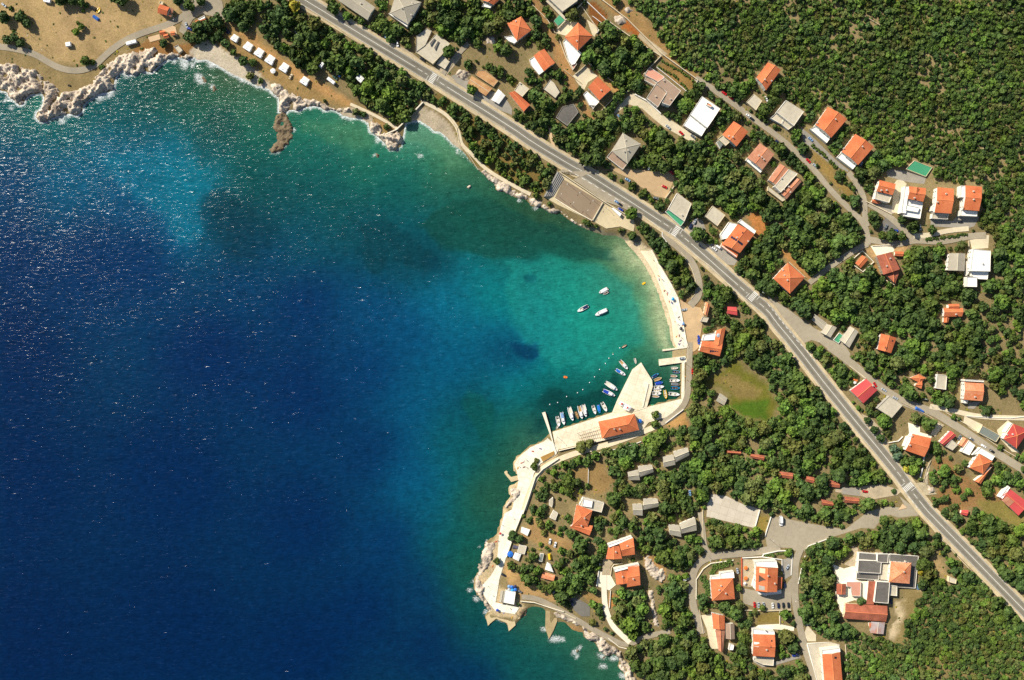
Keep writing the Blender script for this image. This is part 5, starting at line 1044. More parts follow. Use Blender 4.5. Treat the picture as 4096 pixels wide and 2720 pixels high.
bld("flat_house", "small flat grey roofed house beside a long dark stone wall", H_, [("f", "C", "H 1560,315 1650,325 1640,458 1548,445", 4, 0, "w")])
bld("gabled_house", "terracotta gabled house with a white gable strip in the eastern gardens", H_, [("g", "U", "H 1812,378 1988,388 1978,563 1805,550", 6.5, 1.6, "w"), ("f", "W", "H 1812,363 1990,374 1988,388 1812,378", 7.5, 0, "w", LOW), ("f", "W", "H 1795,550 1845,555 1835,585 1795,580", 3, 0, "w", LOW)], [(0, "H 1912,525")])
bld("red_house", "house with flat sheeted crimson roof wedged between the main road and lane", H_, [("g", "D", "H 905,358 1010,460 878,585 760,465", 5.5, 1.4, "w")], [(0, "H 965,420")])
bld("flat_house", "square flat grey roofed house below the crimson roofed one", H_, [("f", "C", "H 1120,515 1242,600 1140,718 1003,630", 5, 0, "g")])
v = bld("gabled_house", "orange roofed house ringed by white paving beside the main road", H_, [("g", "O", "H 1332,865 1507,905 1442,1078 1268,1018", 7, 1.8, "w"), ("f", "W", "H 1290,890 1325,880 1275,1000 1255,980", 4.5, 0, "w", LOW)], [(0, "H 1332,885 1310,970")])
bld("hipped_house", "maroon hipped house in a white walled yard at the right edge", H_, [("p", "M", "H 2262,772 2410,830 2292,1000 2172,912", 7, 2.2, "w"), ("f", "N", "H 2185,850 2245,765 2262,772 2195,862", 5, 0, "w", LOW)], [(0, "H 2215,875 2260,870")])
bld("garage", "long low green grey flat roof beside the eastern lane", "garage", [("f", "N", "H 1975,790 2142,880 2102,942 1940,855", 3, 0, "c", NW)])
bld("cottage", "small pinkish red roofed house with a square grey annex", H_, [("g", "D", "H 1682,835 1738,880 1620,975 1583,940", 4.5, .9, "w"), ("f", "C", "H 1692,917 1752,965 1700,1018 1640,985", 3.5, 0, "g", NW)])
bld("cafe", "small beige roofed cafe with a white table terrace by the eastern lane", "cafe", [("g", "U", "H 1800,895 1848,925 1800,990 1755,962", 3.5, .7, "w"), ("f", "W", "H 1850,925 1908,970 1855,1062 1780,1030", 3.5, 0, "w", LOW)])
v = bld("hipped_house", "orange pyramid roofed house with a lower wing and terrace of parasols", H_, [("p", "O", "H 1945,1048 2068,1120 1985,1235 1858,1180", 6.5, 2.4, "w"), ("g", "O", "H 1985,1240 2072,1165 1962,1327 1905,1300", 4.5, .8, "w", NW), ("f", "W", "H 1880,1060 1960,990 2092,1070 2062,1112 1948,1045", 4, 0, "w", LOW)])
v = bld("striped_house", "house with a pink striped crimson roof at the lower right edge", H_, [("g", "D", "H 2225,1368 2400,1500 2310,1620 2140,1455", 5, 1.2, "w"), ("f", "W", "H 2140,1450 2215,1345 2232,1360 2160,1465", 5.6, 0, "w", LOW)])
on_roof(v[0], "H 2200,1440 2270,1490 2225,1540 2160,1480", "pale_roof_panel", RM["T"], .05)
BGROW[0] = -8
for k, (s, lb) in enumerate([("H 98,1212 230,1227 225,1282 96,1264", "westernmost dull red roofed cabin in the middle wood"), ("H 355,1255 427,1267 422,1322 350,1302", "second dull red roofed cabin from the west in the middle wood"), ("H 550,1290 665,1307 660,1364 546,1347", "dull red roofed cabin above the gravel court in the wood"), ("H 706,1442 840,1457 838,1508 706,1500", "dull red roofed cabin with green tarpaulins below the gravel court"), ("H 492,1467 610,1497 600,1532 498,1520", "lowest dull red roofed cabin half hidden by crowns"), ("G 1985,1020 2112,1030 2108,1056 1980,1046", "thin red cabin roof peeping out of the northern wood"), ("G 2200,1050 2327,1065 2322,1112 2198,1082", "red cabin roof at the lower edge of the northern wood")]):
    bld("holiday_cabin", lb, "cabin", [("g", "X", s, 2.8, .9, "r")], group="red roofed holiday cabins in the wood")
BGROW[0] = 9
bld("tool_shed", "tiny bright red roofed shed at the edge of the lower meadow", "shed", [("g", "D", "K 1785,0 1850,0 1835,55 1775,35", 2.6, .6, "w", NW)])
BGROW[0] = 9
v = bld("harbour_restaurant", "long orange hip roofed harbour building on the pale quay", "restaurant", [("h", "O", "G 795,752 1130,680 1172,830 833,908", 5.5, 2.6, "w")], [(0, "G 943,820 993,822")])
v = bld("beach_house", "orange roofed house with blue solar panels beside the promenade parking", H_, [("g", "O", "G 1752,8 1945,18 1915,150 1728,102", 7, 1.4, "w", dict(ax=0)), ("g", "O", "E 1885,1480 1972,1450 G 1935,60 1860,40", 6.5, 1.2, "w"), ("f", "W", "E 1770,1520 1880,1500 G 1870,0 1755,5", 5, 0, "w", LOW)])
for k in range(4): on_roof(v[0], " ".join(["G"] + [f"{x + k * 20},{y + k * 3}" for x, y in ((1828, 92), (1844, 95), (1840, 118), (1824, 114))]), "solar_panel", SOLAR)
bld("cottage", "narrow peach roofed cottage beside the slip road junction", H_, [("g", "U", "E 1787,1215 1827,1240 1800,1350 1765,1320", 4.5, .8, "w"), ("f", "C", "E 1760,1352 1817,1362 1797,1405 1740,1397", 3, 0, "g", NW)])
bld("garage", "square salmon red roofed garage below the main road parapet", "garage", [("g", "D", "E 1990,1260 2062,1264 2078,1312 2050,1345 1978,1320" if False else "E 1988,1260 2070,1264 2078,1340 1980,1322", 3.2, .8, "s", NW)])
bld("field_shed", "lone grey sheet roofed shed on the edge of the meadow", "shed", [("g", "G", "G 1917,488 1987,535 1957,604 1882,560", 2.8, .5, "g", NW)])
bld("twin_cottage", "pale stone grey double cottage just below the harbour wood", H_, [("g", "G", "G 1490,1030 1620,990 1636,1062 1507,1130", 5, 1.6, "w"), ("g", "G", "G 1390,1078 1487,1055 1507,1150 1400,1175", 4.6, 1.4, "w", dict(ax=0))], group="grey double cottages")
bld("twin_cottage", "pale grey double cottage between the clearing and the sports court wood", H_, [("g", "G", "G 1163,1165 1290,1150 1306,1218 1170,1268", 5, 1.6, "w"), ("g", "G", "G 1065,1218 1160,1195 1180,1292 1075,1292", 4.6, 1.4, "w", dict(ax=0))], group="grey double cottages")
bld("twin_cottage", "pale grey double cottage right beside the hipped orange house", H_, [("g", "G", "G 1213,1465 1340,1462 1357,1535 1210,1568", 5, 1.6, "w"), ("g", "G", "G 1110,1515 1200,1510 1205,1620 1118,1612", 4.6, 1.4, "w", dict(ax=0))], group="grey double cottages")
bld("twin_cottage", "pale grey double cottage casting a dark shadow above the blue parked cars", H_, [("g", "G", "J 275,128 415,66 431,188 287,218", 5, 1.6, "w"), ("g", "G", "J 172,135 270,140 290,250 180,225", 4.6, 1.4, "w", dict(ax=0))], group="grey double cottages")
bld("hipped_house", "orange hipped house with a low front wing above the camp", H_, [("h", "O", "I 1168,-50 1315,5 1270,148 1130,140", 6.5, 2.0, "w", dict(ax=0)), ("g", "O", "I 1105,160 1140,120 1318,145 1287,235", 5, 1.0, "w"), ("f", "C", "G 655,1452 850,1503 825,1590 700,1560 620,1520", 6, 0, "w"), ("f", "W", "G 655,1465 745,1482 735,1545 645,1530", 6.8, 0, "w", LOW)], [(0, "I 1240,75 1212,148")])
v = bld("twin_villa", "upper one of two red orange villas with white north walls", "villa", [("g", "O", "I 1560,310 1690,255 1705,410 1590,425", 7, 1.6, "w", dict(ax=0)), ("g", "O", "I 1460,340 1560,328 1588,450 1438,452", 6, 1.2, "w", dict(ax=1)), ("f", "W", "I 1455,320 1675,240 1690,262 1465,345", 6.5, 0, "w", NW)], [(0, "I 1635,330"), (1, "I 1528,385")], group="red orange twin villas")
v = bld("twin_villa", "lower one of two red orange villas beside the steep white drive", "villa", [("g", "O", "I 1640,525 1742,505 1756,692 1632,712", 7, 1.6, "w", dict(ax=0)), ("g", "O", "I 1520,570 1635,550 1660,672 1535,688", 6, 1.2, "w", dict(ax=1)), ("f", "W", "I 1510,545 1740,492 1745,512 1520,572", 6.5, 0, "w", NW)], [(0, "I 1690,635"), (1, "I 1590,612")], group="red orange twin villas")
bld("beach_bar", "white flat roofed beach bar beside the bathing platform", "bar", [("f", "W", "I 508,740 606,757 590,872 490,852", 3.5, 0, "w", dict(rim=.2)), ("g", "G", "I 467,745 506,745 488,852 453,852", 3, .4, "g", NW)])
v = bld("square_house", "square orange pyramid roofed house with a white pergola terrace", H_, [("p", "O", "J 558,640 765,628 783,820 572,836", 7, 2.6, "w"), ("f", "W", "J 645,580 770,562 778,625 650,632", 5, 0, "w", LOW), ("f", "W", "J 560,610 645,602 648,634 562,640", 4, 0, "w", LOW)], [(0, "J 657,700 640,740 700,770")])
v = bld("apartment_house", "big orange roofed house with roof cutouts and bright white upper terrace", H_, [("g", "O", "J 978,520 1180,535 1172,757 975,745", 9, 2.2, "w", dict(ax=1)), ("f", "W", "J 965,475 1165,465 1180,532 978,518", 7.5, 0, "w", LOW), ("f", "W", "J 940,700 978,560 978,750 1080,765 1075,792 1000,775", 3.2, 0, "w", LOW), ("s", "R", "J 1180,615 1220,620 1213,728 1175,730", 4, .5, "w", NW), ("f", "W", "J 1080,765 1210,735 1208,770 1080,785", 4, 0, "w", LOW)], [(0, "J 1088,605 1155,680")])
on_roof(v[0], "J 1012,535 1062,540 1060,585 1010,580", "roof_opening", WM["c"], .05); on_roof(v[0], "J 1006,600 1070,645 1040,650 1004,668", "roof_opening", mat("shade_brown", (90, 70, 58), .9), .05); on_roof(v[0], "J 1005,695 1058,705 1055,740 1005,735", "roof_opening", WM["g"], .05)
bld("narrow_house", "narrow orange roofed house joined to a row of beige gables", H_, [("g", "O", "J 570,948 645,950 690,985 690,1102 582,1095", 6, 1.4, "w") if False else ("g", "O", "J 570,950 688,975 690,1102 584,1096", 6, 1.4, "w", dict(ax=1)), ("g", "T", "J 602,1105 692,1105 672,1307 632,1295", 5, 1.2, "w"), ("g", "B", "J 697,1045 777,1048 782,1190 700,1187", 5, 1.2, "w", dict(ax=1)), ("f", "W", "J 735,1232 775,1245 765,1290 725,1290", 3, 0, "w", LOW)])
v = bld("gabled_house", "orange gabled house with bright white back terrace in the southern wood", H_, [("g", "O", "J 948,1145 1152,1150 1150,1357 947,1345", 7.5, 1.8, "w", dict(ax=0)), ("f", "W", "J 945,1095 1145,1115 1150,1148 950,1143", 6, 0, "w", LOW), ("f", "C", "J 958,1358 1142,1362 1137,1435 1040,1425 955,1385", 3.5, 0, "w", LOW)], [(0, "J 1075,1290 1068,1115")])
on_roof(v[0], "J 958,1215 1008,1220 1005,1262 956,1255", "roof_opening", WM["w"], .05); on_roof(v[0], "J 1118,1200 1130,1202 1128,1215 1116,1213", "skylight", GLASS); on_roof(v[0], "J 1108,1250 1122,1252 1120,1265 1106,1263", "skylight", GLASS)
v = bld("gabled_house", "southernmost long orange roofed house beside its own parking deck", H_, [("g", "O", "J 1588,1330 1752,1312 1780,1640 1612,1640", 8, 1.8, "w", dict(ax=1)), ("f", "W", "J 1580,1290 1750,1270 1753,1308 1588,1328", 7, 0, "w", LOW)])
on_roof(v[0], "J 1700,1350 1722,1355 1720,1372 1698,1368", "skylight", GLASS)
bld("parking_deck", "grey parking deck with white rim beside the southernmost house", "deck", [("f", "C", "J 1450,1232 1655,1218 1745,1240 1745,1275 1580,1290 1590,1400 1600,1640 1555,1640", 1.8, 0, "w", NW)])
v = bld("institute", "sprawling complex of black flat roofs joined to an orange pyramid roof", "building complex", [("f", "K", "K 837,392 1000,405 1000,468 833,455", 4, 0, "w", LOW), ("f", "K", "K 833,462 1005,470 1045,485 1035,585 825,572", 5.5, 0, "w", dict(rim=.5)), ("f", "K", "K 1010,405 1110,405 1105,488 1005,480", 5, 0, "w", dict(rim=.5)), ("f", "K", "K 815,578 1025,590 1018,645 812,632", 3, 0, "w", NW), ("f", "K", "K 1122,405 1388,425 1358,722 1200,712 1110,690", 3.4, 0, "w", dict(rim=.4)), ("p", "U", "K 1133,475 1322,488 1305,680 1115,665", 7.5, 2.6, "w"), ("f", "K", "K 1000,658 1122,665 1108,860 978,850", 5.5, 0, "w", dict(rim=.6)), ("s", "X", "K 925,652 990,655 975,872 908,870", 3.6, .8, "w", NW), ("f", "C", "K 1128,690 1190,700 1188,792 1122,785", 3, 0, "w", LOW), ("f", "C", "K 1040,490 1120,500 1112,650 1030,640", 3.0, 0, "g", NW)], [(5, "K 1255,570"), (5, "K 1278,480")])
bld("long_barn", "long barn with blotched dark red tiles below the black flat roofs", "barn", [("g", "X", "K 715,862 1100,885 1088,1030 697,1000", 4.5, 1.8, "c"), ("s", "O", "K 930,1040 955,1040 945,1085 935,1085", 3, .3, "w", NW)])
bld("metal_shed", "rust streaked silver sheet roof at the end of the long barn", "shed", [("g", "S", "K 955,1030 1080,1036 1065,1145 945,1132", 3.5, .7, "g", dict(ax=1, wins=False))])
bld("patio_house", "small building of dull red tiles and salmon terrace on a white yard", "building", [("g", "X", "K 635,678 720,680 715,780 630,775", 3.5, .9, "w"), ("f", "P", "K 724,662 857,662 852,795 772,792 768,710 724,705", 3.2, 0, "w", dict(rim=.2, wins=False))])
bld("road_hut", "tiny beige flat roofed hut alone in the scrub beside the main road", "hut", [("f", "C", "K 1668,610 1738,640 1730,680 1664,662", 3, 0, "c", LOW)])
bld("green_terrace_house", "flat grey roofed house with a green floored terrace beside the zebra crossing", H_, [("f", "C", "E 1522,212 1655,312 1590,475 1438,362", 5, 0, "w"), ("f", "V", "E 1412,385 1436,366 1588,478 1555,520", 2.8, 0, "w", LOW)], [(0, "E 1565,415")])
bld("flat_house", "plain beige flat roofed house between two big tree crowns", H_, [("f", "C", "E 1850,330 1967,415 1895,517 1778,425", 4.5, 0, "c")])
v = bld("solar_house", "orange roofed house with a long dark solar array above its parking yard", H_, [("g", "O", "E 2085,498 2235,592 2102,765 1940,682", 7.5, 1.6, "w"), ("s", "O", "E 2070,812 1925,705 1940,660 2088,768", 4.5, 1.0, "w", NW), ("f", "W", "E 1922,595 2000,480 2078,500 1985,630 1940,640", 5, 0, "w", LOW), ("f", "W", "E 2085,480 2110,455 2250,560 2235,590", 5, 0, "w", LOW)], [(0, "E 2075,622 2180,655")])
for k in range(6): on_roof(v[0], " ".join(["E"] + [f"{x + k * 18},{y + k * 12.5}" for x, y in ((2027, 606), (2041, 616), (2032, 634), (2017, 624))]), "solar_panel", SOLAR)
on_roof(v[0], "E 2124,570 2137,576 2130,592 2118,586", "skylight", GLASS)
bld("kiosk", "long white flat roofed kiosk below the lay-by on the court terrace", "kiosk", [("f", "W", "E 915,352 935,348 1012,402 995,430", 2.8, 0, "w", dict(wins=False, rim=.05))])
# camp huts and awnings near the southern point
for s, rm, hh, lb in [("I 660,155 738,180 714,240 650,205", "W", 2.4, "white roofed camp hut nearest the thin white terrace wall"), ("I 955,0 997,30 972,95 918,70", "C", 2.4, "grey camp hut under the trees above the two parked cars"), ("I 640,320 708,335 688,410 620,390", "C", 2.2, "sand coloured camp awning beside a purple tent"),
    ("I 600,390 658,405 632,472 577,442", "W", 2.2, "white camp awning beside the blue and white parasol"), ("I 895,480 925,495 955,575 875,548", "W", 2.2, "bright white camp tent roof above the orange and white one"), ("I 858,570 970,602 955,655 840,625", "U", 2.6, "white and orange camp hut roof in the trees"),
    ("I 832,400 866,405 850,478 820,472", "N", 2.2, "blue grey camp trailer roof between crowns"), ("N 2290,1390 2361,1330 2361,1440 2340,1520 2290,1480", "C", 2.4, "beige shed roof at the edge of the wood by the terrace")]:
    bld("camp_hut", lb, "hut", [("g" if len(q(s)) == 4 and rm in "WU" else "f", rm, s, hh, .4, "w", dict(wins=False, **({} if rm in "WU" else {"rim": .05})))], group="camp huts by the bathing place")
# ------------------------------------------------------------ vehicles
PM = {}
def paint(k):
    c = dict(w=(232, 232, 230), s=(168, 176, 184), r=(200, 26, 30), b=(36, 66, 170), n=(30, 40, 78), k=(36, 40, 46), g=(110, 116, 122), l=(120, 156, 196), v=(44, 84, 66), y=(236, 190, 40), c=(40, 110, 200), o=(226, 120, 50), t=(86, 84, 104), e=(216, 196, 160), q=(40, 150, 210), d=(120, 96, 74))[k]
    return mat("paint_" + k, c, .35, .05, 1.0, spec=.6)
TYRE = mat("tyre_rubber", (26, 26, 28), .9, .1, 2); LAMPG = mat("lamp_glass", (230, 220, 190), .2, .05, 2, spec=.6); CANVAS = mat("canvas_white", (236, 234, 226), .8, .06, 1)
def loft(secs, m_=None):
    """secs: list of rings (equal length) -> closed surface"""
    V = [p for s in secs for p in s]; n = len(secs[0]); F = [tuple(range(n - 1, -1, -1)), tuple(range((len(secs) - 1) * n, len(secs) * n))]
    for k in range(len(secs) - 1):
        for i in range(n): F.append((k * n + i, k * n + (i + 1) % n, (k + 1) * n + (i + 1) % n, (k + 1) * n + i))
    return V, F
def car_parts(van=False):
    L2 = 2.15 if not van else 2.5; h = 1.42 if not van else 2.0
    def ring(z, x0, x1, w, r=.35):
        return [(x0 + r, -w, z), (x1 - r, -w, z), (x1, -w + r, z), (x1, w - r, z), (x1 - r, w, z), (x0 + r, w, z), (x0, w - r, z), (x0, -w + r, z)]
    b = MB(); b.add(*loft([ring(.28, -L2 + .1, L2 - .1, .78), ring(.5, -L2, L2, .86), ring(.85, -L2 + .04, L2 - .12, .84), ring(.93, -L2 + .2, L2 - .35, .76)]))
    g = MB()
    if van: lo, hi = ring(.93, -2.3, 1.6, .78, .15), ring(h - .1, -2.25, 1.0, .7, .15)
    else: lo, hi = ring(.93, -1.6, 1.0, .74, .15), ring(h - .06, -1.1, .35, .6, .12)
    g.add(*loft([lo, hi]))
    r = MB(); r.add(*loft([[(x * 1.0, y, h - .07) for x, y, z in hi], [(x * .95, y * .94, h) for x, y, z in hi]]))
    wh = MB(); wh.tube((0, -.11, 0), (0, .11, 0), .32, n=10); rim = MB(); rim.tube((0, -.125, 0), (0, .125, 0), .17, n=8)
    li = MB(); li.box(-.06, -.16, -.07, .06, .16, .07)
    return b.me("car_body", None), g.me("windows", GLASS), r.me("car_roof", None), wh.me("wheel", TYRE), rim.me("rim", mat("alloy", (170, 172, 176), .4, .1, 3)), li.me("headlight", LAMPG), L2
CP = {False: car_parts(), True: car_parts(True)}
def car(s, ang, col, label, group="parked cars", van=False, sc=1.0, name=None):
    bm_, gm, rm, wm, im, lm, L2 = CP[van]; px = q(s)[0]; p = P(px)
    z = p.z
    for k in ASCENT:
        if (Vector(p[:2]) - k[0]).length < k[1]: z = k[2]
    r = empty(name or ("parked_van" if van else "parked_car"), (p.x, p.y, z + .05), -math.radians(ang)); r.scale = (sc,) * 3
    tag(r, label, "van" if van else "car", group, "thing")
    for nm, me_, m_ in (("body", bm_, paint(col)), ("windows", gm, None), ("roof_panel", rm, paint(col))):
        if m_:
            key = nm + col + str(van)
            if key not in MC:
                MC[key] = me_.copy(); MC[key].materials.clear(); MC[key].materials.append(m_)
            me_ = MC[key]
        link(nm, me_, r)
    for x in (-1.35, 1.35):
        for y in (-.76, .76): w_ = link("wheel", wm, r, (x, y, .32)); link("rim", im, w_)
    for y in (-.58, .58): link("headlight", lm, r, (L2 - .06, y, .66))
    return r
ASCENT = [(Vector(P(q("G 1565,168")[0])[:2]), 6, 1.3), (Vector(P(q("J 1515,1310")[0])[:2]), 9, 3.8), (Vector(P(q("J 1600,1262")[0])[:2]), 7, 3.8)]
CARS = [
 ("A 40,50", 38, "s", "silver car at the western end of the camp meadow", {}), ("A 1722,235", 72, "s", "pale grey car beside the camp entrance junction", {}), ("A 1752,268", 20, "b", "blue and silver car below the camp entrance junction", {}),
 ("B 128,210", 60, "c", "blue car under the trees beside a blue tent", {}), ("B 160,300", 55, "w", "white estate car under the camp trees", {}), ("B 370,295", 50, "s", "silver car in deep shade of the camp grove", {}), ("B 342,430", -45, "s", "pale silver car angled on the camp clearing", {}),
 ("B 322,708", -62, "e", "cream car parked at the end of the awning row", {}), ("B 730,718", 38, "v", "dark green car beside the lone caravan", {}), ("B 540,552", 30, "b", "blue car at the shady edge of the camp track", {}),
 ("B 1140,305", 60, "r", "red car half under trees beside the main road", {}), ("B 1190,330", 60, "l", "pale blue car parked beside the red one by the main road", {}), ("B 1222,362", 65, "w", "white car between the trees beside the main road", {}), ("B 1305,408", 80, "w", "small white car tucked below the roadside tree", {}), ("B 1535,548", 35, "k", "dark car in front of the unfinished house", {}),
 ("C 990,1078", 50, "l", "pale blue car under the tree on the upper yard", {}), ("C 1438,1172", 42, "s", "silver car at the head of the row below the brown roofed house", {}), ("C 1560,1228", 42, "r", "red car between a silver and a grey car by the white villa", {}), ("C 1668,1260", 40, "g", "grey car at the foot of the white villa", {}),
 ("C 1955,862", 36, "r", "first of two red cars at the roadside by the forest", {}), ("C 2018,905", 40, "r", "second of two red cars at the roadside by the forest", {}), ("C 2180,1070", 38, "w", "white car on the upper lane", {}), ("C 2210,1098", 38, "k", "black car just behind the white one on the upper lane", {}), ("C 2345,915", 60, "w", "white car beside the flat beige outbuilding", {}),
 ("C 1270,1545", -50, "s", "white silver car in the shade below the villa terrace", {}), ("C 1345,1540", 60, "r", "red car in the shade below the villa terrace", {}), ("C 1325,1500", 60, "n", "navy car beside the villa with tables", {}),
 ("D 390,1285", 42, "l", "pale blue car in front of the big orange roofed house", {}), ("D 85,1310", 45, "n", "dark blue car at the lane verge under trees", {}), ("D 370,1485", 45, "r", "red car on the lane at the verge", {}), ("D 432,1530", 45, "s", "silver car just below the red car on the lane", {}), ("D 855,1515", -55, "s", "grey car behind the second big orange roofed house", {}), ("F 350,55", 10, "g", "grey car half hidden below the lane", {}),
 ("E 1405,155", 25, "r", "red car alone on the dusty yard", {}), ("E 1470,25", 40, "r", "red car at the upper corner of the dusty yard", {}), ("E 1330,262", 15, "g", "small grey car at the lower corner of the dusty yard", {}), ("E 1066,92", 30, "l", "pale car beside the hedge trees along the main road", {}),
 ("E 968,298", 35, "l", "blue and white car parked in the lay-by", {}), ("E 995,318", 35, "k", "black car behind the blue and white one in the lay-by", {}), ("E 1000,365", 28, "b", "blue car beside the kiosk with yellow gear on top", {}),
 ("E 1685,475", -65, "s", "pale car beside the green terrace house", {}), ("E 1648,520", -60, "n", "navy car in the shade of the green terrace house", {}), ("E 1866,728", 35, "w", "white car parked beside the van under the solar house", {}), ("E 1590,1288", -8, "s", "silver car alone on the dusty seaside parking", {}), ("E 1722,1550", 75, "b", "blue car left of the house with solar panels", {}), ("E 2100,915", 60, "g", "dark grey car in shade at the main road", {}),
 ("F 1085,525", -55, "g", "grey estate car in the yard by the road fork", {}), ("F 1172,560", 5, "b", "bright blue car in the yard by the road fork", {}), ("F 1398,530", 80, "s", "pale green silver car below the white stepped villa", {}), ("F 1770,475", 5, "k", "black car in the shade below the row houses", {}),
 ("H 985,412", 60, "r", "red car behind the crimson roofed house", {}), ("H 1068,460", 32, "s", "silver car by the crimson roofed house", {}), ("H 1172,535", 30, "s", "pale silver car above the square flat roofed house", {}),
 ("H 1572,468", 5, "r", "red car in front of the small flat grey house", {}), ("H 1762,898", -55, "g", "grey car beside the small pinkish cottage", {}), ("H 1872,912", 32, "g", "blue grey car at the lane above the cafe", {}), ("H 1985,978", 33, "w", "white car at the lane beside the parasol terrace", {}), ("H 2062,1025", 35, "k", "dark car behind the white one beside the parasol terrace", {}), ("H 893,1395", 8, "r", "red car in tree shade on the gravel court", {}),
 ("K 178,525", -55, "s", "silver car by the white wall right of the big orange house", {}), ("J 805,560", 80, "s", "silver car between the square house and the courtyard", {}), ("J 1240,690", 85, "n", "navy car in the shade right of the big orange house", {}),
 ("J 962,872", 85, "r", "red car at the left end of the parked row", {}), ("J 1000,875", 85, "s", "first silver car right of the red one in the row", {}), ("J 1046,876", 85, "s", "second silver car right of the red one in the row", {}), ("J 1130,880", 85, "w", "white car in the middle of the parked row", {}), ("J 1182,880", 85, "n", "navy car right of the white one in the row", {}), ("J 1228,878", 85, "k", "black car second from the right end of the row", {}), ("J 1275,876", 85, "k", "black car at the right end of the parked row", {}),
 ("J 1450,1050", -5, "s", "silver car alone at the edge of the round wood", {}), ("J 1335,1335", -15, "b", "pale blue car beside the trees right of the southern orange house", {}), ("J 1600,1262", 3, "w", "pale car on the parking deck beside the rounded wall", {}), ("J 1515,1310", 0, "w", "white car on the left of the parking deck", {}), ("J 1520,1372", 5, "k", "black car on the parking deck", {}),
 ("J 340,395", -25, "b", "blue car at the top of the curved lane", {}), ("J 335,445", -30, "w", "white grey car below the blue one on the curved lane", {}), ("J 345,495", -25, "n", "dark car in shade on the curved lane", {}), ("J 330,595", -25, "r", "red car on the curved lane", {}), ("J 328,640", -30, "w", "white car below the red one on the curved lane", {}), ("J 325,908", 30, "n", "dark blue car in shade lower on the curved lane", {}), ("J 342,1168", -20, "w", "white covered car at the foot of the curved lane", {}),
 ("I 922,288", -80, "w", "left one of two white cars on the camp ground", {}), ("I 970,318", -75, "w", "right one of two white cars on the camp ground", {}), ("I 495,597", 30, "k", "black car on the sand above the beach bar", {}), ("I 640,745", 40, "g", "grey car at the start of the beach lane", {}), ("I 960,738", -85, "l", "pale blue car in the trees above the beach lane", {}), ("I 1125,855", 80, "n", "dark car in shade beside the beach lane", {}), ("I 1040,380", 40, "l", "blue car below the trees of the camp", {}),
 ("K 1383,705", -80, "l", "pale blue car in shade behind the black flat roofs", {}), ("K 1130,838", 80, "n", "dark blue car behind the institute", {}),
 ("G 1663,290", 88, "r", "red car on the promenade beside the small boats", {}), ("G 1565,168", -5, "s", "grey car parked on the broad pier", {}), ("G 1720,15", 80, "b", "blue car beside the walled corner of the solar roof house", {}), ("G 1640,1410", 85, "l", "pale car under the trees left of the sports court", {}), ("J 820,215", 85, "s", "silver car on the short lane below the sports court", {}),
]
for s, a, c, lb, kw in CARS: car(s, a, c, lb, **kw)
car("J 1205,98", 88, "w", "long white delivery van alone on the big parking area", None, True, 1.5); car("E 1906,715", 35, "w", "white van parked under the solar house", None, True)
# ---- caravans and camp gear
def caravan(s, ang, L_, W_, label, awning=0, col="w", group="caravans and awnings along the beach track"):
    p = P(q(s)[0]); r = empty("caravan", (p.x, p.y, p.z), -math.radians(ang)); tag(r, label, "caravan", group, "thing"); block([q(s)[0]] * 3, 14)
    def ring(x, w, z0, z1): return [(x, -w, z0), (x, w, z0), (x, w, z1 - .25), (x, w - .25, z1), (x, -w + .25, z1), (x, -w, z1 - .25)]
    b = MB(); l = L_ / 2; b.add(*loft([ring(-l, W_ / 2 - .15, .8, 2.0), ring(-l + .25, W_ / 2, .5, 2.5), ring(l - .4, W_ / 2, .5, 2.5), ring(l, W_ / 2 - .15, .8, 1.9)])); b.build("body", paint(col), r)
    g = MB(); g.box(-l * .5, -W_ / 2 - .02, 1.3, l * .3, W_ / 2 + .02, 1.9); g.build("windows", GLASS, r)
    v_ = MB(); v_.box(-.35, -.3, 2.5, .35, .3, 2.62); v_.build("roof_vent", paint("g"), r)
    for y in (-W_ / 2 + .1, W_ / 2 - .1): link("wheel", CP[False][3], r, (-.2, y, .32))
    d = MB(); d.tube((l, -.5, .5), (l + 1.1, 0, .45), .05).tube((l, .5, .5), (l + 1.1, 0, .45), .05); d.build("drawbar", TYRE, r)
    if awning:
        a = MB(); y0 = W_ / 2; a.add([(-l * .8, y0, 2.4), (l * .8, y0, 2.4), (l * .8, y0 + awning, 1.9), (-l * .8, y0 + awning, 1.9), (0, y0 + .1, 2.6), (0, y0 + awning, 2.2)], [(0, 4, 5, 3), (4, 1, 2, 5)])
        a.add([(-l * .8, y0 + awning, 0), (l * .8, y0 + awning, 0), (l * .8, y0 + awning, 1.9), (-l * .8, y0 + awning, 1.9), (-l * .8, y0, 0), (l * .8, y0, 0), (l * .8, y0, 2.4), (-l * .8, y0, 2.4)], [(0, 1, 2, 3), (4, 0, 3, 7), (1, 5, 6, 2)])
        a.build("awning", CANVAS, r)
    return r
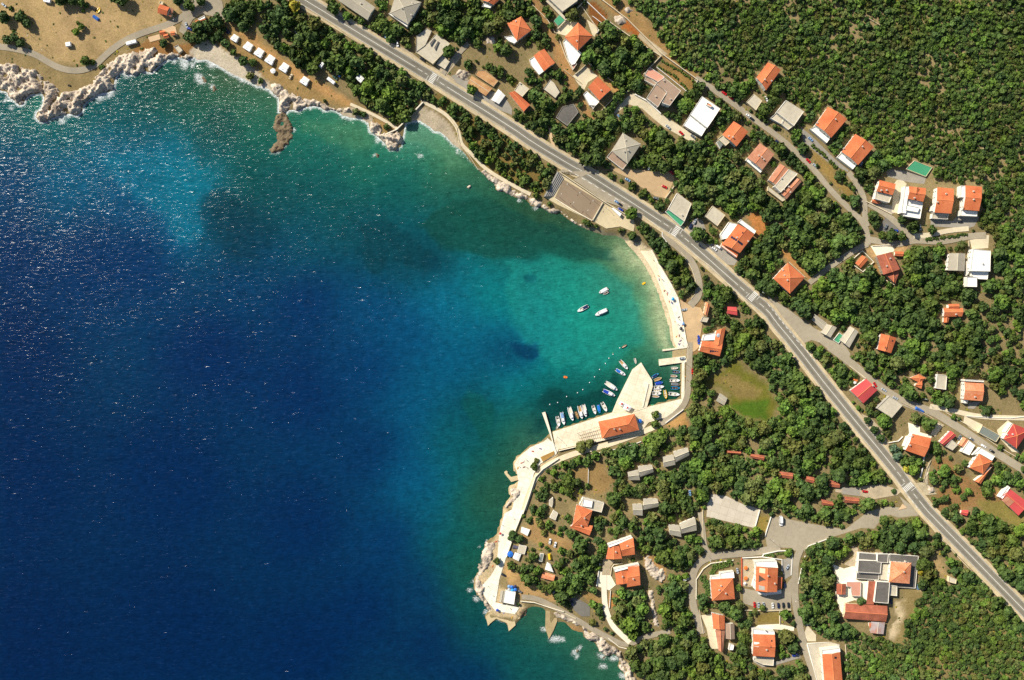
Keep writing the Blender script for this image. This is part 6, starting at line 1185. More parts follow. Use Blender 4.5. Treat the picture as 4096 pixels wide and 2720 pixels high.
for s, a, L_, W_, lb, aw, c in [
 ("A 1220,398", -15, 8.2, 2.6, "big white camper van alone on the meadow edge above the rocks", 0, "w"), ("A 2165,372", 30, 5.6, 2.6, "white caravan at the upper end of the beach track row", 2.4, "w"), ("A 2285,452", 32, 6.6, 2.8, "second white caravan of the row beside the pebble beach", 3.2, "w"),
 ("B 25,510", 32, 6.6, 2.8, "third white caravan of the row with cream awning", 3.4, "w"), ("B 125,575", 32, 6.8, 2.8, "fourth white caravan with an awning and gear in front", 3.6, "w"), ("B 255,648", 32, 6.6, 2.8, "fifth white caravan beside the cream car", 3.6, "w"), ("B 445,768", 32, 6.4, 2.6, "white caravan with pale blue awning by the rocky outcrop", 3.0, "w"),
 ("B 697,750", 38, 7.0, 2.5, "lone white caravan on the open camp ground", 0, "w"), ("B 612,605", -50, 4.6, 2.4, "short white caravan at the edge of the camp grove", 0, "w"), ("B 955,740", 42, 6.0, 2.4, "white caravan with folded awning under the grove", 2.0, "w"), ("A 640,415", -10, 4.2, 3.2, "white trailer tent with dark green end in the meadow", 0, "w"), ("A 445,12", 10, 5.6, 3.0, "white camper beside the shady trees at the top edge", 0, "w"),
 ("A 1745,262", 40, 1.2, 1.0, "", 0, "c")]:
    if lb: caravan(s, a, L_, W_, lb, aw, c)
def tent(s, ang, L_, W_, h, c, label):
    p = P(q(s)[0]); b = MB(); l, w_ = L_ / 2, W_ / 2
    b.add([(-l, -w_, 0), (l, -w_, 0), (l, w_, 0), (-l, w_, 0), (-l * .8, 0, h), (l * .8, 0, h), (0, 0, h * .93)], [(0, 1, 5, 6, 4), (2, 3, 4, 6, 5), (1, 2, 5), (3, 0, 4)])
    o = b.build("tent", paint(c), None, (p.x, p.y, p.z)); o.rotation_euler = (0, 0, -math.radians(ang)); tag(o, label, "tent", None, "thing"); return o
for a in [("A 885,165", 35, 5.2, 2.6, 1.8, "c", "bright blue tent pitched alone on the meadow"), ("B 85,195", 60, 4.6, 2.6, 1.8, "b", "blue tent under the trees near the camp road"), ("B 765,690", 40, 4, 2.4, 1.6, "c", "blue tent at the edge of the grove beside a dark green car"), ("A 865,80", 30, 4.6, 3.2, 1.9, "k", "dark tent beside a yellow and orange inflatable"), ("B 1090,750", 40, 4, 2.6, 1.8, "g", "grey tent deep in the grove"), ("A 2095,285", 40, 4.6, 2.8, 1.8, "n", "dark blue tent in the shade beside the caravans"),
          ("I 605,345", 10, 4.2, 3, 2.0, "t", "purple tent beside the sand coloured camp awning"), ("I 922,430", 80, 4.6, 2.8, 2.2, "y", "yellow orange camp tent among crowns"), ("H 1395,645", 28, 7.2, 2.8, 2.2, "c", "vivid blue tarpaulin covered trailer beside the eastern lane"), ("A 640,790", 20, 2.2, 1.6, 1.0, "k", "small dark tent on the rocks edge of the meadow")]: tent(*a)
def ring_boat(s, ang, label):
    p = P(q(s)[0]); b = MB(); n = 12
    for k in range(n):
        a0, a1 = 2 * PI * k / n, 2 * PI * (k + 1) / n; b.tube((2 * math.cos(a0), 1 * math.sin(a0), .35), (2 * math.cos(a1), 1 * math.sin(a1), .35), .35, n=6)
    b.box(-1.5, -.6, .1, 1.5, .6, .2); o = b.build("inflatable_boat", paint("y"), None, (p.x, p.y, p.z)); o.rotation_euler = (0, 0, -math.radians(ang)); tag(o, label, "inflatable boat", None, "thing")
ring_boat("A 910,97", -60, "yellow and orange inflatable boat lying on the meadow")
def parasol(s, r_, c, label, z=None, h=2.3):
    p = P(q(s)[0]); zz = p.z if z is None else z; root = empty("parasol", (p.x, p.y, zz)); tag(root, label, "parasol", None, "thing")
    b = MB(); n = 8; V_ = [(r_ * math.cos(2 * PI * i / n), r_ * math.sin(2 * PI * i / n), h - .55) for i in range(n)] + [(0, 0, h)]
    b.add(V_, [(i, (i + 1) % n, n) for i in range(n)]); b.build("canopy", paint(c) if len(c) == 1 else CANVAS, root); m2 = MB(); m2.cyl(0, 0, 0, h + .1, .035, n=6); m2.build("pole", FRAME, root)
for a in [("B 162,660", 2.0, "w", "white hexagonal parasol beside the caravans"), ("I 555,402", 2.4, "c", "blue and white parasol beside the white camp awning"), ("G 1175,745", 1.7, "c", "blue parasol at the east end of the harbour building", 1.25), ("E 1480,1190", 1.3, "q", "bright blue parasol on the bathing promenade", 1.15), ("E 1575,1418", 1.3, "l", "pale blue parasol at the promenade wall", 1.15), ("E 1555,1462", 1.3, "k", "dark parasol lower on the promenade", 1.15), ("C 768,283", 1.8, "n", "navy parasol on the corner terrace of the pyramid roofed house", 1.5), ("I 437,918", 1.2, "b", "blue parasol on the star shaped platform", .9), ("I 465,212", 1.0, "r", "red parasol on the stony edge of the bathing place", 1.2), ("H 800,362", 2.0, "o", "orange and white parasol above the crimson roofed house"), ("H 792,388", 1.4, "w", "white parasol above the crimson roofed house"),
          ("E 1885,1525", 1.6, "s", "silver parasol beside the promenade house", 9.2, 1.2), ("J 878,530", 1.6, "o", "upper orange parasol in the courtyard"), ("J 878,625", 1.6, "o", "lower orange parasol in the courtyard"), ("J 870,672", 1.1, "w", "small white parasol at the courtyard corner"), ("H 1385,1150", 2.0, "o", "orange striped parasol on the steps below the orange house"), ("J 1870,555", .5, "k", "") ]:
    if a[3]: parasol(*a)
for k, (x, y) in enumerate([(545, 700), (570, 705), (600, 700), (545, 730), (575, 735), (602, 728)]):
    parasol(f"I {x},{y}", 1.35, "lcnsqc"[k], None, 2.0); o = [o for o in COL.objects if o.name.startswith("parasol") and not o.get("label") and o.type == 'EMPTY'][-1]
    tag(o, "bluish parasol in the tight cluster above the white beach bar", "parasol", "bluish parasols of the beach bar", "thing")
# ---- harbour tents, pergola, lamps, poles
for s, lb in [("G 1002,560 1042,582 1020,615 975,590", "upper left white promotion tent with red square on the mole"), ("G 1042,582 1105,617 1075,655 1018,632", "lower right white promotion tent with red square on the mole")]:
    w_ = [PW(p, 1.4) for p in q(s)]; c = sum(w_, Vector()) / 4; r = empty("market_tent", (c.x, c.y, 1.45)); tag(r, lb, "tent", "white tents on the mole", "thing")
    L4 = [Vector((p.x - c.x, p.y - c.y, 2.3)) for p in w_]; b = MB(); ap = Vector((0, 0, 3.3)); b.add([*L4, ap], [(0, 1, 4), (1, 2, 4), (2, 3, 4), (3, 0, 4)]); b.build("canopy", CANVAS, r)
    b = MB(); b.box(-.7, -.7, 2.93, .7, .7, 3.36, .3, .3); b.build("red_patch", paint("r"), r); b = MB()
    for p in L4: b.cyl(p.x * .95, p.y * .95, 0, 2.3, .04, n=5)
    b.build("poles", FRAME, r)
r = empty("pergola", PW(q("G 715,865")[0], 1.3)); tag(r, "bare wooden pergola frame beside the harbour restaurant", "pergola", None, "thing")
A_ = [PW(p, 3.8) - r.location for p in q("G 605,860 795,800 830,905 635,935")]
b = MB()
for k in range(12):
    t = k / 11; a = A_[0].lerp(A_[1], t); c = A_[3].lerp(A_[2], t); b.tube((a.x, a.y, 2.5), (c.x, c.y, 2.5), .09, n=4)
b.build("rafters", WOOD, r); b = MB()
for t in (0, .33, .66, 1):
    a = A_[0].lerp(A_[3], t); c = A_[1].lerp(A_[2], t); b.tube((a.x, a.y, 2.35), (c.x, c.y, 2.35), .11, n=4)
b.build("beams", WOOD, r); b = MB()
for p in A_: b.cyl(p.x, p.y, 0, 2.4, .12, n=6)
b.build("posts", WOOD, r)
LPM = mat("galvanised_steel", (150, 152, 150), .5, .1, 3)
def lamp(s, ang, h, label, z=None):
    p = P(q(s)[0]); r = empty("street_lamp", (p.x, p.y, p.z if z is None else z), -math.radians(ang)); tag(r, label, "street lamp", None, "thing")
    b = MB(); b.cyl(0, 0, 0, h, .12, .07, 8); b.build("pole", LPM, r); b = MB(); b.tube((0, 0, h), (1.6, 0, h + .25), .06, .04); a = b.build("arm", LPM, r)
    b = MB(); b.box(1.4, -.18, h + .15, 2.2, .18, h + .32, .08, .05); b.build("lamp_head", FRAME, a)
for s, a, h, lb, *z in [("G 1595,212", 200, 8, "street lamp at the root of the broad pier"), ("E 515,128", 120, 8, "upper floodlight on the landward side of the court", 2.6), ("E 630,205", 120, 8, "middle floodlight on the landward side of the court", 2.6), ("E 750,280", 120, 8, "lower floodlight on the landward side of the court", 2.6), ("E 440,252", -60, 7, "upper floodlight on the seaward side of the court", 2.6), ("E 553,330", -60, 7, "middle floodlight on the seaward side of the court", 2.6), ("E 682,402", -60, 7, "lower floodlight on the seaward side of the court", 2.6), ("E 863,345", 60, 5, "lamp on the empty court terrace", 2.6),
   ("H 1430,545", 200, 9, "street lamp casting a long shadow over the eastern lane"), ("J 1088,255", 20, 9, "street lamp on the big parking area"), ("J 540,430", 100, 8, "street lamp at the bend of the curved lane"), ("A 1632,192", 90, 8, "lamp post at the camp entrance"), ("A 282,325", 90, 5, "lone post on the camp meadow beside the shrubs"), ("A 412,455", 90, 5, "lone post on the camp meadow above the path"), ("C 660,1490", 30, 8, "street lamp on the main road bend above the court"), ("C 1545,625", 30, 1, ""), ("E 2310,1140", 200, 8, "street lamp at the last zebra crossing before the parking lot"), ("H 1440,25", 200, 1, ""), ("J 1320,795", 100, 8, "street lamp at the lane right of the big orange house"), ("G 415,890", 60, 6, "lamp at the root of the long jetty", 1.3), ("H 460,20", 200, 8, "street lamp at the start of the eastern lane")]:
    if lb: lamp(s, a, h, lb, *z)
# ---- boats
WOODD = mat("deck_wood", (176, 140, 92), .7, .2, 3); DECK = mat("deck_cream", (214, 206, 186), .6, .1, 2)
def hull_rings(L_, W_, H1, k=1.0, z0=0.0, sharp=1.0):
    xs = [-.5, -.42, -.2, .05, .25, .4, .475, .5]; ws = [.72, .86, .98, 1.0, .86, .52, .22, .04]; out = []
    for x, w_ in zip(xs, ws):
        w2 = W_ / 2 * w_ * k; z = H1 * (1 + .25 * max(0, x + .1)); out.append((x * L_ * (1 if k == 1 else .93) - (0 if k == 1 else .01 * L_), w2, z))
    return out
def boat_meshes(L_, W_, style):
    H1 = .45 + L_ * .045; r = hull_rings(L_, W_, H1); n = len(r); b = MB()
    secs = [[(x, -w, z), (x, -w * .8, z * .45), (x * .97, -w * .25, -.25), (x * .97, w * .25, -.25), (x, w * .8, z * .45), (x, w, z)] for x, w, z in r]
    V_ = [p for s in secs for p in s]; F_ = [(5, 4, 3, 2, 1, 0), tuple(range((n - 1) * 6, n * 6))]
    for k in range(n - 1):
        for i in range(5): F_.append((k * 6 + i, k * 6 + i + 1, k * 6 + 7 + i, k * 6 + 6 + i))
    b.add(V_, F_)
    # gunwale and foredeck
    ri = [(x * .94, w * .74, z) for x, w, z in r]
    for sg in (-1, 1):
        for k in range(n - 1):
            o0, o1, i0, i1 = r[k], r[k + 1], ri[k], ri[k + 1]
            f = [(o0[0], sg * o0[1], o0[2]), (o1[0], sg * o1[1], o1[2]), (i1[0], sg * i1[1], i1[2]), (i0[0], sg * i0[1], i0[2])]
            b.add(f if sg < 0 else f[::-1], [(0, 1, 2, 3)])
    fd = [(ri[k][0], sg * ri[k][1], ri[k][2] + .005) for k in range(4 if style != "open" else 5, n) for sg in (-1,)] + [(ri[k][0], ri[k][1], ri[k][2] + .005) for k in range(n - 1, (3 if style != "open" else 4), -1)]
    b.add(fd, [tuple(range(len(fd)))])
    d = MB(); ins = [(ri[k][0], -ri[k][1], H1 * .45) for k in range(n - 1)] + [(ri[k][0], ri[k][1], H1 * .45) for k in range(n - 2, -1, -1)]; d.add(ins, [tuple(range(len(ins)))])
    return b, d, H1
def boat(s, ang, Lp, col, style, label, group, cover=None, inner=DECK):
    L_ = Lp * K1 / PPM; W_ = L_ * (.36 if L_ < 8 else .31); px = q(s)[0]; p = PW(px, .2)
    r = empty("boat", (p.x, p.y, .05), -math.radians(ang)); tag(r, label, "boat", group, "thing")
    b, d, H1 = boat_meshes(L_, W_, style); b.build("hull", paint(col), r); d.build("deck", inner, r)
    if style == "open":
        t = MB()
        for x in (-.28, 0.0, .2): t.box(x * L_ - .14, -W_ * .36, H1 * .7, x * L_ + .14, W_ * .36, H1 * .78)
        t.build("thwarts", WOODD, r)
    if style in ("cabin", "cruiser"):
        c = MB(); h = 1.0 if style == "cabin" else 1.25; x0, x1 = (-.08 * L_, .2 * L_) if style == "cabin" else (-.05 * L_, .28 * L_)
        c.box(x0, -W_ * .3, H1 * .8, x1, W_ * .3, H1 + h, .12, .1); c.build("cabin", paint("w"), r)
        g = MB(); g.add([(x1 + .01, -W_ * .27, H1 + h * .35), (x1 + .01, W_ * .27, H1 + h * .35), (x1 - .1, W_ * .24, H1 + h * .9), (x1 - .1, -W_ * .24, H1 + h * .9)], [(0, 1, 2, 3)])
        g.box(x0 + .3, -W_ * .305, H1 + h * .4, x1 - .4, W_ * .305, H1 + h * .75); g.build("windscreen", GLASS, r)
    if style == "console":
        c = MB(); c.box(-.05 * L_, -.3, H1 * .45, .06 * L_, .3, H1 + .55, .1, .05); c.build("console", paint("w"), r); g = MB(); g.box(.05 * L_, -.28, H1 + .4, .07 * L_, .28, H1 + .8); g.build("windscreen", GLASS, r)
        t = MB(); t.box(-.36 * L_, -W_ * .3, H1 * .5, -.26 * L_, W_ * .3, H1 * .9); t.build("seat", paint("k"), r)
    if cover:
        c = MB(); x0, x1 = (-.44 * L_, -.02 * L_) if style != "open" else (-.4 * L_, .3 * L_); z = H1 + (.9 if style in ("cabin", "cruiser") else .12)
        c.box(x0, -W_ * .36, z, x1, W_ * .36, z + .14, .15, .15); c.build("cover", paint(cover), r)
    if L_ > 4.2:
        m_ = MB(); m_.box(-L_ * .5 - .45, -.17, H1 * .5, -L_ * .5 + .05, .17, H1 + .45, .06, .04); m_.cyl(-L_ * .5 - .25, 0, -.4, H1 * .5, .07, n=6); m_.build("outboard_motor", paint("k"), r)
    return r
ge, gm_, gw, gs = "small boats moored at the east quay", "boats moored inside the mole", "boats moored west of the mole", "boats moored stern out along the main quay"
for a in [("G 1498,258", -3, 66, "w", "open", "small white boat nearest the broad pier", ge), ("G 1515,294", 3, 70, "l", "open", "light blue rowing boat second from the broad pier", ge, None, GLASS), ("G 1492,332", 3, 64, "w", "open", "little white boat with wooden seats third from the pier", ge, None, WOODD), ("G 1500,372", 0, 98, "w", "console", "large white open boat in the middle of the east quay row", ge), ("G 1507,408", 4, 88, "d", "open", "brown boat under a grey cover at the east quay", ge, "g"), ("G 1505,442", 2, 80, "q", "open", "blue and white boat below the brown covered one", ge, None, GLASS), ("G 1493,498", 6, 106, "w", "console", "largest white boat at the south end of the east quay row", ge, None),
 ("G 1320,328", -32, 72, "q", "open", "bright blue boat nearest the tip inside the mole", gm_, "n"), ("G 1344,360", -20, 76, "e", "open", "cream yellow boat inside the mole", gm_, None, WOODD), ("G 1353,397", -12, 78, "c", "open", "blue boat third inside the mole", gm_, "b"), ("G 1353,433", -6, 98, "w", "console", "long white boat inside the mole", gm_), ("G 1340,464", -4, 74, "w", "open", "small white boat squeezed between two longer white ones", gm_), ("G 1333,490", 2, 84, "w", "console", "white boat with console at the inner mole", gm_), ("G 1325,518", 6, 66, "w", "open", "southernmost little boat with brown seats inside the mole", gm_, None, WOODD), ("G 1413,500", 80, 84, "y", "open", "narrow yellow boat lying crosswise in the small boat basin", None),
 ("G 1030,228", 48, 108, "w", "cabin", "white boat with beige deck nearest the mole tip outside", gw, None, WOODD), ("G 1000,297", 30, 106, "w", "cabin", "white boat with blue canopy outside the mole", gw, "c"), ("G 1136,192", 78, 54, "w", "open", "little white dinghy off the mole tip", None), ("G 915,425", 33, 134, "w", "cruiser", "white cabin cruiser with dark cockpit west of the mole", gw), ("G 893,488", 25, 124, "w", "cruiser", "white cabin cruiser with blue canopy and orange stern", gw, "b"),
 ("G 425,748", 78, 96, "w", "console", "small white boat at the west end of the quay row", gs), ("G 468,722", 78, 120, "w", "cabin", "white boat with a big light blue cover", gs, "l"), ("G 543,680", 74, 132, "w", "cruiser", "long white cruiser beside a small brown boat", gs), ("G 598,693", 68, 78, "d", "open", "small brown open boat between two cruisers", gs, None, WOODD), ("G 632,665", 76, 124, "w", "cruiser", "white cruiser right of the small brown boat", gs, None, WOODD), ("G 670,650", 77, 118, "w", "cruiser", "easternmost of the three long white cruisers", gs),
 ("G 757,642", 72, 86, "w", "console", "small white motor boat left of the blue one", gs), ("G 801,634", 78, 80, "q", "open", "small blue and white boat near the mole corner", gs, "c"), ("G 850,615", 62, 96, "w", "console", "white motor boat nearest the mole corner", gs), ("G 420,798", -60, 44, "w", "open", "tiny white dinghy tied at the west end of the quay", None),
 ("E 843,1112", 152, 92, "w", "open", "white cuddy boat anchored in the bay with a dinghy alongside", None, "w"), ("E 866,1134", 152, 54, "w", "open", "grey white rubber dinghy beside the anchored cuddy boat", None, None, GLASS), ("E 652,1278", 152, 112, "w", "console", "anchored white boat with dark navy interior", None, "n"), ("E 822,1313", 155, 124, "w", "cabin", "largest white boat anchored in the turquoise bay", None, "w"), ("G 1035,55", -30, 52, "d", "open", "small brown rowing boat drifting off the beach", None)]:
    boat(*a)
for k, s in enumerate("G 862,217 808,272 762,340 715,393 653,458 604,487 504,522 421,577 349,594 932,132 894,168 995,73".split()[1:]):
    p = PW(q("G " + s)[0], 0); b = MB(); b.tube((0, 0, -.2), (0, 0, .15), .3, .42, 8).tube((0, 0, .15), (0, 0, .42), .42, .2, 8).tube((0, 0, .42), (0, 0, .6), .05, .05, 5)
    tag(b.build("mooring_buoy", paint("w"), None, (p.x, p.y, .05)), "small pale buoy in the curved line across the harbour mouth", "buoy", "line of pale buoys", "thing")
for s, a, L_, W_, c, lb, ct in [("G 493,342", 8, 3.0, 1.6, "o", "orange raft floating outside the harbour", "raft"), ("G 1295,600", -5, 2.4, 1.0, "V", "bright green kayak at the foot of the mole", "kayak"), ("E 1216,1045", -30, 2.8, 1.5, "y", "yellow pedal boat near the bathing beach", "pedal boat"), ("G 930,117", 0, .9, .9, "V", "small green float beyond the buoys", "float")]:
    p = PW(q(s)[0], 0); b = MB(); l, w_ = L_ / 2, W_ / 2
    b.add(*loft([[(x, -w_ * k, -.1), (x, w_ * k, -.1), (x, w_ * k, .3), (x, -w_ * k, .3)] for x, k in ((-l, .5), (-l * .7, 1), (l * .5, 1), (l, .35))])); b.box(-l * .4, -w_ * .6, .3, l * .1, w_ * .6, .5, .05, .05)
    o = b.build(ct.replace(" ", "_"), RM["V"] if c == "V" else paint(c), None, (p.x, p.y, .05)); o.rotation_euler = (0, 0, -math.radians(a)); tag(o, lb, ct, None, "thing")
# ---- people: one continuous skinned body per pose
def body_mesh(pose):
    me = bpy.data.meshes.new("person_" + pose)
    J = dict(pel=(0, 0, .95), sp=(0, 0, 1.2), ch=(0, 0, 1.42), nk=(0, 0, 1.53), hd=(0, .02, 1.66), top=(0, .01, 1.76), sl=(.18, 0, 1.43), el=(.26, 0, 1.15), wl=(.28, .08, .9), hl=(.28, .1, .78), sr=(-.18, 0, 1.43), er=(-.26, 0, 1.15), wr=(-.28, .08, .9), hr=(-.28, .1, .78),
             hl_=(.1, 0, .9), kl=(.12, .04, .5), al=(.12, 0, .09), tl=(.12, .16, .04), hr_=(-.1, 0, .9), kr=(-.12, .04, .5), ar=(-.12, 0, .09), tr=(-.12, .16, .04))
    if pose == "lying": J.update(kl=(.16, .12, .52), al=(.14, 0, .12), el=(.42, .02, 1.2), wl=(.5, .02, 1.42), hl=(.5, .02, 1.52), er=(-.36, .02, 1.2), wr=(-.34, .05, .98))
    R_ = dict(pel=.15, sp=.13, ch=.16, nk=.06, hd=.105, top=.07, sl=.065, el=.045, wl=.032, hl=.038, sr=.065, er=.045, wr=.032, hr=.038, hl_=.1, kl=.065, al=.045, tl=.04, hr_=.1, kr=.065, ar=.045, tr=.04)
    E_ = "pel-sp sp-ch ch-nk nk-hd hd-top ch-sl sl-el el-wl wl-hl ch-sr sr-er er-wr wr-hr pel-hl_ hl_-kl kl-al al-tl pel-hr_ hr_-kr kr-ar ar-tr".split()
    ks = list(J); me.from_pydata([J[k] for k in ks], [tuple(ks.index(x) for x in e.split("-")) for e in E_], [])
    o = bpy.data.objects.new("tmp", me); COL.objects.link(o); o.modifiers.new("s", 'SKIN')
    for i, k in enumerate(ks): me.skin_vertices[0].data[i].radius = (R_[k],) * 2; me.skin_vertices[0].data[i].use_root = k == "pel"
    ss = o.modifiers.new("u", 'SUBSURF'); ss.levels = 1; bpy.context.view_layer.update()
    out = bpy.data.meshes.new_from_object(o.evaluated_get(bpy.context.evaluated_depsgraph_get())); bpy.data.objects.remove(o); out.shade_smooth(); return out
SKIN = mat("tanned_skin", (186, 128, 92), .6, .12, 4); SW = [paint("r"), paint("n"), paint("k"), paint("c"), paint("y")]; HAIR = mat("dark_hair", (48, 34, 26), .8, .1, 5)
BODY = {k: body_mesh(k) for k in ("standing", "lying")}
for me_ in BODY.values(): me_.materials.clear(); me_.materials.append(SKIN)
hb = MB(); hb.tube((0, -.01, 1.66), (0, -.005, 1.79), .125, .06, 8); HAIRM = hb.me("hair", HAIR)
def suit(k): b = MB(); b.tube((0, 0, .84), (0, 0, 1.0), .185, .18, 10); return b.me("swimwear", SW[k])
SUITS = [suit(k) for k in range(5)]; SUITN = ["red", "navy", "black", "blue", "yellow"]; TOWC = ["r", "b", "w", "o", "c", "y", "t"]; TOWN = dict(r="red", b="dark blue", w="white", o="orange", c="blue", y="yellow", t="purple")
tm = MB(); tm.box(-.45, -.05, 0, .45, 1.9, .03); TOWEL = {c: None for c in TOWC}
def person(px, pose, where, k, z=None):
    p = P(px); z = p.z if z is None else z; r = link("person", BODY[pose], None, (p.x, p.y, z)); a = rnd.uniform(0, 6.28); kk = k % 5
    link("swimwear", SUITS[kk], r); link("hair", HAIRM, r)
    if pose == "lying":
        r.rotation_euler = (-PI / 2, 0, a); r.location.z = z + .17
        c = TOWC[k % 7]
        if TOWEL[c] is None: TOWEL[c] = tm.me("towel", paint(c))
        t = link("towel", TOWEL[c], None, (p.x, p.y, z + .015)); t.rotation_euler = (0, 0, a); tag(t, f"{TOWN[c]} towel spread {where}", "towel", f"{TOWN[c]} towels {where}", "thing")
    else: r.rotation_euler = (0, 0, a)
    tag(r, f"{pose} person in {SUITN[kk]} swimwear {where}", "person", f"{pose} bathers in {SUITN[kk]} {where}", "thing")
n_ = 0
for s, where, z in [("E 1350,975 1362,985 1372,1000 1385,1012 1355,1000", "at the middle of the promenade", 1.15), ("E 1415,1105 1425,1120 1430,1135 1408,1125", "on the upper promenade", 1.15), ("E 1465,1210 1455,1225 1480,1235 1470,1225", "beside the blue parasol", 1.15), ("E 1530,1362 1512,1408 1528,1420 1548,1445 1570,1440 1535,1372", "on the lower promenade", 1.15), ("E 1525,1525 1540,1540 1560,1545 G 1545,15 1560,30 1570,45 1548,48", "at the end of the beach above the slipway", 1.15), ("G 1608,335 1615,368 1630,445", "on the harbour walk", None), ("E 1290,790 1300,830 1305,845 1360,900 1235,690 1440,1030", "at the upper end of the beach", None),
                    ("N 2010,490 1870,640 1830,655 1805,690 1735,760 1720,770 1850,770 1875,780 2110,430", "on the white bathing terrace", 1.3), ("I 600,25 590,80 495,185 530,180 480,135 435,290 450,300 440,280 400,510 590,40", "below the long terrace wall", None), ("I 300,665 375,730 375,755 400,790 385,840 460,890 350,700 470,850", "on the rocks of the southern point", None), ("I 510,910 555,905 565,925 585,920 600,945 495,955 575,980 610,960 540,950 430,910", "on the star shaped platform", .9)]:
    for px in q(s):
        person(px, "standing" if n_ % 3 == 0 else "lying", where, n_, z); n_ += 1
# ------------------------------------------------------------ trees and scrub
def leafmat():
    m, N, L, b = nt("foliage"); inp(b, Roughness=.7); b.inputs['Specular IOR Level'].default_value = .2
    at = N.new("ShaderNodeAttribute"); at.attribute_name = "tint"; g = N.new("ShaderNodeNewGeometry")
    n1 = N.new("ShaderNodeTexNoise"); n1.inputs['Scale'].default_value = .9; n1.inputs['Detail'].default_value = 3; L.new(g.outputs['Position'], n1.inputs['Vector'])
    n2 = N.new("ShaderNodeTexNoise"); n2.inputs['Scale'].default_value = .05; n2.inputs['Detail'].default_value = 3; L.new(g.outputs['Position'], n2.inputs['Vector'])
    r = N.new("ShaderNodeMapRange"); L.new(n1.outputs[0], r.inputs[0]); r.inputs[1].default_value = .3; r.inputs[2].default_value = .7; r.inputs[3].default_value = .72; r.inputs[4].default_value = 1.35
    s = N.new("ShaderNodeVectorMath"); s.operation = 'SCALE'; L.new(at.outputs['Color'], s.inputs[0]); L.new(r.outputs[0], s.inputs[3])
    w_ = N.new("ShaderNodeVectorMath"); w_.operation = 'MULTIPLY'; L.new(s.outputs[0], w_.inputs[0]); w_.inputs[1].default_value = (1.18, 1.0, .8)
    r2 = N.new("ShaderNodeMapRange"); L.new(n2.outputs[0], r2.inputs[0]); r2.inputs[1].default_value = .4; r2.inputs[2].default_value = .62
    x = N.new("ShaderNodeMix"); x.data_type = 'RGBA'; L.new(r2.outputs[0], x.inputs[0]); L.new(s.outputs[0], x.inputs[6]); L.new(w_.outputs[0], x.inputs[7])
    n3 = N.new("ShaderNodeTexNoise"); n3.inputs['Scale'].default_value = .014; n3.inputs['Detail'].default_value = 4; L.new(g.outputs['Position'], n3.inputs['Vector'])
    r3 = N.new("ShaderNodeMapRange"); L.new(n3.outputs[0], r3.inputs[0]); r3.inputs[1].default_value = .35; r3.inputs[2].default_value = .65; r3.inputs[3].default_value = .86; r3.inputs[4].default_value = 1.34
    s3 = N.new("ShaderNodeVectorMath"); s3.operation = 'SCALE'; L.new(x.outputs[2], s3.inputs[0]); L.new(r3.outputs[0], s3.inputs[3])
    L.new(s3.outputs[0], b.inputs['Base Color']); return m
LEAF = leafmat(); BARK = mat("bark", (104, 86, 66), .95, .3, 4)
TONES = {"dark green": lin((64, 86, 44)), "mid green": lin((75, 97, 45)), "olive green": lin((88, 98, 52)), "bright green": lin((86, 114, 46)), "blue green": lin((84, 108, 84)), "yellowish": lin((150, 146, 52))}
def crown_np(seed, nl=15, per=22, sz=.2, flat=.85):
    """unit crown: quads scattered over a heap of lumps; returns V, F (quads), shade per vertex"""
    r = np.random.RandomState(seed); V = []; Sh = []
    cs = [(np.array([0, 0, .45]), .55)]
    for k in range(nl):
        a = 2 * PI * (k + r.rand()) / nl * 2.6; rr = r.uniform(.3, .74); z = r.uniform(-.1, .62) * (1 - rr * .55) + .12
        cs.append((np.array([rr * math.cos(a), rr * math.sin(a), z]), r.uniform(.24, .4)))
    for c, R_ in cs:
        sh = r.uniform(.84, 1.18)
        for _ in range(per if R_ < .5 else per * 2):
            d = r.normal(size=3); d[2] = abs(d[2]) * .9 - .25; d /= np.linalg.norm(d)
            p = c + d * R_ * r.uniform(.8, 1.08); n = d + r.normal(size=3) * .42; n /= np.linalg.norm(n)
            u = np.cross(n, [.3, .2, .93]); u /= np.linalg.norm(u) + 1e-9; v = np.cross(n, u); s = sz * r.uniform(.6, 1.25)
            a = r.uniform(0, PI); u2 = u * math.cos(a) + v * math.sin(a); v2 = -u * math.sin(a) + v * math.cos(a)
            V += [p - u2 * s - v2 * s * .6, p + u2 * s * .8 - v2 * s, p + u2 * s + v2 * s * .7, p - u2 * s * .6 + v2 * s]; Sh += [sh * r.uniform(.85, 1.15)] * 4
    V = np.array(V); V[:, 2] *= flat; F = np.arange(len(V)).reshape(-1, 4)
    # added blob inside the crown, toned darker, that stops light from passing straight through
    th = np.linspace(0, 2 * PI, 9)[:-1]; core = [[.58 * math.cos(t), .58 * math.sin(t), .12] for t in th] + [[.42 * math.cos(t), .42 * math.sin(t), .5] for t in th] + [[.15 * math.cos(t), .15 * math.sin(t), .7] for t in th]
    n = len(V); CF = [[n + k * 8 + i, n + k * 8 + (i + 1) % 8, n + k * 8 + 8 + (i + 1) % 8, n + k * 8 + 8 + i] for k in range(2) for i in range(8)]
    return np.concatenate([V, np.array(core)]), np.concatenate([F, np.array(CF)]), np.array(Sh + [.85] * 24)
BIG = [crown_np(s) for s in range(6)]; MED = [crown_np(20 + s, 11, 13, .25) for s in range(6)]; SML = [crown_np(40 + s, 6, 11, .33, .8) for s in range(6)]
TM = {}
def tree_mesh(tone, k):
    key = (tone, k)
    if key not in TM:
        V_, F_, sh = BIG[k]; me = np_mesh("crown", V_, F_, LEAF); c = np.array(TONES[tone]); vcol(me, "tint", sh[:, None] * c); TM[key] = me
    return TM[key]
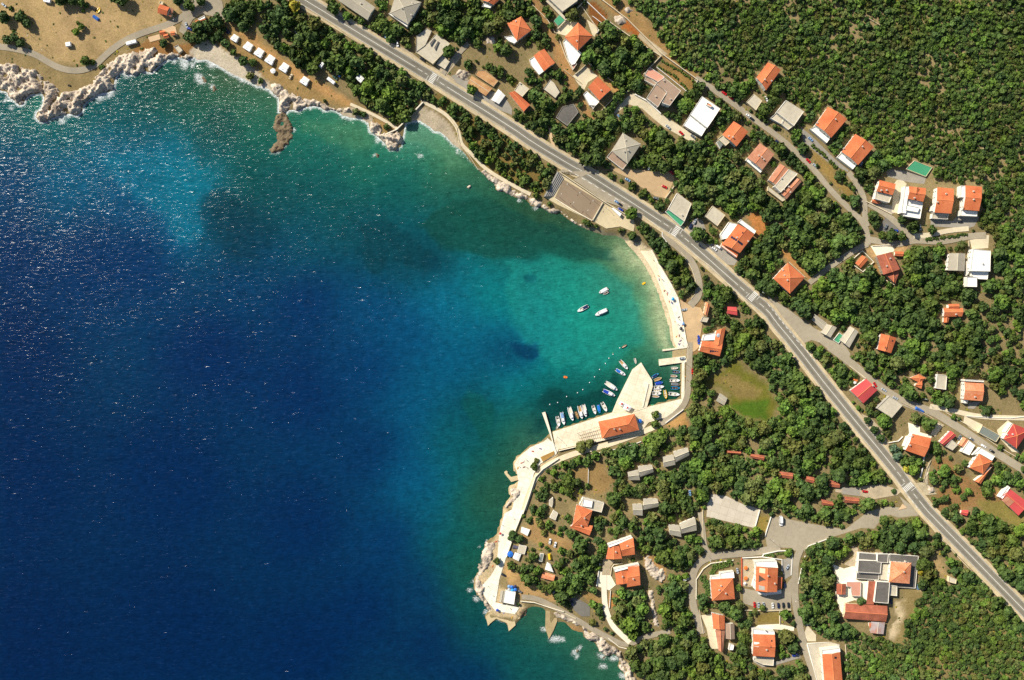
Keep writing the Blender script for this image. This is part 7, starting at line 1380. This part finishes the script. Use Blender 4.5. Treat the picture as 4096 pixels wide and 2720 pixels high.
def trunk_mesh(k):
    r = random.Random(k); b = MB(); b.tube((0, 0, -.5), (0, 0, .55), .09, .06, 7)
    for i in range(4):
        a = i * 1.57 + r.random(); b.tube((0, 0, .35 + .1 * r.random()), (.42 * math.cos(a), .42 * math.sin(a), .95), .045, .015, 5)
    return b.me("trunk", BARK)
TRK = [trunk_mesh(k) for k in range(3)]
def tree(px, r_, tone, label, group, name="tree"):
    p = P(px, 0); zt = r_ * 1.1; p = P(px); c = PW(px, p.z + zt); z = hz(c.x, c.y); k = rnd.randrange(6)
    root = empty(name, (c.x, c.y, z), rnd.uniform(0, 6.28)); tag(root, label, "tree" if name != "shrub" else "shrub", group, "thing")
    o = link("crown", tree_mesh(tone, k), root, (0, 0, zt * .55 if name != "shrub" else .1)); o.scale = (r_, r_ * rnd.uniform(.88, 1.08), r_ * rnd.uniform(.95, 1.2))
    t = link("trunk", TRK[k % 3], root, (0, 0, 0)); t.scale = (r_, r_, r_)
    return root
# hand placed trees: tile, x, y, radius (tile pixels), tone, description
HAND = """A|60,365,42,d|shrubby tree at the left of the clump near the meadow path;125,340,46,d|rounded tree in the middle of the clump near the meadow path;180,390,44,d|tree at the right of the clump near the meadow path;30,150,58,d|dark tree at the western edge of the meadow;180,150,60,d|tree among pale rocks west of the meadow;235,205,45,d|tree throwing a long shadow beside pale rocks;90,72,24,m|small bush beside the silver car on the meadow;118,280,18,b|tiny bright bush among pale stones;560,-15,62,d|dark tree at the top edge left of the white camper;650,-20,60,d|dark tree at the top edge right of the white camper;740,15,42,m|tree at the top edge above the inflatable;790,45,24,m|small tree right below another at the top edge;760,92,18,b|little bright bush on the upper meadow;1120,-10,66,d|wide dark tree at the top edge of the meadow;1050,-25,55,d|dark tree at the top edge beside a wider one;695,290,36,b|left bush of the pair in the open meadow;745,245,32,m|right bush of the pair in the open meadow;710,205,17,m|tiny bush above the pair in the open meadow;780,555,44,m|bush inside the bend of the meadow path;845,568,28,m|small bush beside the one in the path bend;925,610,30,m|bush between the path bend and the rocks;1740,40,58,m|light green tree above the camp entrance;1640,5,45,d|dark tree left of the camp entrance road;1850,5,48,d|tree at the top edge over the camp asphalt;1990,190,66,d|round tree right of the half white hut;2110,120,72,d|large tree between the asphalt and the orange track;2215,60,60,d|tree at the top left of the camp grove;2300,130,58,d|tree at the upper start of the orange track;2240,235,56,d|tree alone on the orange track verge;2010,325,50,d|round tree above the pebble beach;2080,400,46,d|tree beside the first caravan;2150,480,34,m|small tree between beach and caravans;2240,560,52,d|tree between beach and the third caravan;2330,572,40,m|smaller tree on the beach edge;1820,245,64,d|broad tree under the half white hut;1900,235,50,d|tree casting shade right of the hut;1735,335,48,d|tree left above the shaded beach corner;1805,350,56,d|dense tree in the shaded beach corner;1870,330,46,d|tree at the head of the pebble beach;1500,395,42,d|low tree below the stepped orange roofs
B|60,260,50,d|tree by the blue tent;275,290,46,d|tree between two parked camp cars;200,418,44,d|lone round tree on the orange track;100,330,36,d|small tree on the orange track;350,40,58,y|yellow leaved tree beside the main road;835,140,42,b|bright green tree beside the main road;1990,830,52,b|bright tree at the corner of the ruined house;1775,470,60,m|tree over the concrete yard of the unfinished house;970,195,36,m|small tree beside the long grey house;710,70,62,m|pale green tree beside the road at the long grey house;1170,220,60,m|tree between the grey houses
C|1140,1010,40,b|bright round crown at the corner of the driveway yard;85,120,40,m|small tree at the top beside the lane;180,90,48,m|tree at the top of the wooded lane;225,190,60,d|dark tree beside the left pyramid roof;360,235,34,m|small tree beside the glass canopy;310,90,40,m|tree in front of the beige lower roof;1745,790,46,d|tree at the corner of the vegetable garden
E|1100,400,60,b|bright green tree beside the white kiosk;1110,605,46,m|leaning tree on the shore below the court;1725,355,72,m|big round crown between two flat roofed houses;1720,590,74,m|big crown above the yard of parked cars
G|1325,690,40,m|upper of two small trees on the harbour quay;1322,775,40,m|lower of two small trees on the harbour quay;1730,175,64,d|big tree south of the solar roof house;1710,245,46,d|tree above the red car on the promenade;1695,400,52,m|tree along the promenade beside the meadow;1715,475,50,m|second tree along the promenade beside the meadow;1840,490,42,m|tree between meadow and promenade;640,985,56,o|olive tree on the harbour road verge;715,955,46,o|olive tree leaning over the harbour wall;205,1170,38,m|tree on the end of the bathing terrace;228,1115,28,o|small olive shrub beside the planting bed
I|435,475,34,d|lone dark round tree on the bathing place;1325,745,38,m|round tree on the sand beside the white drive;1045,862,24,m|tiny tree beside the beach lane;575,240,50,d|tree behind the long terrace wall;640,270,44,d|second tree behind the long terrace wall
K|1410,575,32,y|pale yellow green bush beside the black roof terrace;865,845,42,d|small tree squeezed between barn and courtyard;1075,100,52,m|tree on the island of the road junction;1130,95,40,o|olive tree on the island of the road junction;1225,125,48,m|tree beside the path below the junction
J|820,720,34,m|small tree right of the square house;490,830,56,d|tree below the square house garden;690,900,58,d|tree between the square and the narrow house;1040,905,32,m|little tree at the parked row
F|1520,548,44,m|low rounded bush tree in front of the row houses;980,420,54,d|tree left of the row house driveway;1240,455,44,d|tree below the white stepped villa;1000,500,42,d|tree at the road fork yard;1150,600,60,d|wide tree at the road fork triangle;1060,600,44,m|tree at the left of the road fork triangle;1240,615,46,m|tree at the right of the road fork triangle;150,1165,50,m|round tree at the corner of the largest pyramid roof
H|1505,465,34,m|small round tree beside the flat grey house;1280,1185,34,y|pale yellow bush beside the main road wall;1160,1000,48,u|blue green conifer beside the main road;1195,1070,44,u|second blue green conifer beside the main road;1370,720,50,o|reddish olive tree in the garden of the white paved house;1490,780,66,m|big tree above the white paved house;1080,750,74,b|bright tree below the square flat roof;920,740,34,d|small bush at the main road verge;980,830,40,d|bush at the main road verge below a smaller one;1045,905,40,d|lowest verge bush beside the main road;1170,1398,26,d|tiny round bush by the junction"""
TK = dict(d="dark green", m="mid green", b="bright green", y="yellowish", o="olive green", u="blue green")
placed = []      # (x px, y px, r m)
for line in HAND.split("\n"):
    t, rest = line.split("|", 1)
    for it in rest.split(";"):
        a, lb = it.split("|"); x, y, rr, tn = a.split(","); px = q(f"{t} {x},{y}")[0]; r_ = float(rr) * K1 / PPM
        nm = "shrub" if r_ < 2.6 else "tree"; tree(px, r_, TK[tn], lb, None, nm); placed.append((px[0], px[1], r_))
OPEN = ["E 960,560 1180,575 1240,640 1300,740 1340,880 1200,800 1040,700", "B 1900,430 2361,500 2361,620 2200,640 2040,560 1880,560", "C 0,380 120,400 180,520 120,700 0,740", "H 1180,620 1340,640 1330,860 1180,1010 1100,860", "H 2000,400 2361,560 2361,700 1990,640", "F 100,700 200,740 430,1010 380,1050 180,850", "J 0,480 120,470 160,640 60,700", "G 540,1180 830,1110 960,1310 900,1330 830,1420 740,1400 700,1300 560,1260","A -300,-300 1560,-300 1700,200 1800,300 1960,380 2361,700 1560,600 1000,760 -300,1000", "A 1600,-60 2100,-60 2080,180 1700,320", "A 2050,170 2361,300 B 0,320 180,450 430,640 520,700 650,820 780,860 900,950 880,1010 620,920 400,900 0,720 A 2100,480",
 "A 1950,250 2361,420 B 0,420 A 2361,700 2000,500", "B 0,250 120,350 300,520 440,690 560,660 700,670 840,740 960,900 1060,1050 880,1000 400,700 0,400",
 "B 200,270 330,380 400,450 300,480 240,400", "B 1380,1200 1420,1050 1500,960 1640,1020 1800,1130 1870,1330", "C 150,-60 240,-60 430,360 540,640 640,900 800,1130 740,1130 600,900 400,560 320,330 250,250",
 "C 410,270 690,0 900,-60 1100,10 1300,180 1420,420 1740,720 1690,770 1640,870 1180,640 1370,520 860,190 780,310 720,420 640,500 560,640 500,540", "C 650,570 1015,825 780,1080 680,960 600,760", "C 940,960 1120,850 1200,890 1400,1080 1700,1270 1640,1330 1480,1220 1300,1110 1050,980 1000,1060 860,1110",
 "B 1400,330 1580,240 1800,380 1900,520 1780,680 1640,620 1440,500", "B 1820,700 2020,560 2361,800 2361,1040 2100,960", "E 1060,-20 1490,10 1500,80 1400,270 1180,160 980,30", "E 420,20 840,290 1200,470 1130,560 850,520 400,300 290,230", "E 2130,420 2250,360 2361,480 2361,560 2240,620",
 "D 330,1370 440,1390 640,1568 F 560,-10 730,130 820,230 740,270 540,60", "F 1000,-30 1480,-10 1700,110 1990,130 1950,430 1880,540 1500,540 1200,460 1000,330", "F 880,740 1000,700 1330,640 1500,640 1480,680 1260,700 1240,800 1160,800 1230,900 1180,1080 1040,1000 950,900",
 "F 0,1240 200,1290 700,1568 H 760,130 500,30 0,0", "E 1530,1180 1800,1190 1780,1400 1760,1568 G 1720,120 1640,480 1560,540 1600,60", "G 1750,380 1930,220 2070,150 2230,250 2361,370 H 150,620 80,730 G 2330,765 2180,750 1970,660 1930,610 1870,600",
 "G 1400,770 1590,660 1650,800 1560,830 1440,810", "G 200,900 1200,620 1640,500 1600,640 1400,790 1200,850 750,1000 430,1100 260,1230 150,1500 100,1568 0,1568", "G 760,960 1200,850 1280,800 1300,840 1180,930 800,1010", "I 500,-50 690,-20 610,200 560,280 500,470 720,650 850,720 1060,830 1000,870 640,860 520,900 300,900 200,600",
 "I 650,230 740,110 900,260 1080,270 1150,340 1000,380 850,320 700,280", "I 1390,460 1520,470 1480,600 1530,700 1500,900 1530,1050 1450,1000 1380,860 1250,860 1180,720 1380,760", "I 1780,400 1990,560 1990,680 1880,640", "J 440,600 490,520 780,450 850,440 1310,410 1330,900 1100,930 860,860 790,860 430,840 400,700",
 "J 470,950 600,930 800,1010 790,1290 560,1300", "J 940,940 1190,930 1330,1080 1330,1120 1190,1100 1170,1450 940,1440 940,1080", "J 1440,1220 1820,1220 1820,1700 1560,1700", "J 500,-100 1110,-60 1060,250 980,170 520,70", "K 590,480 770,330 850,370 1120,380 1400,390 1380,760 1200,900 1110,1170 930,1160 690,1040 640,860",
 "K 1160,860 1250,820 1370,750 1490,640 1500,700 1380,930 1250,1090 1250,1250 1110,1190 1120,1000", "K 1700,-100 2361,-100 2361,200 2180,110 1950,20", "H 1280,760 1400,780 1510,880 1500,1080 1440,1090 1400,1290 1340,1280 1440,1090 1250,1010", "H 1580,780 1760,830 2100,1060 2090,1120 2080,1330 1880,1330 1840,1150 1600,1000", "H 1920,690 2361,700 2361,1040 2280,1060 1800,760",
 "H 1170,520 1300,600 1340,650 1500,700 1620,790 1590,840 1450,700 1290,640 1200,640", "H 1720,350 2000,370 1990,600 1780,620 1680,560", "K 1500,380 1650,460 1680,680 1540,600"]
SPARSE = [(.45, "H 1440,1080 1700,1020 2000,1330 2361,1500 2361,1568 1500,1568"), (.5, "G 480,1160 830,1100 980,1300 840,1430 680,1400"), (.5, "G 0,1250 500,1200 1000,1350 1300,1568 I 1400,400 1100,560 500,500 500,0"), (.62, "B 1560,900 1700,850 2361,1300 E 430,10 290,240 0,150 B 1900,1300"), (.5, "I 640,230 760,50 700,0 900,100 1180,300 1350,500 1000,420"), (.55, "F 1900,1000 2361,1400 H 2361,500 2000,400"), (.5, "K 1450,100 1700,250 1750,600 1500,650 1480,300"), (.6, "I 1780,400 2000,700 1950,1100 1820,1080"), (.7, "B 1150,200 2361,500 2361,1000 1900,500 1500,250"), (.65, "H 2000,550 2361,400 2361,680 2000,650"), (.45, "G 2361,1350 H 0,1420 600,1400 900,1500 H 300,1568")]
SCRUB = ["C 960,-300 1000,-30 1190,80 1340,260 1450,440 1560,570 1740,720 1930,820 2100,850 D -50,560 120,640 180,900 340,1000 440,1080 560,970 740,1070 820,1220 1000,1350 1060,1450 1250,1500 1350,1470 1530,1540 F 1520,10 1770,110 1990,120 1970,400 1900,500 2361,540 2900,500 D 2900,-300",
 "K 1250,1120 1390,860 1500,650 1700,690 1800,620 1900,640 2361,1120 2800,1500 2361,1800 720,1800 720,1230 900,1160 1110,1200 1240,1280"]
def mask(polys, grow=0):
    m = np.zeros(BXg.shape, bool)
    for s in polys:
        p = q(s); x = [v[0] for v in p]; y = [v[1] for v in p]
        k = (BXg >= min(x) - 4) & (BXg <= max(x) + 4) & (BYg >= min(y) - 4) & (BYg <= max(y) + 4)
        if k.any(): m[k] |= inside(BXg[k], BYg[k], p)
    return m
OPENM = mask(OPEN); SCRM = mask(SCRUB); SPM = np.ones(BXg.shape)
for f_, s in SPARSE: SPM[mask([s])] = f_
wxg = (BXg - 2048) / PPM; wyg = (1360 - BYg) / PPM; DCO = sdist(wxg, wyg, LAND)
FREE = ~BLOCK & ~OPENM & (DCO > 3.5)
def ok(x, y, r_px):
    for dx, dy in ((0, 0), (.75, 0), (-.75, 0), (0, .75), (0, -.75), (.5, .5), (-.5, .5), (.5, -.5), (-.5, -.5)):
        i = int((x + dx * r_px) // 4); j = int((y + dy * r_px) // 4)
        if 0 <= i < 1024 and 0 <= j < 680 and BLOCK[j, i]: return False
    return True
GH = {}
def near(x, y, r_, k_):
    gx, gy = int(x // 50), int(y // 50)
    for a in (-1, 0, 1):
        for b in (-1, 0, 1):
            for (X, Y, R_) in GH.get((gx + a, gy + b), ()):
                if (X - x) ** 2 + (Y - y) ** 2 < ((R_ + r_) * k_ * PPM) ** 2: return True
    return False
def put(x, y, r_): GH.setdefault((int(x // 50), int(y // 50)), []).append((x, y, r_))
for x, y, r_ in placed: put(x, y, r_)
cand = np.argwhere(FREE & ~SCRM); auto = []
thinm = .5 + .5 * np.sin(BXg * .021 + 2 * np.sin(BYg * .013)) * np.cos(BYg * .024 + 1.5 * np.sin(BXg * .017)); SPM = SPM * np.where(thinm < .2, .55, 1.0)
for stage, (lo, hi, n, kk) in enumerate(((4.2, 6.0, 1500, .6), (3.0, 4.2, 5000, .58), (2.0, 3.0, 9000, .58), (1.2, 2.0, 9000, .6))):
    for j, i in cand[nr.randint(0, len(cand), n)]:
        x = i * 4 + nr.uniform(0, 4); y = j * 4 + nr.uniform(0, 4); r_ = nr.uniform(lo, hi)
        if nr.rand() > SPM[j, i] ** (2.6 if stage < 2 else 2.0) or not ok(x, y, r_ * PPM * .8) or near(x, y, r_, kk): continue
        put(x, y, r_); auto.append((x, y, r_))
# the 300 largest stand as trees of their own, the rest is one wood
auto.sort(key=lambda t: -t[2]); inside_f = [t for t in auto if 20 < t[0] < 4076 and 20 < t[1] < 2700]
own = inside_f[:max(0, 298 - len(placed))]; oset = set(own); rest = [t for t in auto if t not in oset]
ZN = [("in the grove between the main road and the beach track", 790, 140), ("in the grove beside the small shaded beach", 900, 240), ("on the slope between shore path and main road", 1180, 360), ("in the gardens behind the unfinished house", 1110, 100), ("around the pyramid roofed houses at the top", 1220, 60), ("in the walled plot below the dirt track", 1430, 120),
 ("beside the main road above the villa with tables", 1300, 290), ("around the villa with a railed terrace", 1450, 290), ("between the white villa and the salmon roofed house", 1610, 330), ("in the wood below the upper lane", 1780, 460), ("in the wood left of the road fork", 1860, 560), ("beside the solar roofed house", 1640, 560), ("along the slip road to the beach", 1580, 620),
 ("in the wood below the largest pyramid roof", 1960, 660), ("in the wood around the red brown roofed house", 2130, 640), ("at the eastern edge below the row houses", 2290, 600), ("around the vivid orange cottage in the east", 2200, 780), ("along the long parking lot", 1920, 760), ("in the long wood beside the main road", 1850, 850), ("in the wood south of the meadow", 1740, 1000), ("at the north edge of the meadow", 1700, 760),
 ("in the wood below the harbour road", 1450, 1050), ("in the western wood above the bathing terrace", 1300, 1120), ("among the grey double cottages", 1520, 1130), ("in the wood of the red roofed cabins", 1850, 1120), ("around the sports court", 1660, 1230), ("in the camp by the southern point", 1290, 1290), ("between the twin villas and the rock face", 1560, 1290), ("in the southern wood beside the beach lane", 1540, 1500),
 ("below the lower twin villa", 1440, 1420), ("in the round wood left of the institute", 1900, 1350), ("north of the institute", 2010, 1240), ("in the wood south of the long barn", 1960, 1450), ("around the eastern lane houses", 2150, 1080), ("in the lower slope gardens right of the zebra crossing", 2230, 1150), ("right of the main road at the lower right", 2250, 1260), ("around the southern orange houses", 1800, 1480), ("above the eastern lane", 2050, 850), ("in the gardens of the eastern edge", 2300, 880)]
for x, y, r_ in own:
    z = min(ZN, key=lambda t: (t[1] * K2 - x) ** 2 + (t[2] * K2 - y) ** 2)[0]
    tn = nr.choice(["dark green", "dark green", "mid green", "mid green", "mid green", "olive green", "bright green"]); lb = f"{'broad' if r_ > 4.9 else 'rounded'} {tn} tree {z}"
    tree((x, y), r_, tn, lb, lb.replace(" tree ", " trees "))
def mass(name, items, tmpl, label, cat, tones, hf, lift):
    Vs = []; Fs = []; Cs = []; n = 0
    for x, y, r_ in items:
        p = P((x, y)); c = PW((x, y), p.z + r_ * .6); z = hz(c.x, c.y) if abs(c.x) < 428 and abs(c.y) < 298 else p.z
        V_, F_, sh = tmpl[nr.randint(len(tmpl))]; a = nr.uniform(0, 2 * PI); ca, sa = math.cos(a), math.sin(a)
        X = (V_[:, 0] * ca - V_[:, 1] * sa) * r_ * nr.uniform(.88, 1.1) + c.x; Y = (V_[:, 0] * sa + V_[:, 1] * ca) * r_ + c.y; Z = V_[:, 2] * r_ * hf * nr.uniform(.85, 1.2) + z + r_ * lift
        Vs.append(np.stack([X, Y, Z], 1)); Fs.append(F_ + n); n += len(V_)
        t = np.array(TONES[tones[nr.randint(len(tones))]]) * nr.uniform(.92, 1.1); Cs.append(sh[:, None] * t)
    me = np_mesh(name, np.concatenate(Vs), np.concatenate(Fs), LEAF); vcol(me, "tint", np.concatenate(Cs)); return tag(link(name, me), label, cat, None, "stuff")
for _ in range(5200):      # the wood goes on outside the picture
    x = nr.uniform(-170, 4266); y = nr.uniform(-170, 2890)
    if 0 < x < 4096 and 0 < y < 2720: continue
    r_ = nr.uniform(2.2, 4.6); X_, Y_ = w0((x, y))
    if sdist(np.array([X_]), np.array([Y_]), LAND)[0] < 8 or (x < 900 and y < 400) or (2500 > x > 900 and y < 0 and nr.rand() < .5) or near(x, y, r_, .6): continue
    if min(seg_dist(np.array([X_]), np.array([Y_]), mw, False)[0], 99) < 8: continue
    put(x, y, r_); rest.append((x, y, r_))
mass("woodland", rest, MED, "smaller crowns and undergrowth of the village woods", "woodland", ["dark green", "dark green", "mid green", "mid green", "olive green", "bright green"], 1.15, .35)
GH.clear(); sc = []; cand = np.argwhere(SCRM & ~BLOCK)
for lo, hi, n, kk in ((2.4, 3.6, 2600, .62), (1.6, 2.4, 9000, .6), (.9, 1.5, 16000, .66)):
    for j, i in cand[nr.randint(0, len(cand), n)]:
        x = i * 4 + nr.uniform(0, 4); y = j * 4 + nr.uniform(0, 4); r_ = nr.uniform(lo, hi)
        thin = .5 + .3 * math.sin(x * .011 + 2 * math.sin(y * .008)) * math.cos(y * .013 + x * .004) + .22 * math.sin(x * .043 + y * .03 + 2 * math.sin(y * .037)) * math.cos(y * .051 - x * .02)
        if (thin < .27 and nr.rand() < .85) or (hi < 2 and nr.rand() < .25) or not ok(x, y, r_ * PPM * .6) or near(x, y, r_, kk): continue
        put(x, y, r_); sc.append((x, y, r_))
mass("hillside_scrub", sc, SML, "dense evergreen scrub covering the rocky hillsides", "scrub", ["mid green", "mid green", "mid green", "bright green", "olive green", "dark green"], 1.1, .1)
# dry grass tufts and low weeds between the trees
gr = []
cand = np.argwhere(~BLOCK & (DCO > 5))
for j, i in cand[nr.randint(0, len(cand), 5200)]:
    if OPENM[j, i] and nr.rand() < .8: continue
    x = i * 4 + nr.uniform(0, 4); y = j * 4 + nr.uniform(0, 4); gr.append((x, y, nr.uniform(.35, 1.0)))
TINY = [crown_np(70 + s, 3, 7, .4, .6) for s in range(4)]
mass("undergrowth", gr, TINY, "low weeds and tufts of dry grass on the open ground", "undergrowth", ["olive green", "olive green", "mid green", "yellowish"], .7, 0)
# trimmed hedges
for s, wd, h, lb in [("F 1450,640 1550,632 1700,612 1840,590", 2.6, 1.6, "long trimmed hedge strip below the row houses"), ("D 400,1330 480,1400 560,1470 640,1568", 2.4, 1.5, "hedge between the grass strip and the drive of the big orange houses"), ("C 1340,610 1500,700 1640,850", 1.2, 1.2, "hedge row on the lower edge of the vegetable garden"), ("C 1380,560 1560,660 1690,760", 1.4, 1.2, "hedge row on the upper edge of the vegetable garden"), ("J 1060,420 1200,400 1300,400", 1.6, 1.0, "low planting inside the white planter by the junction"), ("J 570,590 600,520 760,480", 5.0, 1.6, "leafy garden patch above the square orange house"), ("J 480,600 520,700 530,780", 5.0, 1.6, "green bushes left of the square orange house")]:
    l, _ = world_line(s, 0); Vs = []; Fs = []; Cs = []; n = 0
    for k in range(len(l) - 1):
        a = Vector(l[k]); b = Vector(l[k + 1]); L_ = (b - a).length; t = (b - a).normalized(); nn = Vector((-t.y, t.x))
        for _ in range(int(L_ * wd * .9) + 2):
            c = a + t * nr.uniform(0, L_) + nn * nr.uniform(-.5, .5) * (wd - .8); V_, F_, sh = TINY[nr.randint(4)]; r_ = nr.uniform(.7, 1.1)
            Vs.append(V_ * np.array([r_, r_, h * 1.1]) + np.array([c.x, c.y, hz(c.x, c.y) + .1])); Fs.append(F_ + n); n += len(V_); Cs.append(sh[:, None] * np.array(TONES["mid green"]))
    me = np_mesh("hedge", np.concatenate(Vs), np.concatenate(Fs), LEAF); vcol(me, "tint", np.concatenate(Cs)); tag(link("hedge", me), lb, "hedge", None, "thing")
print("trees", len(placed), len(own), len(rest), len(sc))
